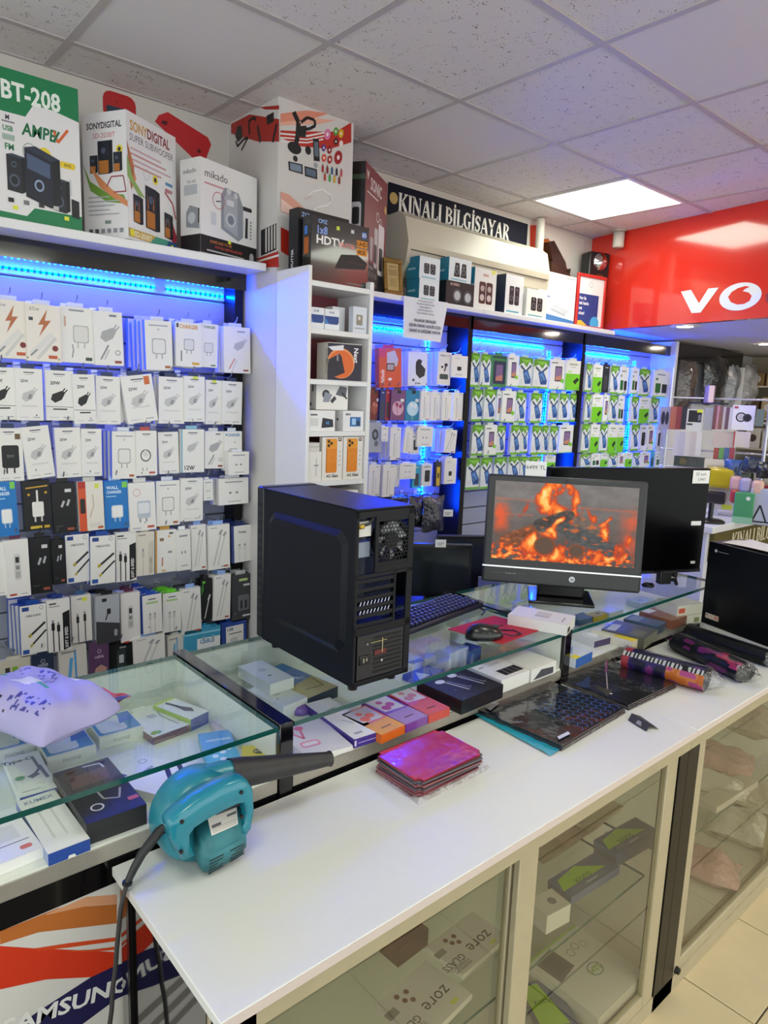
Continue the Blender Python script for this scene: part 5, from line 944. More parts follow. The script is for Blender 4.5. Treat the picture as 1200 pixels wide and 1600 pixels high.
qbox('adapter_box', 'white adapter box picturing grey lead at left counter section', (31,1247), (90,1230), (2,1187), Z1+.0255, .022, top=lambda w_, d_: D().t('Type-C', w_*.32, d_*.82, .013, '#3a3f46', b=1).l([(w_*.75,d_*.88),(w_*.8,d_*.55),(w_*.6,d_*.42)], .006, '#6b7078').l([(w_*.45,d_*.38),(w_*.7,d_*.44)], .014, '#6b7078').l([(w_*.82,d_*.62),(w_*.9,d_*.28)], .007, '#6b7078').c(w_*.2, d_*.42, .009, '#7fae8a').r(w_*.1, d_*.08, w_*.6, d_*.1, '#a5a8aa'), mats=[None,None,BL,None,None,None], group=GI)
for k, (f1, f2, bl, lb) in enumerate(((q6(745,350), q6(1072,262), q6(650,215), 'clear box with blue phone case right of the wipes bag'), (q6(350,505), q6(720,405), q6(250,350), 'clear phone case box partly under the wipes bag'), (q6(-40,460), q6(250,385), q6(-60,300), 'clear case box at the left edge under wipes bag'))):
    qbox('phone_case_box', lb, f1, f2, bl, Z1+.0305, .03, '#dcdfd8', top=lambda w_, d_: D().r(w_*.02, d_*.05, w_*.98, d_*.95, '#3f87b4').rr(w_*.1, d_*.1, w_*.7, d_*.9, '#d3d8da', .01).p([(w_*.6,d_*.4),(w_*.98,d_*.5),(w_*.98,d_*.95),(w_*.7,d_*.9)], '#2f6fc0'), front=lambda w_, h: D().t('PHONE', w_*.5, h*.35, .008, '#a9aca8', b=1), group='clear phone case boxes under left counter glass', coat=.5)
qbox('earphone_box', 'white box with green dot and brown edge under left counter glass', q7(265,590), q7(540,490), q7(150,410), Z1+.0185, .018, '#e4e4e0', top=lambda w_, d_: D().c(w_*.16, d_*.12, .013, '#7fb25a', ry=.009).l([(w_*.75,d_*.15),(w_*.66,d_*.6),(w_*.75,d_*.85)], .005, '#a9acae').rr(w_*.4, d_*.6, w_*.6, d_*.75, '#b8bcbc', .004).l([(w_*.85,d_*.2),(w_*.9,d_*.8)], .005, '#b5b8b8'), mats=[None,None,'#7b6068',None,None,'#7b6068'], group=GI)
qbox('charger_box', 'white box with black car charger under left counter glass', q7(525,465), q7(650,405), q7(385,310), Z1+.0305, .03, '#e6e6e2', top=lambda w_, d_: D().p([(w_*.35,d_*.85),(w_*.5,d_*.9),(w_*.62,d_*.55),(w_*.8,d_*.35),(w_*.62,d_*.2),(w_*.4,d_*.35),(w_*.45,d_*.6)], '#33373c').r(w_*.0, d_*.92, w_, d_, '#b5d05a'), mats=[None,None,'#5666b4',None,None,'#9fc04a'], group=GI)
qbox('cable_box', 'white cable box with black cable picture behind the blower', (270,1248), (322,1202), (234,1172), Z1+.0205, .02, '#e6e6e2', top=lambda w_, d_: D().r(w_*.06, d_*.86, w_*.32, d_*.95, '#2d4a94').ring(w_*.8, d_*.9, .009, .002, '#9a9ca0').t('USB-C CABLE', w_*.5, d_*.68, .008, '#3a3f50', b=1, sx=.8).l([(w_*.4,d_*.22),(w_*.8,d_*.52)], .010, '#2b2c2a').l([(w_*.3,d_*.16),(w_*.45,d_*.26)], .012, '#b8a23a').l([(w_*.6,d_*.12),(w_*.95,d_*.4)], .01, '#33383c'), group=GI)
qbox('adapter_box', 'cyan adapter box with silver jewel pictures under left counter glass', (326,1202), (380,1193), (289,1150), Z1+.0205, .02, '#5fb2c4', top=lambda w_, d_: D().p([(0,d_*.5),(w_,d_*.55),(w_,d_),(0,d_)], '#4f9fd8').t('LIGHTNING', w_*.55, d_*.72, .009, '#e8f0f8', b=1, sx=.8).c(w_*.3, d_*.3, .007, '#d8e2e4').c(w_*.55, d_*.38, .007, '#d8e2e4').c(w_*.75, d_*.45, .006, '#d8e2e4').c(w_*.5, d_*.2, .007, '#cfdadd'), group=GI)
qbox('adapter_box', 'yellow box with round dark logo beside black divider', (378,1191), (432,1187), (361,1167), Z1+.0305, .03, '#cfc043', top=lambda w_, d_: D().c(w_*.5, d_*.6, .012, '#3a3a2c').ring(w_*.5, d_*.6, .010, .001, '#cfc043').t('WK', w_*.5, d_*.55, .008, '#d8d0a0', b=1).r(w_*.3, d_*.2, w_*.7, d_*.23, '#8a8030'), mats=[None,None,'#d8d6c8',None,None,None], group=GI)
qbox('earphone_pack', 'flat clear pack behind the yellow box under counter glass', q7(705,560), q7(900,520), q7(655,480), Z1+.0185, .018, '#c9b9c0', top=lambda w_, d_: D().c(w_*.4, d_*.5, .012, '#a99fb0').c(w_*.65, d_*.5, .01, '#8f8aa8'), group=GI, coat=.6)
qbox('toothbrush_box', 'white box with dark brush picture at back of left counter', q7(20,250), q7(255,230), q7(-10,190), Z1+.0305, .03, '#e2e2dc', top=lambda w_, d_: D().p([(w_*.0,d_*.4),(w_*.45,d_*.35),(w_*.7,d_*.5),(w_*.45,d_*.7),(0,d_*.6)], '#4b4e4e').c(w_*.82, d_*.5, .008, '#777'), group=GI)
qbox('memory_card_box', 'tiny white box with brown edge behind the green dot box', q7(130,415), q7(225,385), q7(110,395), Z1+.0155, .015, '#e2e2de', mats=[None,None,'#7b6068',None,None,None], group=GI)
def coil(name, label, c, r, n, mat, wob=.3, rad=.0022, cat='cable', flat=.5, seed=1):
    rnd = random.Random(seed); pts = []
    for k in range(n*14+1):
        a = 2*math.pi*k/14; rr = r*(1+wob*math.sin(.37*a+seed)*.3)
        pts.append((c[0]+rr*math.cos(a), c[1]+rr*flat*math.sin(a), c[2]+rad+.0006*k/3+.003*abs(math.sin(a*1.3))))
    return MB().tube(pts, rad, mat, n=5).build(name, None, label=label, cat=cat)
WC = C('#e2e2dc', .4)
for k, (u, v, r_, lb) in enumerate(((250,1078,.028,'coiled white cable near the red sachet'),(283,1072,.024,'coiled white cable beside the divider end of counter'),(345,1108,.026,'coiled white cable next to the car charger box'))):
    p = at(u, v, z=Z1); coil('charging_cable', lb+' under glass', p, r_, 4, WC, seed=k+1)
# ---- middle section
GI2 = 'boxes under the counter glass, middle section'
qbox('earphone_box', 'white earphone box with purple edges under middle glass', q5(455,582), q5(617,530), q5(185,350), Z1+.0225, .022, '#e6e4e2', top=lambda w_, d_: D().l([(w_*.3,d_*.7),(w_*.7,d_*.74)], .008, '#a9acb0').l([(w_*.35,d_*.45),(w_*.6,d_*.3)], .004, '#b9bcc0').r(w_*.2, d_*.08, w_*.5, d_*.12, '#9a9ca2'), mats=[None,None,'#46318c',None,None,'#46318c'], front=lambda w_, h: D().r(w_*.15, h*.4, w_*.85, h*.5, '#a99fd0').r(w_*.01, h*.2, w_*.08, h*.8, '#d8d4e4'), group=GI2)
qbox('earphone_pack', 'clear pack with pink earphones beside black divider post', q5(152,700), q5(445,620), q5(130,470), Z1+.0125, .012, '#e2dedc', top=lambda w_, d_: D().c(w_*.15, d_*.75, .010, '#e07a92').c(w_*.38, d_*.82, .011, '#e07a92').l([(w_*.17,d_*.7),(w_*.3,d_*.5),(w_*.38,d_*.78)], .006, '#e07a92').rr(w_*.12, d_*.25, w_*.52, d_*.42, '#e693a6', .008).rr(w_*.16, d_*.29, w_*.48, d_*.38, '#e2dedc', .006), group=GI2, coat=.6)
def clearpack(c, c2):
    return lambda w_, d_: D().r(0, d_*.0, w_, d_*.42, c).p([(w_*.1,d_*.5),(w_*.9,d_*.46),(w_*.95,d_*.96),(w_*.05,d_*.96)], '#c9c2c6').c(w_*.35, d_*.6, .013, c2).c(w_*.62, d_*.66, .012, c2).c(w_*.4, d_*.8, .009, c2).r(w_*.3, d_*.16, w_*.7, d_*.19, '#5a3a20')
qbox('earphone_pack', 'orange earphone pack in a row under middle glass', q5(625,556), q5(772,490), q5(455,395), Z1+.0225, .022, '#d8681c', top=clearpack('#e0a028', '#e8703a'), group='coloured earphone packs', coat=.8, cat='box')
qbox('earphone_pack', 'purple earphone pack in a row under middle glass', q5(778,490), q5(915,432), q5(600,312), Z1+.0225, .022, '#7a3f9c', top=clearpack('#a082b4', '#b04a8c'), group='coloured earphone packs', coat=.8)
qbox('earphone_pack', 'red earphone pack in a row under middle glass', q5(920,432), q5(1052,382), q5(755,250), Z1+.0225, .022, '#c43a2c', top=clearpack('#cf5a4c', '#c07a80'), group='coloured earphone packs', coat=.8)
def darkear(w_, d_):
    d = D().r(0, 0, w_, d_, '#1d1d26')
    for k in (0, 1): d.c(w_*(.25+.35*k), d_*(.72+.06*k), .016, '#c9ccd0', ry=.011).l([(w_*(.3+.35*k),d_*(.66+.05*k)),(w_*(.42+.35*k),d_*.22)], .004, '#c9ccd0').l([(w_*(.36+.35*k),d_*(.66+.05*k)),(w_*(.5+.35*k),d_*.26)], .003, '#9a9da4')
    for k in range(9): d.c(w_*(.1+.11*k), d_*((.17*k*7) % .9+.05), .003, '#6a6d78')
    return d
qbox('earphone_box', 'large dark box with silver earphones under middle glass', q2(855,262), q2(980,212), q2(735,195), Z1+.0405, .038, '#15151c', top=darkear, group=GI2, rough=.3)
qbox('battery_box', 'white box with black striped label beside the dark earphone box', q2(975,200), q2(1060,168), q2(895,148), Z1+.0405, .038, '#e4e3de', top=lambda w_, d_: D().p([(w_*.3,d_*.12),(w_*.95,d_*.12),(w_*.95,d_*.42),(w_*.3,d_*.42)], '#232326').r(w_*.45, d_*.12, w_*.47, d_*.42, '#8a8a8a').r(w_*.62, d_*.12, w_*.64, d_*.42, '#8a8a8a').r(w_*.78, d_*.12, w_*.8, d_*.42, '#8a8a8a').r(w_*.08, d_*.7, w_*.25, d_*.74, '#777').r(w_*.4, d_*.7, w_*.8, d_*.72, '#999'), group=GI2)
qbox('battery_box', 'long plain white box near the red mouse pad under glass', q2(1065,168), q2(1140,140), q2(1000,112), Z1+.0405, .038, '#e2e1dc', group=GI2, front=lambda w_, h: D().p([(w_*.1,h*.1),(w_*.9,h*.1),(w_*.9,h*.6),(w_*.4,h*.75)], '#4a4a52'))
qbox('earphone_box', 'white earbud box stacked by the tower under middle glass', q2(275,212), q2(347,190), q2(205,150), Z1+.0655, .03, '#e4e6e4', top=lambda w_, d_: D().c(w_*.5, d_*.6, .012, '#c9cccc').r(w_*.35, d_*.3, w_*.5, d_*.34, '#555'), group=GI2)
qbox('earphone_box', 'white box with yellow sticker below the stacked earbud box', q2(315,280), q2(388,250), q2(240,215), Z1+.0345, .034, '#e2e4e0', top=lambda w_, d_: D().c(w_*.45, d_*.5, .010, '#b9bcba').r(w_*.75, d_*.8, w_*.98, d_*.95, '#dfe23a').r(w_*.2, d_*.3, w_*.3, d_*.33, '#777'), group=GI2)
qbox('headset_box', 'blue to yellow headset box partly under the tower', q2(388,255), q2(480,217), q2(308,150), Z1+.0305, .03, '#6f8fb0', top=lambda w_, d_: D().p([(0,0),(w_,0),(w_,d_*.45),(0,d_*.35)], '#cfc286').p([(0,d_*.7),(w_,d_*.8),(w_,d_),(0,d_)], '#3f86c8').l([(w_*.3,d_*.2),(w_*.8,d_*.15),(w_*.9,d_*.4),(w_*.5,d_*.8)], .003, '#33353a').t('XOOBC', w_*.14, d_*.62, .016, '#dfeaf4', 'l', b=1, rot=-.5), mats=[None,None,'#22303c',None,None,None], group=GI2)
pz = at(470, 1112, z=Z1); t_ = MB(); t_.lathe([(.0001, .02), (.018, .018), (.026, .01), (.026, 0), (.0001, 0)], C('#7d5ab4', .3, coat=.5), M=T(pz.x, pz.y, Z1), n=18); t_.build('earbud_case', None, label='round purple earbud case beside the black divider under glass', cat='earbud case')
for k, (u, v, c_, lb) in enumerate(((398,1044,'#7d86a4','grey blue cable bundle left of the tower'),(432,1036,'#2c3a78','dark blue cable bundle behind the tower base'),(378,1052,'#b8b8c0','pale cable bundle near the counter divider'))):
    p = at(u, v, z=Z1); coil('cable_bundle', lb+' under glass', p, .03, 4, C(c_, .35), rad=.004, seed=k+7, flat=.7)
qbox('accessory_pack', 'white leaflet pack right of tower under middle glass', (643,1042), (690,1025), (622,1020), Z1+.0125, .012, '#dfe2ec', top=lambda w_, d_: D().r(w_*.1, d_*.1, w_*.5, d_*.3, '#7d98c8').r(w_*.6, d_*.2, w_*.9, d_*.8, '#e6e4f0'), group=GI2)
qbox('accessory_pack', 'pink cushioned pack right of tower under middle glass', (668,1022), (712,1008), (650,1000), Z1+.0305, .03, '#d8b9cc', group=GI2, coat=.6)
qbox('accessory_pack', 'clear upright case in front of keyboard under glass', (702,1022), (732,1010), (690,1000), Z1+.0705, .07, '#b9bfdc', group=GI2, coat=.8)
qbox('accessory_pack', 'slim blue bottle box near red mouse pad under glass', (736,1018), (752,1010), (728,1004), Z1+.0605, .06, '#3a5a9c', group=GI2)
qbox('accessory_pack', 'green and white blister pack below the red mouse pad', (748,1034), (792,1018), (722,1016), Z1+.0205, .02, '#d4dccc', top=lambda w_, d_: D().c(w_*.3, d_*.6, .012, '#7fb84a').r(w_*.5, d_*.3, w_*.8, d_*.6, '#c9ccd8').r(w_*.1, d_*.2, w_*.3, d_*.35, '#dfe23a'), group=GI2)
qbox('accessory_pack', 'bright blue pack in front of the tower under glass', (655,1065), (725,1038), (640,1050), Z1+.0155, .015, '#2a52d8', top=lambda w_, d_: D().p([(w_*.05,d_*.1),(w_*.3,d_*.2),(w_*.2,d_*.8)], '#c9d2f0').r(w_*.55, d_*.5, w_*.7, d_*.8, '#a9c2f4'), group=GI2, coat=.6)
# ---- right section
GI3 = 'boxes under the counter glass, right section'
R3 = [('blue_white', q3(105,782), q3(240,720), q3(60,640), .03, '#d4dbe6', '#3a68b4', 'white box with blue edge and yellow corner under right glass', lambda w_, d_: D().r(0, 0, w_*.3, d_*.25, '#e0cf3a').l([(w_*.3,d_*.4),(w_*.8,d_*.7)], .012, '#8aa4cc')),
 ('a', q3(255,640), q3(560,560), q3(150,520), .022, '#d8d6c6', '#3a2a5c', 'white cable pack with yellow flash under right glass', lambda w_, d_: D().c(w_*.25, d_*.4, .02, '#efeee8', ry=.02).ring(w_*.2, d_*.4, .025, .004, '#f4f2ec').p([(w_*.5,d_*.3),(w_*.9,d_*.25),(w_*.8,d_*.75),(w_*.6,d_*.7)], '#e2cf3a')),
 ('b', q3(565,640), q3(660,600), q3(420,470), .03, '#e2dcc8', '#d6cba8', 'cream box in middle of right counter section', lambda w_, d_: D().p([(0,0),(w_*.6,0),(w_*.4,d_*.4),(0,d_*.5)], '#e2c93a')),
 ('c', q3(660,620), q3(770,540), q3(470,440), .036, '#55564c', '#6a6a58', 'dark clear box with green mould under right glass', lambda w_, d_: D().r(w_*.1, d_*.1, w_*.6, d_*.4, '#6f7058').p([(w_*.1,d_*.7),(w_*.7,d_*.75),(w_*.6,d_*.95),(w_*.05,d_*.9)], '#c8ccc8')),
 ('d', q3(775,520), q3(840,480), q3(600,395), .03, '#4a5c74', '#3a4a60', 'slate blue box under right counter glass', lambda w_, d_: D().r(w_*.1, d_*.6, w_*.9, d_*.9, '#7d8c9c')),
 ('e', q3(890,470), q3(1010,430), q3(700,370), .034, '#8c5a44', '#7a4a38', 'reddish brown wooden looking box under right glass', lambda w_, d_: D().r(w_*.1, d_*.75, w_*.6, d_*.98, '#d8d8d4').c(w_*.6, d_*.5, .005, '#b08a74')),
 ('f', q3(135,470), q3(260,430), q3(90,420), .02, '#4f7098', '#4f7098', 'small blue box behind the yellow card under right glass', None),
 ('g', q3(250,440), q3(385,405), q3(215,405), .02, '#d6bd2c', '#c8b030', 'small yellow card box with black dot under right glass', lambda w_, d_: D().c(w_*.5, d_*.5, .008, '#2a2a20')),
 ('h', q3(380,410), q3(490,375), q3(330,370), .024, '#d8dad8', '#c8cac8', 'small white box behind the yellow card under right glass', None),
 ('i', q3(640,330), q3(760,300), q3(580,280), .024, '#c9d4dc', '#b9c4cc', 'pale box with blue mark at back of right section', lambda w_, d_: D().r(w_*.2, d_*.3, w_*.5, d_*.6, '#8fb0c8'))]
for k, (_, f1, f2, bl, h, c_, fc, lb, tp_) in enumerate(R3):
    qbox('accessory_box', lb, f1, f2, bl, Z1+h+.0005, h, c_, top=tp_, mats=[None,None,fc,None,None,None], group=GI3, coat=.3)
qbox('tool_case', 'translucent white organiser with red tag at right counter end', q3(935,350), q3(1140,325), q3(840,280), Z1+.0755, .075, '#d2cfbe', top=lambda w_, d_: D().r(w_*.05, d_*.1, w_*.95, d_*.9, '#dcdacd'), front=lambda w_, h: D().rr(w_*.05, h*.6, w_*.3, h*.85, '#c8553c', .004).r(0, h*.45, w_, h*.5, '#b4b1a0').r(w_*.7, h*.05, w_*.9, h*.3, '#7f8a5c'), group=GI3, coat=.4)
# ================================================================ COMPUTER TOWER (rear towards the viewer)
TW, TD, THh = .172, .40, .415
tw = thing('computer_tower', 'black computer tower case turned with its rear to the viewer', 'computer', T(.951, 1.172, ZG+.0002) @ rz(-.012))
TB = C('#0e1018', .36, noise=.08, nscale=90, spec=.18); TM = C('#0f1015', .42, spec=.25); TK = C('#07070a', .5); z0 = .018
MB().rbox((0, .004, z0), (.004, TD, z0+THh), .0015, TB, seg=1).build('side_panel', tw)
# raised chamfered field on the side panel (stands proud of the panel, chamfered corners)
m = MB(); a = [(.055,.07),(.03,.10),(.03,.335),(.055,.36),(.345,.36),(.37,.335),(.37,.10),(.345,.07)]
inn = [(.066,.085),(.046,.107),(.046,.328),(.066,.345),(.334,.345),(.354,.328),(.354,.107),(.334,.085)]
vs = [(0, y_, z0+z_) for y_, z_ in a]+[(-.007, y_, z0+z_) for y_, z_ in inn]
m.add(vs, [(i, (i+1) % 8, 8+(i+1) % 8, 8+i) for i in range(8)]+[tuple(range(8, 16))], TB); m.build('panel_relief', tw)
MB().rbox((0, 0, z0+THh-.006), (TW, TD, z0+THh), .002, TB, seg=1).build('top_panel', tw)
MB().box((0, 0, z0), (TW, TD, z0+.004), TM).build('bottom_panel', tw)
MB().rbox((-.001, TD-.002, z0), (TW+.001, TD+.035, z0+THh+.002), .006, C('#0e0f12', .3)).build('front_bezel', tw)
for k in range(14): MB().box((-.0018, TD+.006, z0+.05+.024*k), (-.0008, TD+.026, z0+.062+.024*k), TK).build('bezel_slot', tw)
# rear frame
m = MB(); m.box((0, 0, z0), (.006, .004, z0+THh-.006), TM).box((TW-.018, 0, z0), (TW, .004, z0+THh-.006), TM).box((0, 0, z0+THh-.02), (TW, .004, z0+THh-.006), TM).box((0, 0, z0), (TW, .004, z0+.012), TM)
m.box((.062, 0, z0+.265), (TW-.018, .003, z0+.279), TM).box((.055, 0, z0+.265), (.064, .004, z0+THh-.02), TM).box((.0, 0, z0+.122), (TW, .004, z0+.14), TM).box((.0, 0, z0+.256), (TW, .004, z0+.264), TM).box((.115, 0, z0+.14), (.121, .012, z0+.264), TM)
m.build('rear_frame', tw)
# honeycomb fan grille with fan behind
g = MB(); cx, cz, Rr = .109, z0+.335, .048; s_ = .0058
g.box((.064, .001, z0+.279), (TW-.018, .0025, cz-Rr), TM).box((.064, .001, cz+Rr), (TW-.018, .0025, z0+THh-.02), TM)
for r_ in range(-10, 11):
    for c_ in range(-10, 11):
        x_ = (c_+.5*(r_ % 2))*s_*1.732; z_ = r_*s_*1.5
        if x_*x_+z_*z_ > (Rr*1.12)**2 or abs(x_) > .046 or abs(z_) > .05: continue
        hx = [(cx+x_+s_*math.sin(k*math.pi/3), .001, cz+z_+s_*math.cos(k*math.pi/3)) for k in range(6)]; hi = [(cx+x_+s_*.74*math.sin(k*math.pi/3), .001, cz+z_+s_*.74*math.cos(k*math.pi/3)) for k in range(6)]
        g.add(hx+hi, [((k+1) % 6, k, 6+k, 6+(k+1) % 6) for k in range(6)], TM)
g.build('fan_grille', tw)
f = MB(); f.lathe([(.045, 0), (.048, 0), (.048, .022), (.045, .022)], TK, M=T(cx, .026, cz) @ Matrix.Rotation(math.pi/2, 4, 'X'), n=24).cyl((cx, .004, cz), (cx, .024, cz), .02, C('#0a0a0c', .4), n=18)
for k in range(7):
    a0 = 2*math.pi*k/7; f.add([(cx+.018*math.cos(a0), .008, cz+.018*math.sin(a0)), (cx+.045*math.cos(a0+.15), .006, cz+.045*math.sin(a0+.15)), (cx+.045*math.cos(a0+.75), .02, cz+.045*math.sin(a0+.75)), (cx+.018*math.cos(a0+.7), .02, cz+.018*math.sin(a0+.7))], [(0,1,2,3)], C('#a9abb0', .4))  # pale blade colour stands in for light showing through the grille holes
f.build('case_fan', tw)
sl = MB().box((.006, .001, 0), (.115, .004, .009), TM).mesh('slot_cover')
for k in range(6): obj('slot_cover', sl, tw, T(0, 0, z0+.244-.0205*k))
m = MB()
for q in (2, 3):
    for k in range(9):
        x_ = .014+.0105*k; zq = z0+.2335-.0205*q+.0
        m.add([(x_, .0008, zq), (x_+.003, .0008, zq), (x_+.0065, .0008, zq+.0085), (x_+.0035, .0008, zq+.0085)], [(0,1,2,3)], C('#b9bcd0', .4))
m.build('slot_vents', tw)
# power supply
ps = MB().box((.012, .001, z0+.014), (TW-.02, .14, z0+.12), C('#1b1c1f', .4)).build('power_supply', tw)
m = MB()
for i in range(17):
    for j in range(9):
        x_, z_ = .06+.0052*i+(.0026 if j % 2 else 0), z0+.022+.0105*j
        m.box((x_, 0, z_), (x_+.0036, .0008, z_+.0052), TK)
m.build('vent_holes', ps)
MB().rbox((.018, -.003, z0+.05), (.048, .002, z0+.072), .004, C('#0a0a0c', .3)).box((.027, -.0034, z0+.056), (.030, -.003, z0+.066), ALU).box((.036, -.0034, z0+.058), (.039, -.003, z0+.066), ALU).build('mains_socket', ps)
D().r(.062, .066, .098, .078, '#5c1d1d').r(.085, .07, .0865, .105, '#d8cf9c').r(.05, .098, .1, .1, '#9a8f5c').c(.085, .05, .003, '#b8b8bc').c(.04, .098, .003, '#777').mb(M=T(0, -.0006, z0)).build('print', ps)
# inside seen through the opening: white wall of board shield, cables
MB().box((.004, .05, z0+.02), (.008, TD-.03, z0+THh-.02), C('#1a1b1f', .5)).build('board_tray', tw)
MB().box((.01, .012, z0+.35), (.05, .03, z0+.385), C('#d8d6d0', .4)).box((.01, .02, z0+.30), (.054, .04, z0+.335), C('#8a93a4', .35)).build('inner_bracket', tw)
MB().tube([(.008, -.002, z0+.378), (.03, -.004, z0+.382), (.045, .0, z0+.392), (.05, .03, z0+.396)], .004, C('#1a1a1c', .4)).tube([(.004, -.004, z0+.376), (.014, -.005, z0+.378)], .0055, C('#b89a3c', .3, metal=.7)).build('antenna_lead', tw)
MB().box((TW-.003, .004, z0), (TW, TD, z0+THh-.006), GLASS('#9aa0a8', 1.45), mats=None).build('glass_side_panel', tw)
ftm = MB().lathe([(.0001, 0), (.011, 0), (.013, .018), (.0001, .018)], TK, n=14).mesh('foot')
for x_, y_ in ((.024, .03), (TW-.03, .03), (.024, TD-.03), (TW-.03, TD-.03)): obj('foot', ftm, tw, T(x_, y_, 0))
# ================================================================ ALL-IN-ONE COMPUTER with fire on the screen
Lp, Rp = Vector((1.814, 1.541, 0)), Vector((2.146, 1.129, 0)); AW = (Rp-Lp).length; aa = math.atan2((Rp-Lp).y, (Rp-Lp).x)
aio = thing('desktop_computer', 'all in one computer showing a log fire, on right counter glass', 'computer', T(Lp.x, Lp.y, ZG+.0002) @ rz(aa)); TILT = T(0, 0, .06) @ Matrix.Rotation(-.10, 4, 'X')
GB_ = C('#2a2b2d', .4); AH = .375
MB().rbox((0, 0, 0), (AW, .045, AH), .008, GB_).build('housing', aio, TILT)
sx0, sx1, sz0, sz1 = .028, AW-.028, .085, AH-.022
# the picture on the screen: a log fire, one colour per small cell
MB().box((sx0-.004, -.0012, sz0-.004), (sx1+.004, .001, sz1+.004), C('#111113', .25)).build('screen_bezel', aio, TILT)
from mathutils import noise as mn
def sstep(a, b, x): x = min(1, max(0, (x-a)/(b-a))); return x*x*(3-2*x)
def mixc(c, d, k): return [p*(1-k)+q*k for p, q in zip(c, d)]
LOGS = [((.26,.64),(.53,.40),.060,(84,80,77)),((.10,.78),(.27,.64),.075,(122,76,54)),((.60,.47),(.78,.62),.060,(112,98,88)),((.52,.57),(.92,.86),.075,(80,82,82)),((.33,.52),(.50,.42),.055,(72,68,66))]
ENDS = [(.375,.80,.078,.125),(.60,.84,.056,.085)]
def fire(s, t):
    fb = lambda x, y, z: mn.fractal(Vector((x, y, z)), 1.0, 2.0, 5)
    c = mixc((122,118,116), (92,84,80), sstep(.1, .8, t)); c = [v*(1+.10*fb(s*9, t*9, 1)) for v in c]
    for tt, k, s0, s1 in ((.24,.55,0,.3),(.285,.6,.44,1),(.43,.6,0,.28)):
        if s0 < s < s1: c = mixc(c, (236,104,66), k*math.exp(-((t-tt-.03*(s-.5))/.012)**2)*(.6+.6*fb(s*12, tt*9, 3)))
    c = mixc(c, (238,92,54), min(.9, math.exp(-((s-.06)/.055)**4-((t-.47)/.18)**4)*(.8+.5*fb(s*14, t*9, 5))))
    c = mixc(c, (226,92,62), min(.8, max(0, math.exp(-((s-.96)/.06)**2-((t-.58)/.28)**4)*(.7+.7*fb(s*12, t*6, 6)))))
    w = .05*fb(s*5, t*4, 8)
    def flame(envs, z):
        e = 0
        for cx, wd, t0, t1, a in envs:
            lean = cx+w+.03*math.sin(t*14+cx*20); e = max(e, a*math.exp(-((s-lean)/(wd*(.55+.9*sstep(t0, t1, t))))**2)*sstep(t0-.06, t0+.06, t)*(1-sstep(t1-.08, t1+.08, t)))
        return e*(.75+.75*fb(s*16, t*6, z))
    def heat(c, I):
        k = sstep(.16, .42, I); col = mixc((196,62,36), (252,118,48), sstep(.3, .6, I)); col = mixc(col, (255,196,96), sstep(.6, .95, I)); col = mixc(col, (255,232,160), sstep(1.0, 1.3, I)); return mixc(c, col, k)
    c = heat(c, flame([(.385,.055,-.2,.42,1.15),(.54,.05,-.1,.55,.75),(.80,.035,.38,.66,.9),(.68,.03,.3,.5,.5),(.2,.03,.2,.5,.35),(.44,.06,.3,.7,.8)], 11))
    for p, q, r, col in LOGS:
        dx, dy = q[0]-p[0], (q[1]-p[1])*.6; L = dx*dx+dy*dy; h = min(1, max(0, ((s-p[0])*dx+(t-p[1])*.6*dy)/L)); d_ = math.hypot(s-p[0]-dx*h, (t-p[1])*.6-dy*h)
        rr = r*.78*(1+.12*fb(s*10, t*10, 14)); k = 1-sstep(rr-.012, rr+.006, d_)
        if k > 0:
            b = 1+.22*fb(s*24, t*24, 15); cc = [v*b for v in col]; cc = mixc(cc, (246,108,50), sstep(.28, .6, fb(s*18, t*18, 17))*.7); c = mixc(c, cc, k)
    emb = sstep(.70, .92, t)*(.45+1.0*fb(s*20, t*16, 20)); c = heat(c, emb*.95)
    c = heat(c, flame([(.46,.035,.42,1.0,1.1),(.28,.06,.62,.95,.9),(.52,.03,.7,1.0,.8),(.70,.05,.74,1.0,.6),(.93,.04,.6,.95,.6),(.81,.02,.52,.7,.9)], 23))
    for cx, cy_, rx, ry in ENDS:
        q = math.hypot((s-cx)/rx, (t-cy_)/ry); k = 1-sstep(.92, 1.04, q)
        if k > 0: c = mixc(c, mixc((96,76,64), (150,72,40), sstep(.75, .95, q)), k)
    c = mixc(c, (128,120,116), .10)
    return [min(255, max(0, v)) for v in c]
NXs, NZs = 190, 110
me = bpy.data.meshes.new('screen'); vs = [(sx0+(sx1-sx0)*i/NXs, -.0018, sz1-(sz1-sz0)*j/NZs) for j in range(NZs+1) for i in range(NXs+1)]
me.from_pydata(vs, [], [(j*(NXs+1)+i, (j+1)*(NXs+1)+i, (j+1)*(NXs+1)+i+1, j*(NXs+1)+i+1) for j in range(NZs) for i in range(NXs)])
ca = me.color_attributes.new('picture', 'FLOAT_COLOR', 'POINT'); buf = []
for j in range(NZs+1):
    for i in range(NXs+1):
        for v in fire(i/NXs, j/NZs): v /= 255; buf.append(v/12.92 if v <= .04045 else ((v+.055)/1.055)**2.4)
        buf.append(1)
ca.data.foreach_set('color', buf)
sm_ = bpy.data.materials.new('screen_picture'); sm_.use_nodes = True; nt = sm_.node_tree; nt.nodes.remove(nt.nodes['Principled BSDF'])
at_ = nt.nodes.new('ShaderNodeAttribute'); at_.attribute_name = 'picture'; em = nt.nodes.new('ShaderNodeEmission'); em.inputs[1].default_value = .92
nt.links.new(at_.outputs['Color'], em.inputs[0]); nt.links.new(em.outputs[0], nt.nodes['Material Output'].inputs[0]); me.materials.append(sm_)
obj('screen', me, aio, TILT)
MB().box((0, -.0012, .055), (AW, .0, .060), C('#c9ccd0', .2, metal=.9)).build('chrome_line', aio, TILT)
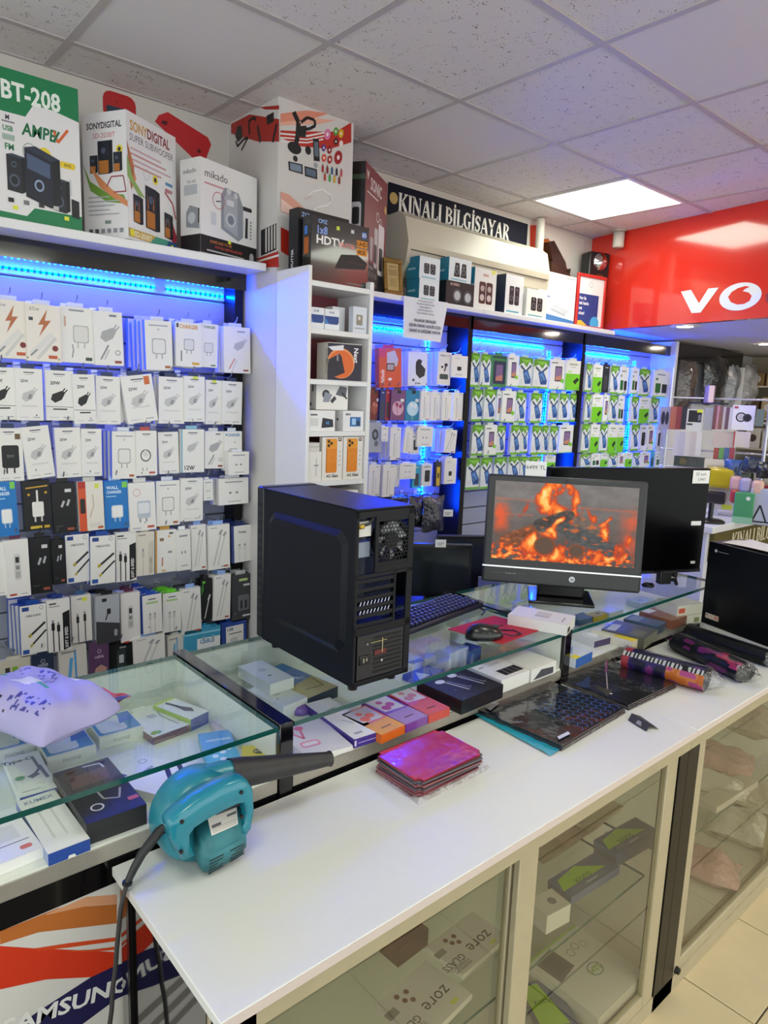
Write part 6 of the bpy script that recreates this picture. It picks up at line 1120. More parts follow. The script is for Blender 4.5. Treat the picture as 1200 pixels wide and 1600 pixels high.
dd = D().c(AW*.575, .03, .010, '#d5d8dc', n=24).t('hp', AW*.575, .0265, .009, '#3a3c40', b=1, shear=.2).r(.03, .035, .075, .0365, '#55585c').t('ProOne 600', .08, .033, .005, '#b0b2b6', 'l').r(.105, .035, .15, .0362, '#55585c').c(AW*.5, AH-.011, .004, '#0c0c0e').ring(AW*.5, AH-.011, .0065, .001, '#0c0c0e')
dd.mb().build('logo', aio, TILT)
m = MB(); m.rbox((AW*.5-.10, -.02, 0), (AW*.5+.12, .17, .012), .004, C('#0c0c0e', .18, coat=.4)).build('stand_base', aio)
MB().rbox((AW*.5-.07, .05, .01), (AW*.5+.09, .10, .14), .008, C('#0d0d0f', .3)).build('stand_neck', aio)
# ================================================================ TV behind
Lt, Rt_ = Vector((2.118, 1.506, 0)), Vector((2.756, 1.208, 0)); VW = (Rt_-Lt).length; ta = math.atan2((Rt_-Lt).y, (Rt_-Lt).x)
tv = thing('television', 'black flat television standing behind the lit computer', 'television', T(Lt.x, Lt.y, ZG+.0002) @ rz(ta))
MB().rbox((0, 0, .035), (VW, .03, .45), .004, C('#040406', .22, spec=.12)).rbox((.12, .03, .08), (VW-.12, .06, .36), .01, C('#101013', .4)).build('screen_panel', tv)
MB().box((0, -.0015, .035), (VW, .002, .048), C('#15161a', .25)).box((VW*.5, -.002, .040), (VW-.03, -.001, .0425), C('#8a8d94', .2, metal=.8)).build('lower_bezel', tv)
for x_ in (.12, VW-.12):
    MB().tube([(x_, .015, .04), (x_-.03, -.055, .004)], [.009, .007], C('#111113', .35), n=8).tube([(x_, .015, .04), (x_+.03, .085, .004)], [.009, .007], C('#111113', .35), n=8).build('stand_leg', tv)
tagp = C('#e2e2e0', .5)
MB().box((VW-.085, -.004, .392), (VW-.008, -.002, .443), tagp).build('price_card', tv)
D().t('32 inch', VW-.048, .423, .012, '#33363c', b=0).t('S.PRT', VW-.042, .402, .011, '#33363c', b=0).mb(M=T(0, -.004, 0)).build('handwriting', tv)
MB().box((VW-.068, -.003, .225), (VW-.022, -.001, .242), tagp).box((VW-.05, -.003, .07), (VW-.03, -.001, .08), tagp).build('sticker', tv)
# card standing behind the computer
cd = MB().box((.125, .046, .30), (.195, .048, .482), tagp).build('price_card', aio, T(0, 0, .0))
D().t('6499 TL', .16, .455, .014, '#33363c').mb(M=T(0, .046, 0)).build('handwriting', cd)
# ================================================================ small monitors beside the tower
def monitor(label, p, w_, h, rot, cards):
    t = thing('monitor', label, 'monitor', T(*p) @ rz(rot))
    MB().rbox((-w_/2, 0, .075), (w_/2, .03, .075+h), .005, C('#0d0d10', .35)).build('housing', t)
    MB().box((-w_/2+.014, -.001, .075+.018), (w_/2-.014, .001, .075+h-.014), C('#1a1f1f', .18)).build('screen', t)
    MB().rbox((-.03, .01, .008), (.03, .04, .12), .006, C('#0f0f12', .35)).build('stand_neck', t)
    m = MB(); m.lathe([(.0001, .012), (.06, .010), (.08, .004), (.08, 0), (.0001, 0)], C('#0f0f12', .25, coat=.3), M=T(0, .02, 0) @ Matrix.Diagonal((1, .75, 1, 1)), n=24); m.build('stand_base', t)
    for x_, z_ in cards:
        c = MB().box((x_, -.004, .075+z_), (x_+.042, -.002, .105+z_), tagp).build('price_card', t); D().r(x_+.006, .09+z_, x_+.034, .093+z_, '#8a8d94').r(x_+.008, .083+z_, x_+.028, .086+z_, '#8a8d94').mb(M=T(0, -.004, 0)).build('handwriting', c)
ma, mb_ = at(676, 931, y=1.86), at(738, 920, y=1.98); zdk = ma.z-.078
bdk = thing('back_desk', 'low dark desk behind the glass counter carrying the small monitors', 'desk', T(2.0, 1.95, 0))
MB().box((-.65, -.28, zdk-.03), (.75, .2, zdk-.0005), C('#2a2a2e', .4)).build('desk_top', bdk)
for x_ in (-.62, .72):
    for y_ in (-.26, .18): MB().box((x_-.02, y_-.02, 0), (x_+.02, y_+.02, zdk-.03), C('#2a2a2e', .4)).build('leg', bdk)
monitor('small black monitor with price card just right of the tower', (ma.x, ma.y, zdk), .30, at(676, 850, y=1.86).z-ma.z, -.62, ((.0, .20),))
hb = mb_.z-zdk-.075
monitor('small black monitor standing left behind the lit computer', (mb_.x, mb_.y, zdk), .34, at(738, 838, y=1.98).z-zdk-.075, -.55, ((-.15, .27),))
# ================================================================ keyboard
kb = thing('keyboard', 'long dark keyboard with bluish keys between tower and mouse', 'keyboard', T(1.735, 1.455, ZG+.0002) @ rz(math.pi+math.atan2(1.448-1.389, 1.719-1.333)))
KW, KD = .45, .14
m = MB(); m.rbox((0, -KD, 0), (KW, 0, .018), .006, C('#16182a', .35)); m.build('base', kb, T(0, 0, .0) @ Matrix.Rotation(.0, 4, 'X'))
km = MB().rbox((-.0078, -.0078, 0), (.0078, .0078, .009), .0025, C('#1e2044', .4), seg=1).mesh('key')
kp = D().r(-.003, -.002, .002, .003, '#8f94c0').mb(M=T(0, 0, .009) @ FACE_TOP).mesh('key_print')
for r_ in range(6):
    n = 20
    for k in range(n):
        if r_ == 5 and 5 <= k <= 10: continue
        o = obj('key', km, kb, T(.022+k*.0205+(.006 if r_ % 2 else 0), -.018-r_*.0205, .018))
        o.matrix_basis = o.matrix_basis
        obj('key_print', kp, o)
MB().rbox((.022+4.6*.0205, -.1285, .018), (.022+10.4*.0205, -.1125, .026), .003, C('#1e2044', .4), seg=1).build('space_bar', kb)
MB().tube([(1.66, 1.56, ZG+.004), (1.70, 1.585, ZG+.004), (1.725, 1.50, ZG+.003), (1.70, 1.42, ZG+.003), (1.66, 1.40, ZG+.003)], .0022, C('#0c0c0e', .4)).build('keyboard_cable', None, label='thin black cable lying at the right end of the keyboard', cat='cable')
# ================================================================ mouse and pad
pc = [at(*q, z=ZG) for q in ((700,984),(785,1007),(847,984),(772,963))]; pc0 = sum(pc, Vector())/4
ml = MB(); ml.add([(p.x-pc0.x, p.y-pc0.y, .0005) for p in pc]+[(p.x-pc0.x, p.y-pc0.y, .003) for p in pc], [(3,2,1,0),(4,5,6,7),(0,1,5,4),(1,2,6,5),(2,3,7,6),(3,0,4,7)], C('#b3202c', .7, noise=.06, nscale=120))
ml.build('mouse_pad', None, T(pc0.x, pc0.y, ZG), label='red mouse pad on the counter glass under the black mouse', cat='mouse pad')
mp_ = at(757, 988, z=ZG+.02); mo = thing('computer_mouse', 'black computer mouse resting on the red pad', 'mouse', T(mp_.x, mp_.y, ZG+.0032) @ rz(-.55))
bm = bmesh.new(); bmesh.ops.create_uvsphere(bm, u_segments=24, v_segments=12, radius=1)
for v in bm.verts:
    x_, y_, z_ = v.co; v.co = Vector((x_*.058*(1 if x_ < 0 else .98), y_*.032*(1-.12*x_*x_), max(z_, -.25)*.034*(1-.25*x_)+.0085))
MB().bm(bm, C('#101113', .28, coat=.2)).build('shell', mo)
MB().rbox((.02, -.004, .028), (.042, .004, .0395), .0035, C('#2a2b2e', .5)).build('scroll_wheel', mo); MB().box((.0, -.0006, .0345), (.056, .0006, .0375), TK).build('button_seam', mo)
a = mo.matrix_world
MB().tube([(.056, 0, .012), (.085, -.004, .006), (.12, .02, .003), (.11, .05, .003), (.07, .06, .003), (.02, .055, .003), (-.03, .07, .003)], .002, C('#0b0b0d', .4)).build('mouse_cable', mo)
# ================================================================ long white box on the divider
qbox('lamp_box', 'long white carton lying on the counter before the computer stand', (886,977), (899,962), (812,945), ZG+.0345, .0335, '#e2e0da', top=lambda w_, d_: D().r(w_*.3, d_*.35, w_*.8, d_*.6, '#c9c8c2').r(w_*.35, d_*.36, w_*.4, d_*.6, '#9a9a98').r(w_*.2, d_*.1, w_*.6, d_*.13, '#a0a09c'), front=lambda w_, h: D().r(w_*.1, h*.1, w_*.4, h*.6, '#222'))
# power bricks beside the TV
for k, (u, v, w_) in enumerate(((1036,912,.05), (1048,908,.04))):
    p = at(u, v, z=ZG); t = thing('power_adapter', ['boxy black power adapter near the TV leg', 'smaller black plug adapter behind the boxy one'][k], 'adapter', T(p.x, p.y, ZG+.0002) @ rz(-.5))
    MB().rbox((-w_/2, -w_*.3, 0), (w_/2, w_*.3, w_*1.05), .004, C('#121214', .4)).build('body', t); MB().cyl((w_/2, -.006, w_*.5), (w_/2+.018, -.006, w_*.5), .002, ALU, n=8).cyl((w_/2, .008, w_*.5), (w_/2+.018, .008, w_*.5), .002, ALU, n=8).build('pins', t)
p = at(1012, 918, z=ZG); coil('power_cable', 'small coil of black cable at the edge of the lit computer', p, .022, 3, C('#0b0b0d', .4), rad=.003, flat=.9, seed=4)
# ================================================================ wipes bag
def pillow(name, label, cat, M, sx, sy, h, paint, N=56, seed=2, wr=.10):
    rnd = random.Random(seed); ph = [rnd.uniform(0, 6.28) for _ in range(8)]
    vs, fs = [], []
    def hgt(a, b):
        e = max(0., 1-abs(2*a)**5)**.45*max(0., 1-abs(2*b)**4.5)**.45
        wv = wr*(math.sin(9*a+ph[0]+4*b*b)*.5+math.sin(13*b+ph[1]+6*a)*.4+math.sin(23*a-17*b+ph[2])*.25+abs(math.sin(7*(a-b)+ph[3]))*.4)
        return e*(1+wv)
    for s_ in (1, 0):
        for j in range(N+1):
            for i in range(N+1):
                a, b = i/N-.5, j/N-.5; e = hgt(a, b)
                px = a*sx*(1-.06*(1-e)*math.cos(6*b+ph[4])); py = b*sy*(1-.05*(1-e)*math.sin(7*a+ph[5]))
                vs.append((px, py, h*(.25+.75*e) if s_ else h*.25*(1-e)))
    m = MB(); n1 = (N+1)
    for s_ in (0, 1):
        o = s_*n1*n1
        for j in range(N):
            for i in range(N):
                f = (o+j*n1+i, o+j*n1+i+1, o+(j+1)*n1+i+1, o+(j+1)*n1+i); m_ = paint((i+.5)/N-.5, (j+.5)/N-.5) if s_ == 0 else paint(None, None)
                fs.append((f if s_ == 0 else f[::-1], m_))
    o = len(m.v); m.v += vs
    for f, mt in fs: m.f.append(list(f)); m.m.append(m.mi(mt)); m.sm.append(True)
    return m.build(name, None, M, label=label, cat=cat)
LAV = C('#a6a0cc', .42, spec=.3); LWH = C('#e9e6ec', .35); GRN = C('#2f9c74', .4); NAV = C('#3a3a8c', .4); DK_ = C('#221c2c', .4); RED = C('#c8303c', .4)
import mathutils
def wipe(a, b):
    if a is None: return LAV
    if abs(a+.02)**4/(.13**4)+abs(b-.06)**4/(.105**4) < 1: return LWH
    if -.05 < a < .0-.0 and b < -.05 and b > -.16: return GRN
    if -.04 < a < .02 and .30 < b < .42: return GRN
    if -.30 < a < -.19 and .27 < b < .40: return RED
    n = mathutils.noise.noise(Vector((a*16, b*30, 3.1)))
    if .04 < a < .34 and -.14+.35*a < b < .10+.3*a and n > .12: return NAV
    if -.42 < a < -.24 and -.40 < b < -.02 and n > .16: return NAV
    if -.46 < a < -.36 and -.05 < b < .18 and n > .22: return DK_
    if .08 < a < .4 and .24 < b < .40 and n > .28: return NAV
    if a > .30 and -.2 < b < -.12: return LWH
    return LAV
wb_ = pillow('wet_wipes_bag', 'lavender wet wipes packet lying on the left counter glass', 'bag', T(.358, 1.468, ZG+.0004) @ rz(.385), .18, .285, .078, wipe, seed=9, wr=.13)
sm = MB(); s0_ = at(172, 1092, z=ZG); vs = []
for j in range(5):
    for i in range(9): vs.append(((i-4)*.011, (j-2)*.011*(1-.1*abs(i-4)*.3), .003+.008*math.sin(i*.5+j*.4)**2))
sm.add(vs, [(j*9+i, j*9+i+1, (j+1)*9+i+1, (j+1)*9+i) for j in range(4) for i in range(8)], C('#c81f28', .25, coat=.6), None, True)
sa = sm.build('red_sachet', None, T(s0_.x, s0_.y, ZG) @ rz(-1.15), label='crumpled red sachet on counter glass beside the wipes packet', cat='sachet')
MB().add([(.02, -.022, .0125), (.044, -.022, .0125), (.044, .018, .0125), (.03, .0, .0128)], [(0,1,2,3)], C('#2a2226', .3)).build('dark_patch', sa)
# ================================================================ BLOWER
bl = thing('electric_blower', 'teal handheld electric blower with black nozzle on white table', 'blower', T(.53, 1.07, ZT+.0003)); B0 = Vector((.53, 1.07, ZT))
TE = C('#1f7f90', .33, noise=.12, nscale=25, coat=.15); TE2 = C('#2f7780', .45, noise=.18, nscale=30); BK = C('#2c2a2a', .5, noise=.2, nscale=40)
def bl_(p): return Vector(p)-B0
# volute housing: spiral drum, axis along y
pts = []
for k in range(40):
    a_ = 2*math.pi*k/40; r_ = .074+.011*(((a_+math.pi*.5) % (2*math.pi))/(2*math.pi)); pts.append((-.004+r_*math.cos(a_), .0795+r_*math.sin(a_)))
def drum(poly, y0, y1, ins, mat):
    bm = bmesh.new(); n = len(poly); rings = []
    cx_ = sum(p[0] for p in poly)/n; cz_ = sum(p[1] for p in poly)/n
    for y_, s_ in ((y0, 1-ins*1.0), (y0+.008, 1-ins*.35), (y0+.018, 1), (y1-.018, 1), (y1-.008, 1-ins*.35), (y1, 1-ins)):
        rings.append([bm.verts.new((cx_+(p[0]-cx_)*s_, y_, cz_+(p[1]-cz_)*s_)) for p in poly])
    for A1, B1 in zip(rings, rings[1:]):
        for i in range(n): bm.faces.new((A1[i], A1[(i+1) % n], B1[(i+1) % n], B1[i]))
    bm.faces.new(rings[0][::-1]); bm.faces.new(rings[-1]); bmesh.ops.recalc_face_normals(bm, faces=bm.faces[:]); return MB().bm(bm, mat)
drum(pts, -.02, .055, .14, TE).build('fan_housing', bl)
# outlet neck and nozzle
n0, n1_, n2 = bl_((.575, 1.09, .972)), bl_((.615, 1.086, .966)), bl_((.815, 1.072, .934))
MB().tube([bl_((.545, 1.09, .972)), n0, n1_], [.028, .027, .026], TE, n=18).build('outlet_neck', bl)
MB().tube([n0.lerp(n1_, .4), n1_, n1_.lerp(n2, .12), n1_.lerp(n2, .3), n1_.lerp(n2, .97), n2], [.029, .029, .027, .0245, .0145, .0165], BK, n=20, caps=False).tube([n2.lerp(n1_, .06), n2.lerp(n1_, .02)], [.011, .011], TK, n=14).build('nozzle', bl)
for k in range(4):
    q = n1_.lerp(n2, .02+.035*k); ax = (n2-n1_).normalized(); MB().cyl(q, q+ax*.003, .0285-.0013*k, BK, n=20).build('nozzle_rib', bl)
# handle loop
Hq = lambda L_: [((at(u, v, y=1.03)-B0).x, (at(u, v, y=1.03)-B0).z) for u, v in L_]
out_ = Hq([(276,1334),(262,1305),(257,1280),(262,1272),(300,1242),(340,1220),(366,1210),(378,1212),(386,1224),(388,1258),(383,1286),(374,1300)])
inn_ = Hq([(298,1326),(290,1312),(290,1297),(299,1285),(320,1272),(345,1259),(364,1250),(373,1249),(376,1254),(377,1265),(374,1280),(366,1290)])
bm = bmesh.new(); yy = (-.062, -.022); R_ = []
for y_, s_ in ((yy[0], .22), (yy[0]+.006, .0), (yy[1]-.006, .0), (yy[1], .22)):
    o_ = [bm.verts.new((p[0]*(1-s_)+(p[0]+q[0])/2*s_, y_, p[1]*(1-s_)+(p[1]+q[1])/2*s_)) for p, q in zip(out_, inn_)]
    i_ = [bm.verts.new((q[0]*(1-s_)+(p[0]+q[0])/2*s_, y_, q[1]*(1-s_)+(p[1]+q[1])/2*s_)) for p, q in zip(out_, inn_)]
    R_.append((o_, i_))
n = len(out_)
for (o1, i1), (o2, i2) in zip(R_, R_[1:]):
    for k in range(n-1): bm.faces.new((o1[k], o1[k+1], o2[k+1], o2[k])); bm.faces.new((i1[k], i2[k], i2[k+1], i1[k+1]))
    bm.faces.new((o1[0], o2[0], i2[0], i1[0])); bm.faces.new((o1[-1], i1[-1], i2[-1], o2[-1]))
for k in range(n-1): bm.faces.new((R_[0][0][k], R_[0][1][k], R_[0][1][k+1], R_[0][0][k+1])); bm.faces.new((R_[-1][0][k], R_[-1][0][k+1], R_[-1][1][k+1], R_[-1][1][k]))
bmesh.ops.recalc_face_normals(bm, faces=bm.faces[:]); MB().bm(bm, C('#177e93', .25, coat=.35)).build('handle', bl)
for u, v in ((284,1284), (377,1238), (378,1276), (283,1331)):
    q = at(u, v, y=1.007)-B0; MB().cyl((q.x, -.0655, q.z), (q.x, -.06, q.z), .0035, TK, n=10).build('screw', bl)
q = at(350, 1262, y=1.03)-B0; MB().rbox((q.x-.022, -.05, q.z-.004), (q.x+.03, -.035, q.z+.01), .004, C('#151517', .4), M=None).build('trigger', bl)
# motor housing: tapered block leaning to the table
b4 = [(-.035,-.02,.022),(.072,-.02,.022),(.072,-.02,.105),(-.03,-.02,.105)]
f4 = [bl_(at(u, v, z=z_)) for u, v, z_ in ((319,1374,ZT+.002),(386,1334,ZT+.002),(385,1312,.893),(323,1342,.893))]
bm = bmesh.new(); vb = [bm.verts.new(p) for p in b4]+[bm.verts.new(p) for p in f4]
for f in ((3,2,1,0),(4,5,6,7),(0,1,5,4),(1,2,6,5),(2,3,7,6),(3,0,4,7)): bm.faces.new([vb[k] for k in f])
bmesh.ops.recalc_face_normals(bm, faces=bm.faces[:]); bmesh.ops.bevel(bm, geom=bm.edges[:], offset=.008, segments=3, affect='EDGES')
MB().bm(bm, TE2).build('motor_housing', bl)
def onq(A1, B1, C1, D1, s, t_): return A1.lerp(B1, s).lerp(D1.lerp(C1, s), t_)
fa, fb_, fc, fd = f4; nrm = (fb_-fa).cross(fd-fa).normalized()
if nrm.y > 0: nrm = -nrm
slm = MB()
for k in range(5):
    for s0, s1 in ((.08, .42), (.58, .94)):
        t0 = .12+.16*k; slm.add([onq(fa,fb_,fc,fd,s0,t0)+nrm*.0006, onq(fa,fb_,fc,fd,s1,t0)+nrm*.0006, onq(fa,fb_,fc,fd,s1,t0+.07)+nrm*.0006, onq(fa,fb_,fc,fd,s0,t0+.07)+nrm*.0006], [(0,1,2,3)], TK)
slm.build('vent_slots', bl)
ta_, tb_, tc_, td_ = f4[3], f4[2], Vector(b4[2]), Vector(b4[3]); tn = (tb_-ta_).cross(td_-ta_).normalized()
if tn.z < 0: tn = -tn
def lq(s0, s1, t0, t1, c, e, m): m.add([onq(ta_,tb_,tc_,td_,s0,t0)+tn*e, onq(ta_,tb_,tc_,td_,s1,t0)+tn*e, onq(ta_,tb_,tc_,td_,s1,t1)+tn*e, onq(ta_,tb_,tc_,td_,s0,t1)+tn*e], [(0,1,2,3)], C(c, .5))
m = MB(); lq(.22, .82, .38, .92, '#cfc9c2', .0012, m); lq(.24, .5, .78, .9, '#c45a52', .0016, m); lq(.55, .8, .8, .88, '#4a4a4a', .0016, m); lq(.26, .46, .52, .58, '#5a5a5a', .0016, m); lq(.6, .8, .62, .67, '#5a5a5a', .0016, m)
for k in range(3): lq(.26, .78, .42+.04*k, .43+.04*k, '#8a8682', .0016, m)
m.build('rating_label', bl)
cab = [(248,1300),(236,1316),(222,1334),(209,1358),(204,1378),(200,1392),(194,1420),(191,1450),(188,1480),(186,1510),(182,1540),(180,1575),(176,1605)]
cp = [bl_(at(u, v, y=1.06)) for u, v in cab]
for k, p in enumerate(cp):
    if k > 3: p.x -= .006
MB().tube([bl_((.46,1.06,.935)), *cp[:5]], [.0085, .0085, .0085, .0078, .007, .0058], C('#1e1e20', .45), n=10).cyl(cp[4]-Vector((0,0,.002)), cp[4]+Vector((.001,0,.003)), .0085, C('#141416', .4), n=10).build('cord_sleeve', bl)
MB().tube(cp[4:]+[Vector((cp[-1].x-.01, cp[-1].y, -.4)), Vector((cp[-1].x-.05, cp[-1].y-.1, -.836))], .0042, C('#3a3838', .5), n=8).build('power_cord', bl)
# ================================================================ THINGS ON THE WHITE TABLE
# stack of mirror screen cards in film
def holo(c1, c2, c3):
    m = bpy.data.materials.new('foil_card'); m.use_nodes = True; nt = m.node_tree; b = nt.nodes['Principled BSDF']; b.inputs['Roughness'].default_value = .22; b.inputs['Metallic'].default_value = .35; b.inputs['Coat Weight'].default_value = .8
    tc = nt.nodes.new('ShaderNodeTexCoord'); n = nt.nodes.new('ShaderNodeTexNoise'); n.inputs['Scale'].default_value = 5; n.inputs['Detail'].default_value = 2; nt.links.new(tc.outputs['Object'], n.inputs['Vector'])
    cr = nt.nodes.new('ShaderNodeValToRGB'); nt.links.new(n.outputs['Fac'], cr.inputs[0]); e = cr.color_ramp.elements; e[0].position = .35; e[0].color = lin(c1); e[1].position = .68; e[1].color = lin(c3); k = e.new(.52); k.color = lin(c2)
    nt.links.new(cr.outputs[0], b.inputs['Base Color'])
    n2 = nt.nodes.new('ShaderNodeTexNoise'); n2.inputs['Scale'].default_value = 30; nt.links.new(tc.outputs['Object'], n2.inputs['Vector']); bp = nt.nodes.new('ShaderNodeBump'); bp.inputs['Strength'].default_value = .35; bp.inputs['Distance'].default_value = .004; nt.links.new(n2.outputs['Fac'], bp.inputs['Height']); nt.links.new(bp.outputs[0], b.inputs['Normal']); nt.links.new(bp.outputs[0], b.inputs['Coat Normal'])
    return m
st = [at(*q, z=ZT+.04) for q in ((650,1218),(757,1178),(690,1137),(585,1180))]; sc_ = sum(st, Vector())/4
HM = holo('#c8303c', '#d23a78', '#b03ab4')
def card(mat, edge, h=.0042):
    bm = bmesh.new(); bmesh.ops.create_cube(bm, size=1)
    for v in bm.verts: v.co = Vector((v.co.x*.205, v.co.y*.145, (v.co.z+.5)*h))
    ve = [e for e in bm.edges if abs(e.verts[0].co.z-e.verts[1].co.z) > h*.5]; bmesh.ops.bevel(bm, geom=ve, offset=.012, segments=3, affect='EDGES')
    m = MB(); bm.verts.index_update(); up_ = [f for f in bm.faces if f.normal.z > .9]
    m.add([v.co[:] for v in bm.verts], [[v.index for v in f.verts] for f in bm.faces if f not in up_], edge); m.add([v.co[:] for v in bm.verts], [[v.index for v in f.verts] for f in up_], mat); bm.free(); return m
c_top = card(HM, C('#9c2030', .3)).mesh('foil_card'); c_dk = card(C('#3c3a40', .25, coat=.7), C('#55525a', .3, coat=.6)).mesh('foil_card'); c_rd = card(C('#7a3a44', .25, coat=.7), C('#8c5258', .3, coat=.6)).mesh('foil_card')
for k in range(9):
    top = k == 8
    obj('foil_card', c_top if top else (c_dk if k in (6, 7, 3) else c_rd), None, T(sc_.x+random.uniform(-.006, .006)*(not top), sc_.y+random.uniform(-.006, .004)*(not top), ZT+.0003+.0044*k) @ rz(random.uniform(-.05, .05)*(not top)),
        'shiny red and magenta foil card, top of the stack on white table' if top else ordw(k)+' film wrapped card from the bottom of the foil card stack', 'card', 'stack of foil cards on the white table')
# film sleeve round the stack's foot
fl_ = MB().add([(-.118,-.088,0),(.116,-.084,0),(.112,.086,.006),(-.116,.084,.008),(-.112,-.084,.012),(.112,-.08,.010)], [(0,1,5,4),(0,4,3)], GLASS('#e8e4e6', 1.4, .05, bump=.6, film=.12))
fl_.build('film_sleeve', None, T(sc_.x, sc_.y, ZT+.0004), label='loose clear film sticking out from the foil card stack', cat='film')
# mouse mats in film bags
def hexline(d, x0, y0, x1, y1, s, c, w_=.0012):
    j = 0; y = y0
    while y < y1:
        x = x0+(s*.866 if j % 2 else 0)
        while x < x1:
            pts = [(x+s*math.sin(k*math.pi/3), y+s*math.cos(k*math.pi/3)) for k in range(4)]; d.l(pts, w_, c); x += s*1.732
        y += s*1.5; j += 1
FB = C('#10131d', .22, coat=.85, bump=.45, bscale=13, noise=.3, nscale=14)
def mat_pack(name, label, fl, fr, bl, zt, h, mat, prt=None):
    return qbox(name, label, fl, fr, bl, zt, h, mat=mat, top=prt, cat='mouse mat', coat=.9)
FBE = C('#3a3034', .18, coat=.9, bump=.6, bscale=40)
for k in range(3): mat_pack('mouse_mat_pack', 'film wrapped dark mat at the bottom of the hexagon mat pile' if k == 0 else ('film wrapped dark mat in the middle of the hexagon mat pile' if k == 1 else 'film wrapped black mat with blue hexagons beside the foil cards'), (877+2*(k % 2),1171-3*k), (978-k,1112-3*k), (742+2*k,1107-3*k), ZT+.0055+.0052*k, .005, FB if k == 2 else FBE,
    (lambda w_, d_: (lambda d: (hexline(d, w_*.35, d_*.08, w_*.95, d_*.6, .014, '#3a74c4'), d.p([(w_*.05,d_*.82),(w_*.22,d_*.86),(w_*.2,d_*.92),(w_*.06,d_*.9)], '#9a9ca4'), d.p([(w_*.05,d_*.06),(w_*.2,d_*.05),(w_*.22,d_*.09),(w_*.08,d_*.1)], '#c9ccd4'))[0] or d)(D())) if k == 2 else None)
tb0 = [at(*q, z=ZT+.004) for q in ((735,1113),(860,1180),(880,1168),(752,1106))]
c_ = sum(tb0, Vector())/4; m = MB(); N = 12; vs = []
for j in range(3):
    for i in range(N+1):
        a = i/N; p = (tb0[0].lerp(tb0[1], a)).lerp(tb0[3].lerp(tb0[2], a), j/2); vs.append((p.x-c_.x, p.y-c_.y, .001+.004*abs(math.sin(i*1.3+j))))
m.add(vs, [(j*(N+1)+i, j*(N+1)+i+1, (j+1)*(N+1)+i+1, (j+1)*(N+1)+i) for j in range(2) for i in range(N)], C('#2aa4bc', .3, coat=.4), None, True)
m.build('teal_wrapper', None, T(c_.x, c_.y, ZT+.0002), label='teal plastic wrapper edge showing at left of the mat pile', cat='wrapper')
for k in range(3): mat_pack('mouse_mat_pack', ['film wrapped dark mat at the bottom of the striped mat pile','film wrapped dark mat in the middle of the striped mat pile','film wrapped grey black mat with purple line behind hexagon mat'][k], (983-k,1108-3*k), (1057-k,1073-3*k), (868+k,1068-3*k), ZT+.0055+.0052*k, .005, C('#1d1c20', .22, coat=.85, bump=.45, bscale=13, noise=.3, nscale=10) if k == 2 else FBE,
    (lambda w_, d_: D().l([(w_*.1,d_*.35),(w_*.9,d_*.98)], .004, '#8f8a86').l([(w_*.6,d_*.75),(w_*.95,d_*.99)], .006, '#7a3a6c').p([(w_*.02,d_*.3),(w_*.2,d_*.36),(w_*.16,d_*.6)], '#3a3a22').r(w_*.1, d_*.3, w_*.13, d_*.33, '#d8d8d4')) if k == 2 else None)
# rolled mats
def roll(label, p0, p1, r, paint, seed):
    p0, p1 = Vector(p0), Vector(p1); c = (p0+p1)/2; L = (p1-p0).length; a = math.atan2((p1-p0).y, (p1-p0).x)
    t = thing('rolled_mouse_mat', label, 'mouse mat', T(c.x, c.y, ZT+.0004) @ rz(a)); m = MB(); N, K = 90, 40; vs = []
    for i in range(N+1):
        for k in range(K):
            an = 2*math.pi*k/K; vs.append((-L/2+L*i/N, r*1.1*math.cos(an), r*.88+r*.88*math.sin(an)))
    o = len(m.v); m.v += vs
    for i in range(N):
        for k in range(K):
            m.f.append([i*K+k, (i+1)*K+k, (i+1)*K+(k+1) % K, i*K+(k+1) % K]); m.m.append(m.mi(paint(i/N, k/K))); m.sm.append(True)
    m.add(vs[:K], [tuple(range(K))], C('#0c0c0e', .6)); m.add(vs[-K:], [tuple(range(K))[::-1]], C('#0c0c0e', .6)); m.build('mat', t)
    rnd = random.Random(seed); fm = GLASS('#eef0f0', 1.45, .06, bump=1.0, bscale=45, film=.10); f = MB()
    for e in (-1, 1):
        vs = []
        for j in range(4):
            for k in range(K+1):
                an = 2*math.pi*(k % K)/K; q = 1.06-.22*j+.1*math.sin(5*an+j+seed); vs.append((e*(L/2+.016*j+.004*math.sin(7*an)), r*1.12*q*math.cos(an), max(.001, r*.9+r*.9*q*math.sin(an)*(1-.15*j))))
        f.add(vs, [(j*(K+1)+k, j*(K+1)+k+1, (j+1)*(K+1)+k+1, (j+1)*(K+1)+k) for j in range(3) for k in range(K)], fm, None, True)
    vs = []
    for i in range(13):
        for k in range(K+1):
            an = 2*math.pi*(k % K)/K; q = 1.05+.02*math.sin(9*an+i*1.3+seed); vs.append((-L/2+L*i/12, r*1.1*q*math.cos(an), max(.0005, r*.9+r*.9*q*math.sin(an))))
    f.add(vs, [(i*(K+1)+k, (i+1)*(K+1)+k, (i+1)*(K+1)+k+1, i*(K+1)+k+1) for i in range(12) for k in range(K)], fm, None, True)
    f.build('film_wrap', t); return t
RP = [C(c, .4) for c in ('#1d1b3c', '#3a2a6c', '#8c3a8c', '#d8742c', '#e08a4a', '#c2508c', '#16161a', '#d8d6d0')]
def paint1(s, k):
    n = mathutils.noise.noise(Vector((s*7, math.sin(k*6.28)*1.6, math.cos(k*6.28)*1.6)))
    if .30 < k < .40: return RP[6] if (int(s*40) % 2 and .32 < k < .385) else RP[7] if .32 < k < .385 and n > -.3 else RP[6]
    if .40 <= k < .75 and s > .55: return RP[3] if n > .05 else (RP[4] if n > -.1 else RP[5])
    if s < .08: return C('#b8404a', .4)
    return RP[2] if n > .28 else (RP[1] if n > -.05 else RP[0])
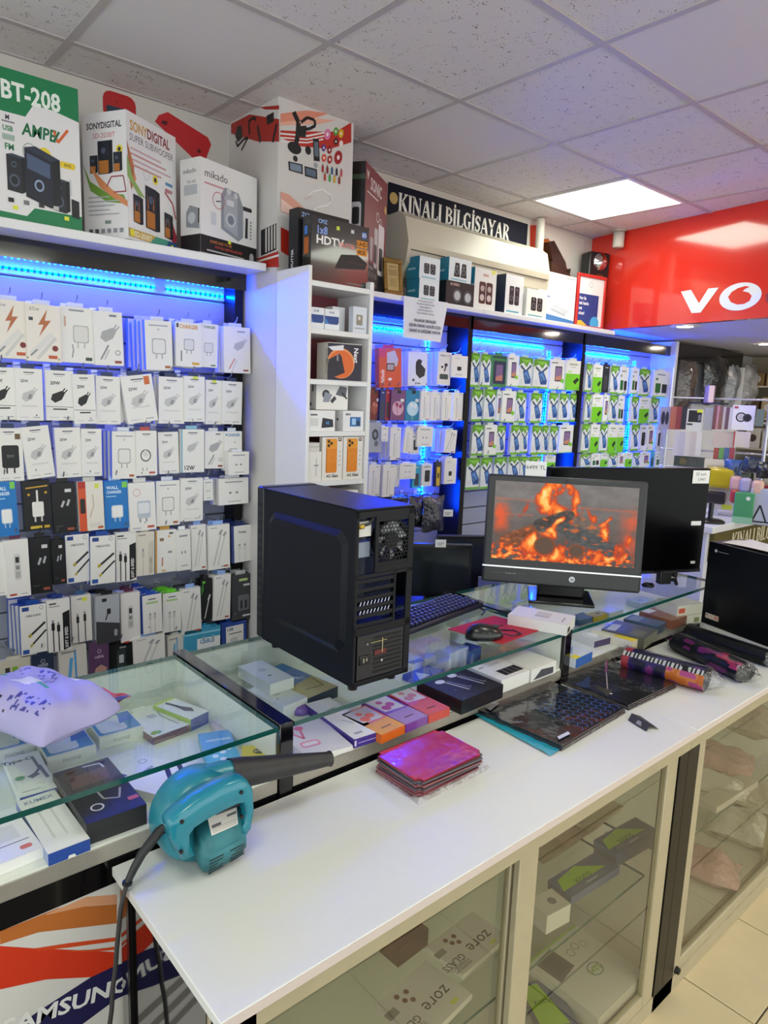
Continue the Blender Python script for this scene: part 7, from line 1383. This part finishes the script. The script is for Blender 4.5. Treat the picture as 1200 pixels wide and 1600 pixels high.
def paint2(s, k):
    n = mathutils.noise.noise(Vector((s*5+9, math.sin(k*6.28)*1.3, math.cos(k*6.28)*1.3)))
    if n > .22: return C('#7a2a6a', .4)
    if s > .66 and .05 < k < .45 and n > -.1: return C('#b83a5c', .4)
    return RP[6] if n > -.25 else C('#2a2a30', .4)
r0, r1 = at(978, 1028, z=ZT+.035), at(1105, 1062, z=ZT+.035)
roll('film wrapped roll with orange and purple print at right of table', (r0.x, r0.y, 0), (r1.x, r1.y, 0), .040, paint1, 1)
r0, r1 = at(1040, 1000, z=ZT+.035), at(1165, 1050, z=ZT+.035)
roll('film wrapped black and magenta roll behind the orange one', (r0.x+.03, r0.y-.03, 0), (r1.x, r1.y+.0, 0), .036, paint2, 2)
r0, r1 = at(1075, 985, z=ZT+.03), at(1200, 1030, z=ZT+.03)
roll('film wrapped plain black roll beside the black computer case', (r0.x, r0.y, 0), (r1.x+.02, r1.y, 0), .030, lambda s, k: RP[6], 3)
# leaflet
lf = [at(*q, z=ZT) for q in ((981,1126),(1010,1144),(1030,1140),(1000,1119))]; lc = sum(lf, Vector())/4
m = MB(); a_, b_, c_, d_ = [p-lc for p in lf]
m.add([(a_.x,a_.y,.001),(b_.x,b_.y,.001),(c_.x,c_.y,.0012),(d_.x,d_.y,.001),((c_.x+b_.x)/2,(c_.y+b_.y)/2+.01,.016),((a_.x+d_.x)/2-.004,(a_.y+d_.y)/2+.006,.014)], [(0,1,4,5),(5,4,2,3)], C('#3a3a3c', .4), None)
lo = m.build('folded_leaflet', None, T(lc.x, lc.y, ZT+.0002), label='small folded black leaflet lying in front of the mat piles', cat='leaflet')
ml_ = MB(); ml_.add([tuple((a_*.6+b_*.4+Vector((0,0,.0058)))), tuple((a_*.3+b_*.7+Vector((0,0,.0058)))), tuple((a_*.3+b_*.7)*.6+(c_*.7+d_*.3)*.0+Vector((.004,.004,.011))), tuple((a_*.6+b_*.4)*.6+Vector((.004,.004,.011)))], [(0,1,2,3)], C('#8d8d90', .4)); ml_.build('grey_print', lo)
# black desktop case on the table, paper on it
dc = thing('desktop_computer_case', 'tall black computer case at the right edge of the table', 'computer', T(2.62, 1.125, ZT+.0004) @ rz(-.30))
MB().rbox((0, -.40, .03), (.17, 0, .347), .004, C('#0a0b0e', .35, spec=.25)).build('case_shell', dc)
MB().box((.0, -.40, 0), (.17, 0, .03), C('#d8d6d0', .5)).build('foam_base', dc)
D().rr(.02, .055, .08, .075, '#c9bca8', .003).r(.06, .058, .078, .072, '#c8857c').c(.027, .068, .003, '#333').c(.035, .317, .006, '#b9bcc2').r(.045, .315, .09, .317, '#9a9da4').mb(M=T(0, 0, .0) @ FACE_LEFT @ T(0, 0, 0)).build('stickers', dc)
pa_ = MB(); vs = [(.02+.15*i/6, -.40+.36*j/6, .3485+.006*abs(math.sin(i*.7+j*.5))) for j in range(7) for i in range(7)]
pa_.add(vs, [(j*7+i, j*7+i+1, (j+1)*7+i+1, (j+1)*7+i) for j in range(6) for i in range(6)], C('#dcdad6', .6), None, True).build('paper_sheet', None, T(2.62, 1.125, ZT+.0004) @ rz(-.30), label='white crumpled paper lying on top of the black case', cat='paper')
# ================================================================ INSIDE THE LOW CABINETS
def zbox(label, near, far, left, ztop, h, nm, prt):
    """box whose top is given by near-right, far-right and far-left corners; print reads from the far side"""
    N_, F_, L_ = at(*near, z=ztop), at(*far, z=ztop), at(*left, z=ztop); uy = (F_-N_); dd_ = uy.length; uy.normalize(); ux = Vector((uy.y, -uy.x, 0)); ww = max(.12, (F_-L_).dot(ux))
    o = MB().box((-ww, 0, 0), (0, dd_, h), C('#dcd8ce', .4), mats=[None, None, C('#c8c3b6', .5), None, None, None]).build('screen_glass_box', None, T(N_.x, N_.y, ztop-h) @ rz(math.atan2(ux.y, ux.x)), label=label, cat='box', group=nm)
    if prt: prt(ww, dd_).mb(M=T(-ww, 0, h) @ FACE_TOP).build('printed_top', o)
def zprint(w_, d_):
    d = D().t('zore', w_-.022, d_*.46, .030, '#37322b', 'l', rot=math.pi).t('GLASS', w_-.118, d_*.40, .017, '#37322b', 'l', rot=math.pi).t('TEMPERED', w_-.118, d_*.25, .009, '#6a655c', 'l', rot=math.pi).t('PREMIUM', w_-.118, d_*.16, .009, '#6a655c', 'l', rot=math.pi)
    for a_, b_ in ((.098,.62),(.112,.70),(.094,.80),(.118,.84)): d.c(w_-a_, d_*b_, .006, '#7a4a34')
    return d.rr(w_-.05, d_*.08, w_-.03, d_*.16, '#d8df5a', .002).r(w_-.17, d_*.6, w_-.14, d_*.75, '#8f8b80')
for k in range(4):
    zt_ = .403+.0125*(k+1); lab = 'white lettered box topmost in the near stack under the table' if k == 3 else f'white lettered box {ordw(k)} from bottom of the near stack under table'
    zbox(lab, (738-1.2*(k % 2),1553), (665,1500), (575,1560), zt_, .0115, 'near stack of screen glass boxes', zprint if k == 3 else None)
for k in range(6):
    zt_ = .403+.0125*(k+1); lab = 'white lettered box topmost in the farther stack under the table' if k == 5 else f'white lettered box {ordw(k)} from bottom of the farther stack under table'
    zbox(lab, (792+1.5*(k % 2),1462), (738,1424), (664,1478), zt_, .0115, 'farther stack of screen glass boxes', zprint if k == 5 else None)
# phone poster cards standing at back
for k, (u, lb) in enumerate(((605, 'grey tablet picture card standing at back of left cabinet'), (690, 'second grey tablet card standing behind the white boxes'))):
    p = at(u, 1500, y=1.09); o = MB().box((-.09, 0, 0), (.09, .006, .20), C('#8a9490', .35)).build('tablet_card', None, T(p.x, 1.09, .403) @ Matrix.Rotation(-.1, 4, 'X'), label=lb, cat='card'); D().r(-.075, .02, .075, .18, '#4f6468').r(-.06, .13, .06, .17, '#7d9498').mb().build('picture', o)
pbox('brown_box', 'reddish brown box behind the near stack of white boxes', (.97, 1.0, .4025), (.10, .06, .045), .05, '#7a4e38')
# tablet case packs with green triangle
def sunix(w_, d_):
    return D().r(0, 0, w_, d_, '#5b6280').p([(w_*.0,d_*.32),(w_*.86,d_*.32),(w_*.5,d_*.95),(w_*.1,d_*.8)], '#9ac41c').t('sunix', w_*.42, d_*.5, .022, '#33401a', b=0, rot=math.pi).r(w_*.1, d_*.06, w_*.8, d_*.26, '#6a7088').r(w_*.38, d_*.14, w_*.6, d_*.17, '#d4d6d8').ring(w_*.3, d_*.9, .012, .002, '#8a90a4')
for k in range(4): qbox('tablet_case_pack', 'blue and green tablet pack topmost on left of right cabinet shelf' if k == 3 else f'blue tablet pack {ordw(k)} from bottom, left pile on cabinet shelf', (893,1408-2*k), (968,1360-2*k), (872,1372-2*k), .403+.0125*(k+1), .011, '#5b6280', top=sunix if k == 3 else None, group='tablet packs left pile', coat=.4)
for k in range(6): qbox('tablet_case_pack', 'blue and green tablet pack topmost on right of right cabinet shelf' if k == 5 else f'blue tablet pack {ordw(k)} from bottom, right pile on cabinet shelf', (963,1350-3*k), (1028,1312-3*k), (945,1318-3*k), .403+.0125*(k+1), .011, '#5b6280', top=sunix if k == 5 else None, group='tablet packs right pile', coat=.4)
def white_tab(w_, d_): return D().p([(w_*.08,d_*.55),(w_*.42,d_*.6),(w_*.4,d_*.95),(w_*.06,d_*.92)], '#6a6058').r(w_*.12, d_*.62, w_*.36, d_*.9, '#54504a').c(w_*.58, d_*.42, .028, '#8f9488', ry=.022).c(w_*.58, d_*.42, .024, '#d6d8c8', ry=.018).t('HTS', w_*.58, d_*.38, .018, '#8aa82c', b=1).r(0, d_*.97, w_, d_, '#a4c43a').ring(w_*.55, d_*.75, .013, .002, '#7a7a6a').ring(w_*.68, d_*.78, .012, .002, '#7a7a6a').ring(w_*.8, d_*.74, .012, .002, '#7a9a4a')
qbox('tablet_box', 'large white tablet box lying on the floor of the right cabinet', (935,1592), (1008,1520), (838,1492), .115, .05, '#dad6ca', top=white_tab, mats=[None,None,'#c9c4b6','#a4c43a',None,None])
qbox('tablet_case_pack', 'blue and green tablet pack on cabinet floor at lower left', (850,1612), (905,1600), (826,1535), .09, .028, '#5b6280', top=lambda w_, d_: D().p([(0,d_*.1),(w_*.8,d_*.05),(w_*.5,d_*.95),(0,d_*.9)], '#9ac41c').t('sunix', w_*.4, d_*.6, .02, '#33401a', rot=math.pi))
qbox('white_carton', 'white carton with vent hole on the cabinet shelf near door stile', (855,1432), (892,1412), (838,1400), .452, .05, '#d8d4c8', top=lambda w_, d_: D().c(w_*.6, d_*.5, .012, '#777'))
for k in range(3): qbox('leaflet_bundle', ['flat beige leaflet at back of right cabinet shelf','pinkish leaflet leaning at back of right cabinet','cream leaflet under the beige ones in right cabinet'][k], (850+35*k,1345-25*k), (905+35*k,1310-25*k), (840+35*k,1325-25*k), .42+.012*k, .012, ['#b5a48c','#b89a8c','#c2b49a'][k])
# bags behind the right cabinet glass
for k, (u, v, y_, sx, sz, c_, lb) in enumerate(((1125,1185,.95,.20,.09,'#c9a49a','pinkish film bag on upper shelf of right hand cabinet'),(1115,1215,.9,.16,.06,'#d2cdc2','white film bag below the pinkish one in right cabinet'),(1170,1160,1.0,.22,.12,'#b8ab98','beige film bag at back of right hand cabinet'),(1105,1330,.9,.17,.11,'#c49a94','pink film bag low in the right hand cabinet'),(1150,1340,.92,.20,.13,'#cfcabd','clear film bag low in the right hand cabinet'),(1185,1290,.95,.25,.12,'#c8bfae','cream film bag beside the clear bag'))):
    p = at(u, v, y=y_); zz = .402+sz*.22 if p.z > .30 else .06+sz*.22
    bag('film_bag', lb, (p.x, p.y, zz), sx, .22, sz*.9, C(c_, .16, coat=.9, bump=.9, bscale=35), M=rz(.3) @ Matrix.Rotation(math.pi/2, 4, 'X'), seed=k+20)
qbox('clear_case', 'flat clear plastic case on upper shelf of right cabinet', (1120,1262), (1185,1220), (1105,1240), .43, .022, '#c4beb0', coat=.8)
# ================================================================ FAR RIGHT: counter, rack and shelves under the lowered ceiling
fc = thing('far_counter', 'white far counter with olive shop name sign on its front', 'counter', T(5.0, 2.0, 0))
MB().rbox((-.92, -.26, .96), (1.4, .40, 1.0), .003, PANELW, seg=1).build('counter_top', fc); MB().box((-.90, -.22, 0), (1.4, .38, .96), C('#dcdce4', .5)).build('counter_body', fc)
MB().box((-.86, -.245, .78), (1.4, -.221, .955), C('#5c5320', .5)).build('sign_board', fc)
D().serif('KINALI BİLGİSAYAR', 4.40-5.0, .838, .09, '#e8e0c4', sx=.9).mb(M=T(0, -.245, 0)).build('lettering', fc)
# rack of cases on the counter
rk = thing('product_rack', 'tall white rack of hanging phone cases on the far counter', 'rack', T(4.75, 2.10, 1.0)); RB = C('#cfd0d6', .3, metal=.5)
for a in (-.27, .30): MB().cyl((a*.35, -a, 0), (a*.35, -a, .95), .011, RB, n=10).build('upright', rk)
for z_ in (.75, .60, .40, .28): MB().cyl((-.105, .30, z_), (.115, -.33, z_), .006, RB, n=8).build('crossbar', rk)
MB().rbox((-.14, -.34, 0), (.16, .34, .015), .004, PANELW, seg=1).build('base_plate', rk)
xr = 4.62
def rack(name, lab, u0, v0, u1, v1, body, fn=None, x=xr, dep=.012, cat='package', group='packs on the far rack', rough=.35, coat=.3):
    um, vm = (u0+u1)/2, (v0+v1)/2; a, b = at(u0, vm, x=x), at(u1, vm, x=x); t_, bo = at(um, v0, x=x), at(um, v1, x=x); w_, h = (a-b).length, t_.z-bo.z
    m = MB().box((0, 0, 0), (w_, dep, h), C(body, rough, coat=coat)); o = m.build(name, None, T(a.x, a.y, bo.z) @ rz(-math.pi/2+.22), label=lab, cat=cat, group=group)
    if fn: fn(w_, h).mb().build('printed_front', o)
def r1(x, y): return (1030+x/4.848, 530+y/4.848)
RK = [('phone_case','lavender case pack at left end of far rack',0,512,78,682,'#9a96b4',lambda w_,h: D().c(w_*.35,h*.5,w_*.18,'#2a2a40',ry=h*.3).c(w_*.7,h*.5,w_*.16,'#2a2a40',ry=h*.3)),
 ('phone_case','orange strap pack, second on far rack',82,510,125,684,'#b0664c',None),('phone_case','dark red strap pack, third on far rack',128,510,165,684,'#8c3a34',None),('phone_case','black strap pack, fourth on far rack',168,510,205,684,'#26262a',None),
 ('watch_box','white and black pack with yellow sticker on far rack',206,530,322,700,'#cfcfcc',lambda w_,h: D().r(w_*.1,h*.42,w_*.9,h*.95,'#1c1c20').r(w_*.6,h*.86,w_*.95,h*.99,'#d8e03a').r(w_*.7,h*.5,w_*.85,h*.75,'#77777c').r(w_*.05,h*.28,w_*.4,h*.36,'#333')),
 ('phone_case','grey film pack in middle of far rack',340,520,400,690,'#9a9aa0',None)]
for k in range(6): RK.append(('phone_case', f"slim {['dark red','pink','brown','silver','plum','white'][k]} case pack right of rack middle, {ordw(k)} of six", 408+24*k, 500+4*k, 428+24*k, 684, ['#6a2a34','#b87a80','#7a4a40','#b8a8a8','#5c3048','#c8c0c0'][k], None))
RK += [('watch_box','white box picturing a black smart watch on far rack',552,500,712,690,'#e4e0dc',lambda w_,h: D().ring(w_*.4,h*.52,w_*.24,w_*.07,'#2c2624').c(w_*.4,h*.52,w_*.14,'#bdb6b0').c(w_*.68,h*.5,w_*.2,'#3a322e').c(w_*.68,h*.5,w_*.13,'#15130f').r(w_*.06,h*.86,w_*.24,h*.95,'#b0483c')),
 ('phone_case','green grey pack right of the smart watch box',730,530,790,660,'#5c6a5c',None)]
for k in range(5): RK.append(('screen_film', f"pale upright film pack in lower rack row, {ordw(k)} from left", 106+43*k, 700, 146+43*k, 885, ['#c8c2cc','#bdb9c8','#cfc8c4','#c4b8b4','#d2cfcc'][k], None))
RK += [('screen_film','wide pinkish film pack in lower rack row',405,700,560,818,'#c4b2aa',None),('screen_film','wide cream film pack with red edge in lower rack row',562,700,680,820,'#d0c4ba',lambda w_,h: D().r(0,0,w_*.08,h,'#b0382c'))]
for k in range(4): RK.append(('cable_pack', f"thin {['red','green','blue','crimson'][k]} cable pack under the pinkish film pack", 408+40*k, 822, 442+40*k, 965, ['#a03a30','#5c9a4c','#3a5c94','#a0283c'][k], None))
RK.append(('phone_case','dark camouflage pouch at bottom left of far rack',110,890,330,968,'#3c4038',lambda w_,h: D().c(w_*.3,h*.5,w_*.12,'#6a6040').c(w_*.7,h*.6,w_*.1,'#5c5a4a')))
for nm, lab, x0, y0, x1, y1, c_, fn in RK: rack(nm, lab, *r1(x0, y0), *r1(x1, y1), c_, fn)
# silver canister and bundle on top of the rack
p = at(1109, 617, x=4.68); MB().cyl((p.x, p.y, p.z-.05), (p.x, p.y, p.z+.06), .034, C('#b49aa8', .2, metal=.7), n=18).build('metal_canister', None, label='pinkish metal canister standing over the far rack', cat='canister')
MB().box((p.x-.05, p.y-.10, p.z-.06), (p.x+.06, p.y+.12, p.z-.0502), C('#2a2a2e', .4)).build('top_tray', rk, T(-4.75, -2.10, -1.0))
# bags hanging on the recessed display
for k, (u, v, sx, sz, c_, lb) in enumerate(((1072,600,.26,.40,'#5c5048','brownish clear bag of cables at left of recessed display'),(1118,592,.42,.42,'#17171b','big black cable bundle bag in recessed display'),(1142,600,.18,.38,'#8f9298','grey clear bag right of the black bundle'),(1170,602,.24,.34,'#b4b2b0','pale clear bag hanging at the end of recessed display'))):
    p = at(u, v, y=2.62); bag('hanging_bag', lb, p, sx, sz, .12, C(c_, .2, coat=.8, bump=.9, bscale=25, noise=.5, nscale=12), seed=40+k); MB().tube([(p.x, 2.70, p.z+sz/2), (p.x, 2.60, p.z+sz/2-.02)], .004, RB).build('hook', far, iF)
# earbud case pack, green box etc. on the far counter
p = at(1128, 760, x=4.55)
ec = thing('earbud_case_pack', 'yellow earbud case on a card above the far counter', 'earbud case', T(4.55, p.y+.02, p.z-.13) @ rz(-math.pi/2+.3)); 
MB().box((-.10, 0, -.02), (.10, .006, .30), C('#d4ccc0', .4)).build('card', ec); MB().rbox((-.07, -.05, .12), (.085, 0, .25), .03, C('#d8c21c', .3, coat=.3)).build('case', ec); MB().rbox((-.085, -.055, .105), (.1, .0, .265), .035, GLASS('#f4f2ea', 1.45, .05)).build('clear_shell', ec); MB().rbox((-.075, -.03, .015), (.05, 0, .095), .02, C('#2c2226', .3)).build('dark_case', ec); D().r(.03, -.015, .09, .015, '#d8e03a').mb().build('sticker', ec)
MB().box((-.012, .007, 1.0005-(p.z-.13)), (.012, .017, .30), RB).build('stand_stem', ec)
for k, (u, v, c_, lb) in enumerate(((1150,775,'#c8382c','red earbud case right of the yellow case'),(1150,755,'#d8a8a4','pink earbud case above the red one'),(1165,758,'#b0a8d0','lilac earbud case beside the pink one'),(1184,762,'#e0b4a0','peach earbud case at far right'))):
    p = at(u, v, x=4.45); t = thing('earbud_case', lb, 'earbud case', T(*p) @ rz(-math.pi/2+.3)); MB().rbox((-.034, -.03, -.045), (.034, .03, .045), .02, C(c_, .3, coat=.4)).build('shell', t); MB().tube([(0, 0, .06), (.01, 0, .09), (-.01, 0, .10), (-.01, .0, .07)], .005, C('#333', .4)).build('carabiner', t); MB().cyl((.0, .03, 0), (0, .12, 0), .004, RB, n=8).build('hook', t)
p = at(1160, 812, x=4.42); o = MB().rbox((-.055, -.03, 0), (.055, .03, .19), .006, C('#4a9a64', .3, coat=.4)).build('green_box', None, T(4.42, p.y, 1.0004) @ rz(-math.pi/2+.3), label='green box standing on the far counter', cat='box'); D().c(.02, .155, .012, '#dfe8e0').r(-.055, 0, .055, .04, '#8fc0a0').mb(M=T(0, -.03, 0)).build('print', o)
p = at(1186, 808, x=4.46); o = MB().rbox((-.06, -.03, 0), (.07, .03, .22), .006, C('#b4b8d0', .3, coat=.3)).build('pale_box', None, T(4.46, p.y, 1.0004) @ rz(-math.pi/2+.3), label='pale blue box with black stand picture on far counter', cat='box'); D().l([(-.035,.02),(0,.12),(.04,.02)], .010, '#1c1c20').l([(-.05,.02),(.06,.02)], .009, '#1c1c20').mb(M=T(0, -.03, 0)).build('print', o)
p = at(1120, 806, x=4.28); t = thing('speaker_dish', 'round black dish base on the far counter by the television', 'stand', T(4.26, p.y+.03, 1.0004)); MB().lathe([(.0001, .02), (.07, .018), (.085, .01), (.085, 0), (.0001, 0)], C('#121215', .3), n=28).build('base', t); MB().cyl((0, 0, .018), (0, 0, .12), .015, C('#121215', .3), n=12).build('stem', t)
o = MB().rbox((-.04, -.03, 0), (.04, .03, .22), .006, C('#a02a20', .4)).build('red_box', None, T(4.7, at(1197, 812, x=4.7).y, 1.0004), label='dark red box at far right edge of the far counter', cat='box')
for k, (u, v, c_) in enumerate(((1145,730,'#3a5ca4'),(1175,726,'#26304c'),(1196,735,'#1c1e24'))):
    p = at(u, v, x=4.56); bag('hanging_bag', ['blue bag hanging low on the far rack','navy bag hanging low on the far rack','black bag at the far right of rack'][k], p, .10, .10, .05, C(c_, .3, coat=.6, bump=.8, bscale=40), M=rz(-math.pi/2+.3), seed=60+k)
# shelves with brown goods on the far wall
sh = thing('far_shelves', 'beige wall shelves full of small boxes at the far right', 'shelf', T(6.85, 2.1, 0)); 
for z_ in (1.05, 1.35, 1.62, 1.90): MB().box((-.25, -.9, z_-.015), (.15, .68, z_), C('#cfc6b4', .5)).build('board', sh)
for y_ in (-.88, .66): MB().box((-.24, y_-.015, 0), (.15, y_+.015, 2.1), C('#bfb6a4', .5)).build('upright', sh)
rnd = random.Random(11); nb = 0
for z_ in (1.05, 1.35, 1.62, 1.90):
    y_ = -.70; k = 0
    while y_ < .55:
        w_ = rnd.uniform(.07, .12); h = rnd.uniform(.10, .2) if z_ < 1.9 else rnd.uniform(.09, .14)
        c_ = rnd.choice(['#c9c2b4', '#b9a27a', '#8a6a40', '#d4cfc6', '#5a4630', '#7d8a80'])
        o = MB().rbox((0, 0, 0), (.15, w_, h), .004, C(c_, .5), seg=1).build('stock_box', None, T(6.62, 2.1+y_, z_+.0004), label=f"small stock box, {ordw(min(k, 14))} from right, {['lowest','second','third','top'][[1.05,1.35,1.62,1.90].index(z_)]} far shelf", cat='box', group='stock boxes on the far shelves')
        D().c(w_/2, h*.5, w_*.28, '#dcd8d0' if c_ in ('#8a6a40', '#5a4630', '#b9a27a') else '#4a4038').mb(M=T(0, w_, 0) @ FACE_LEFT).build('printed_front', o)
        y_ += w_+rnd.uniform(.01, .03); k += 1
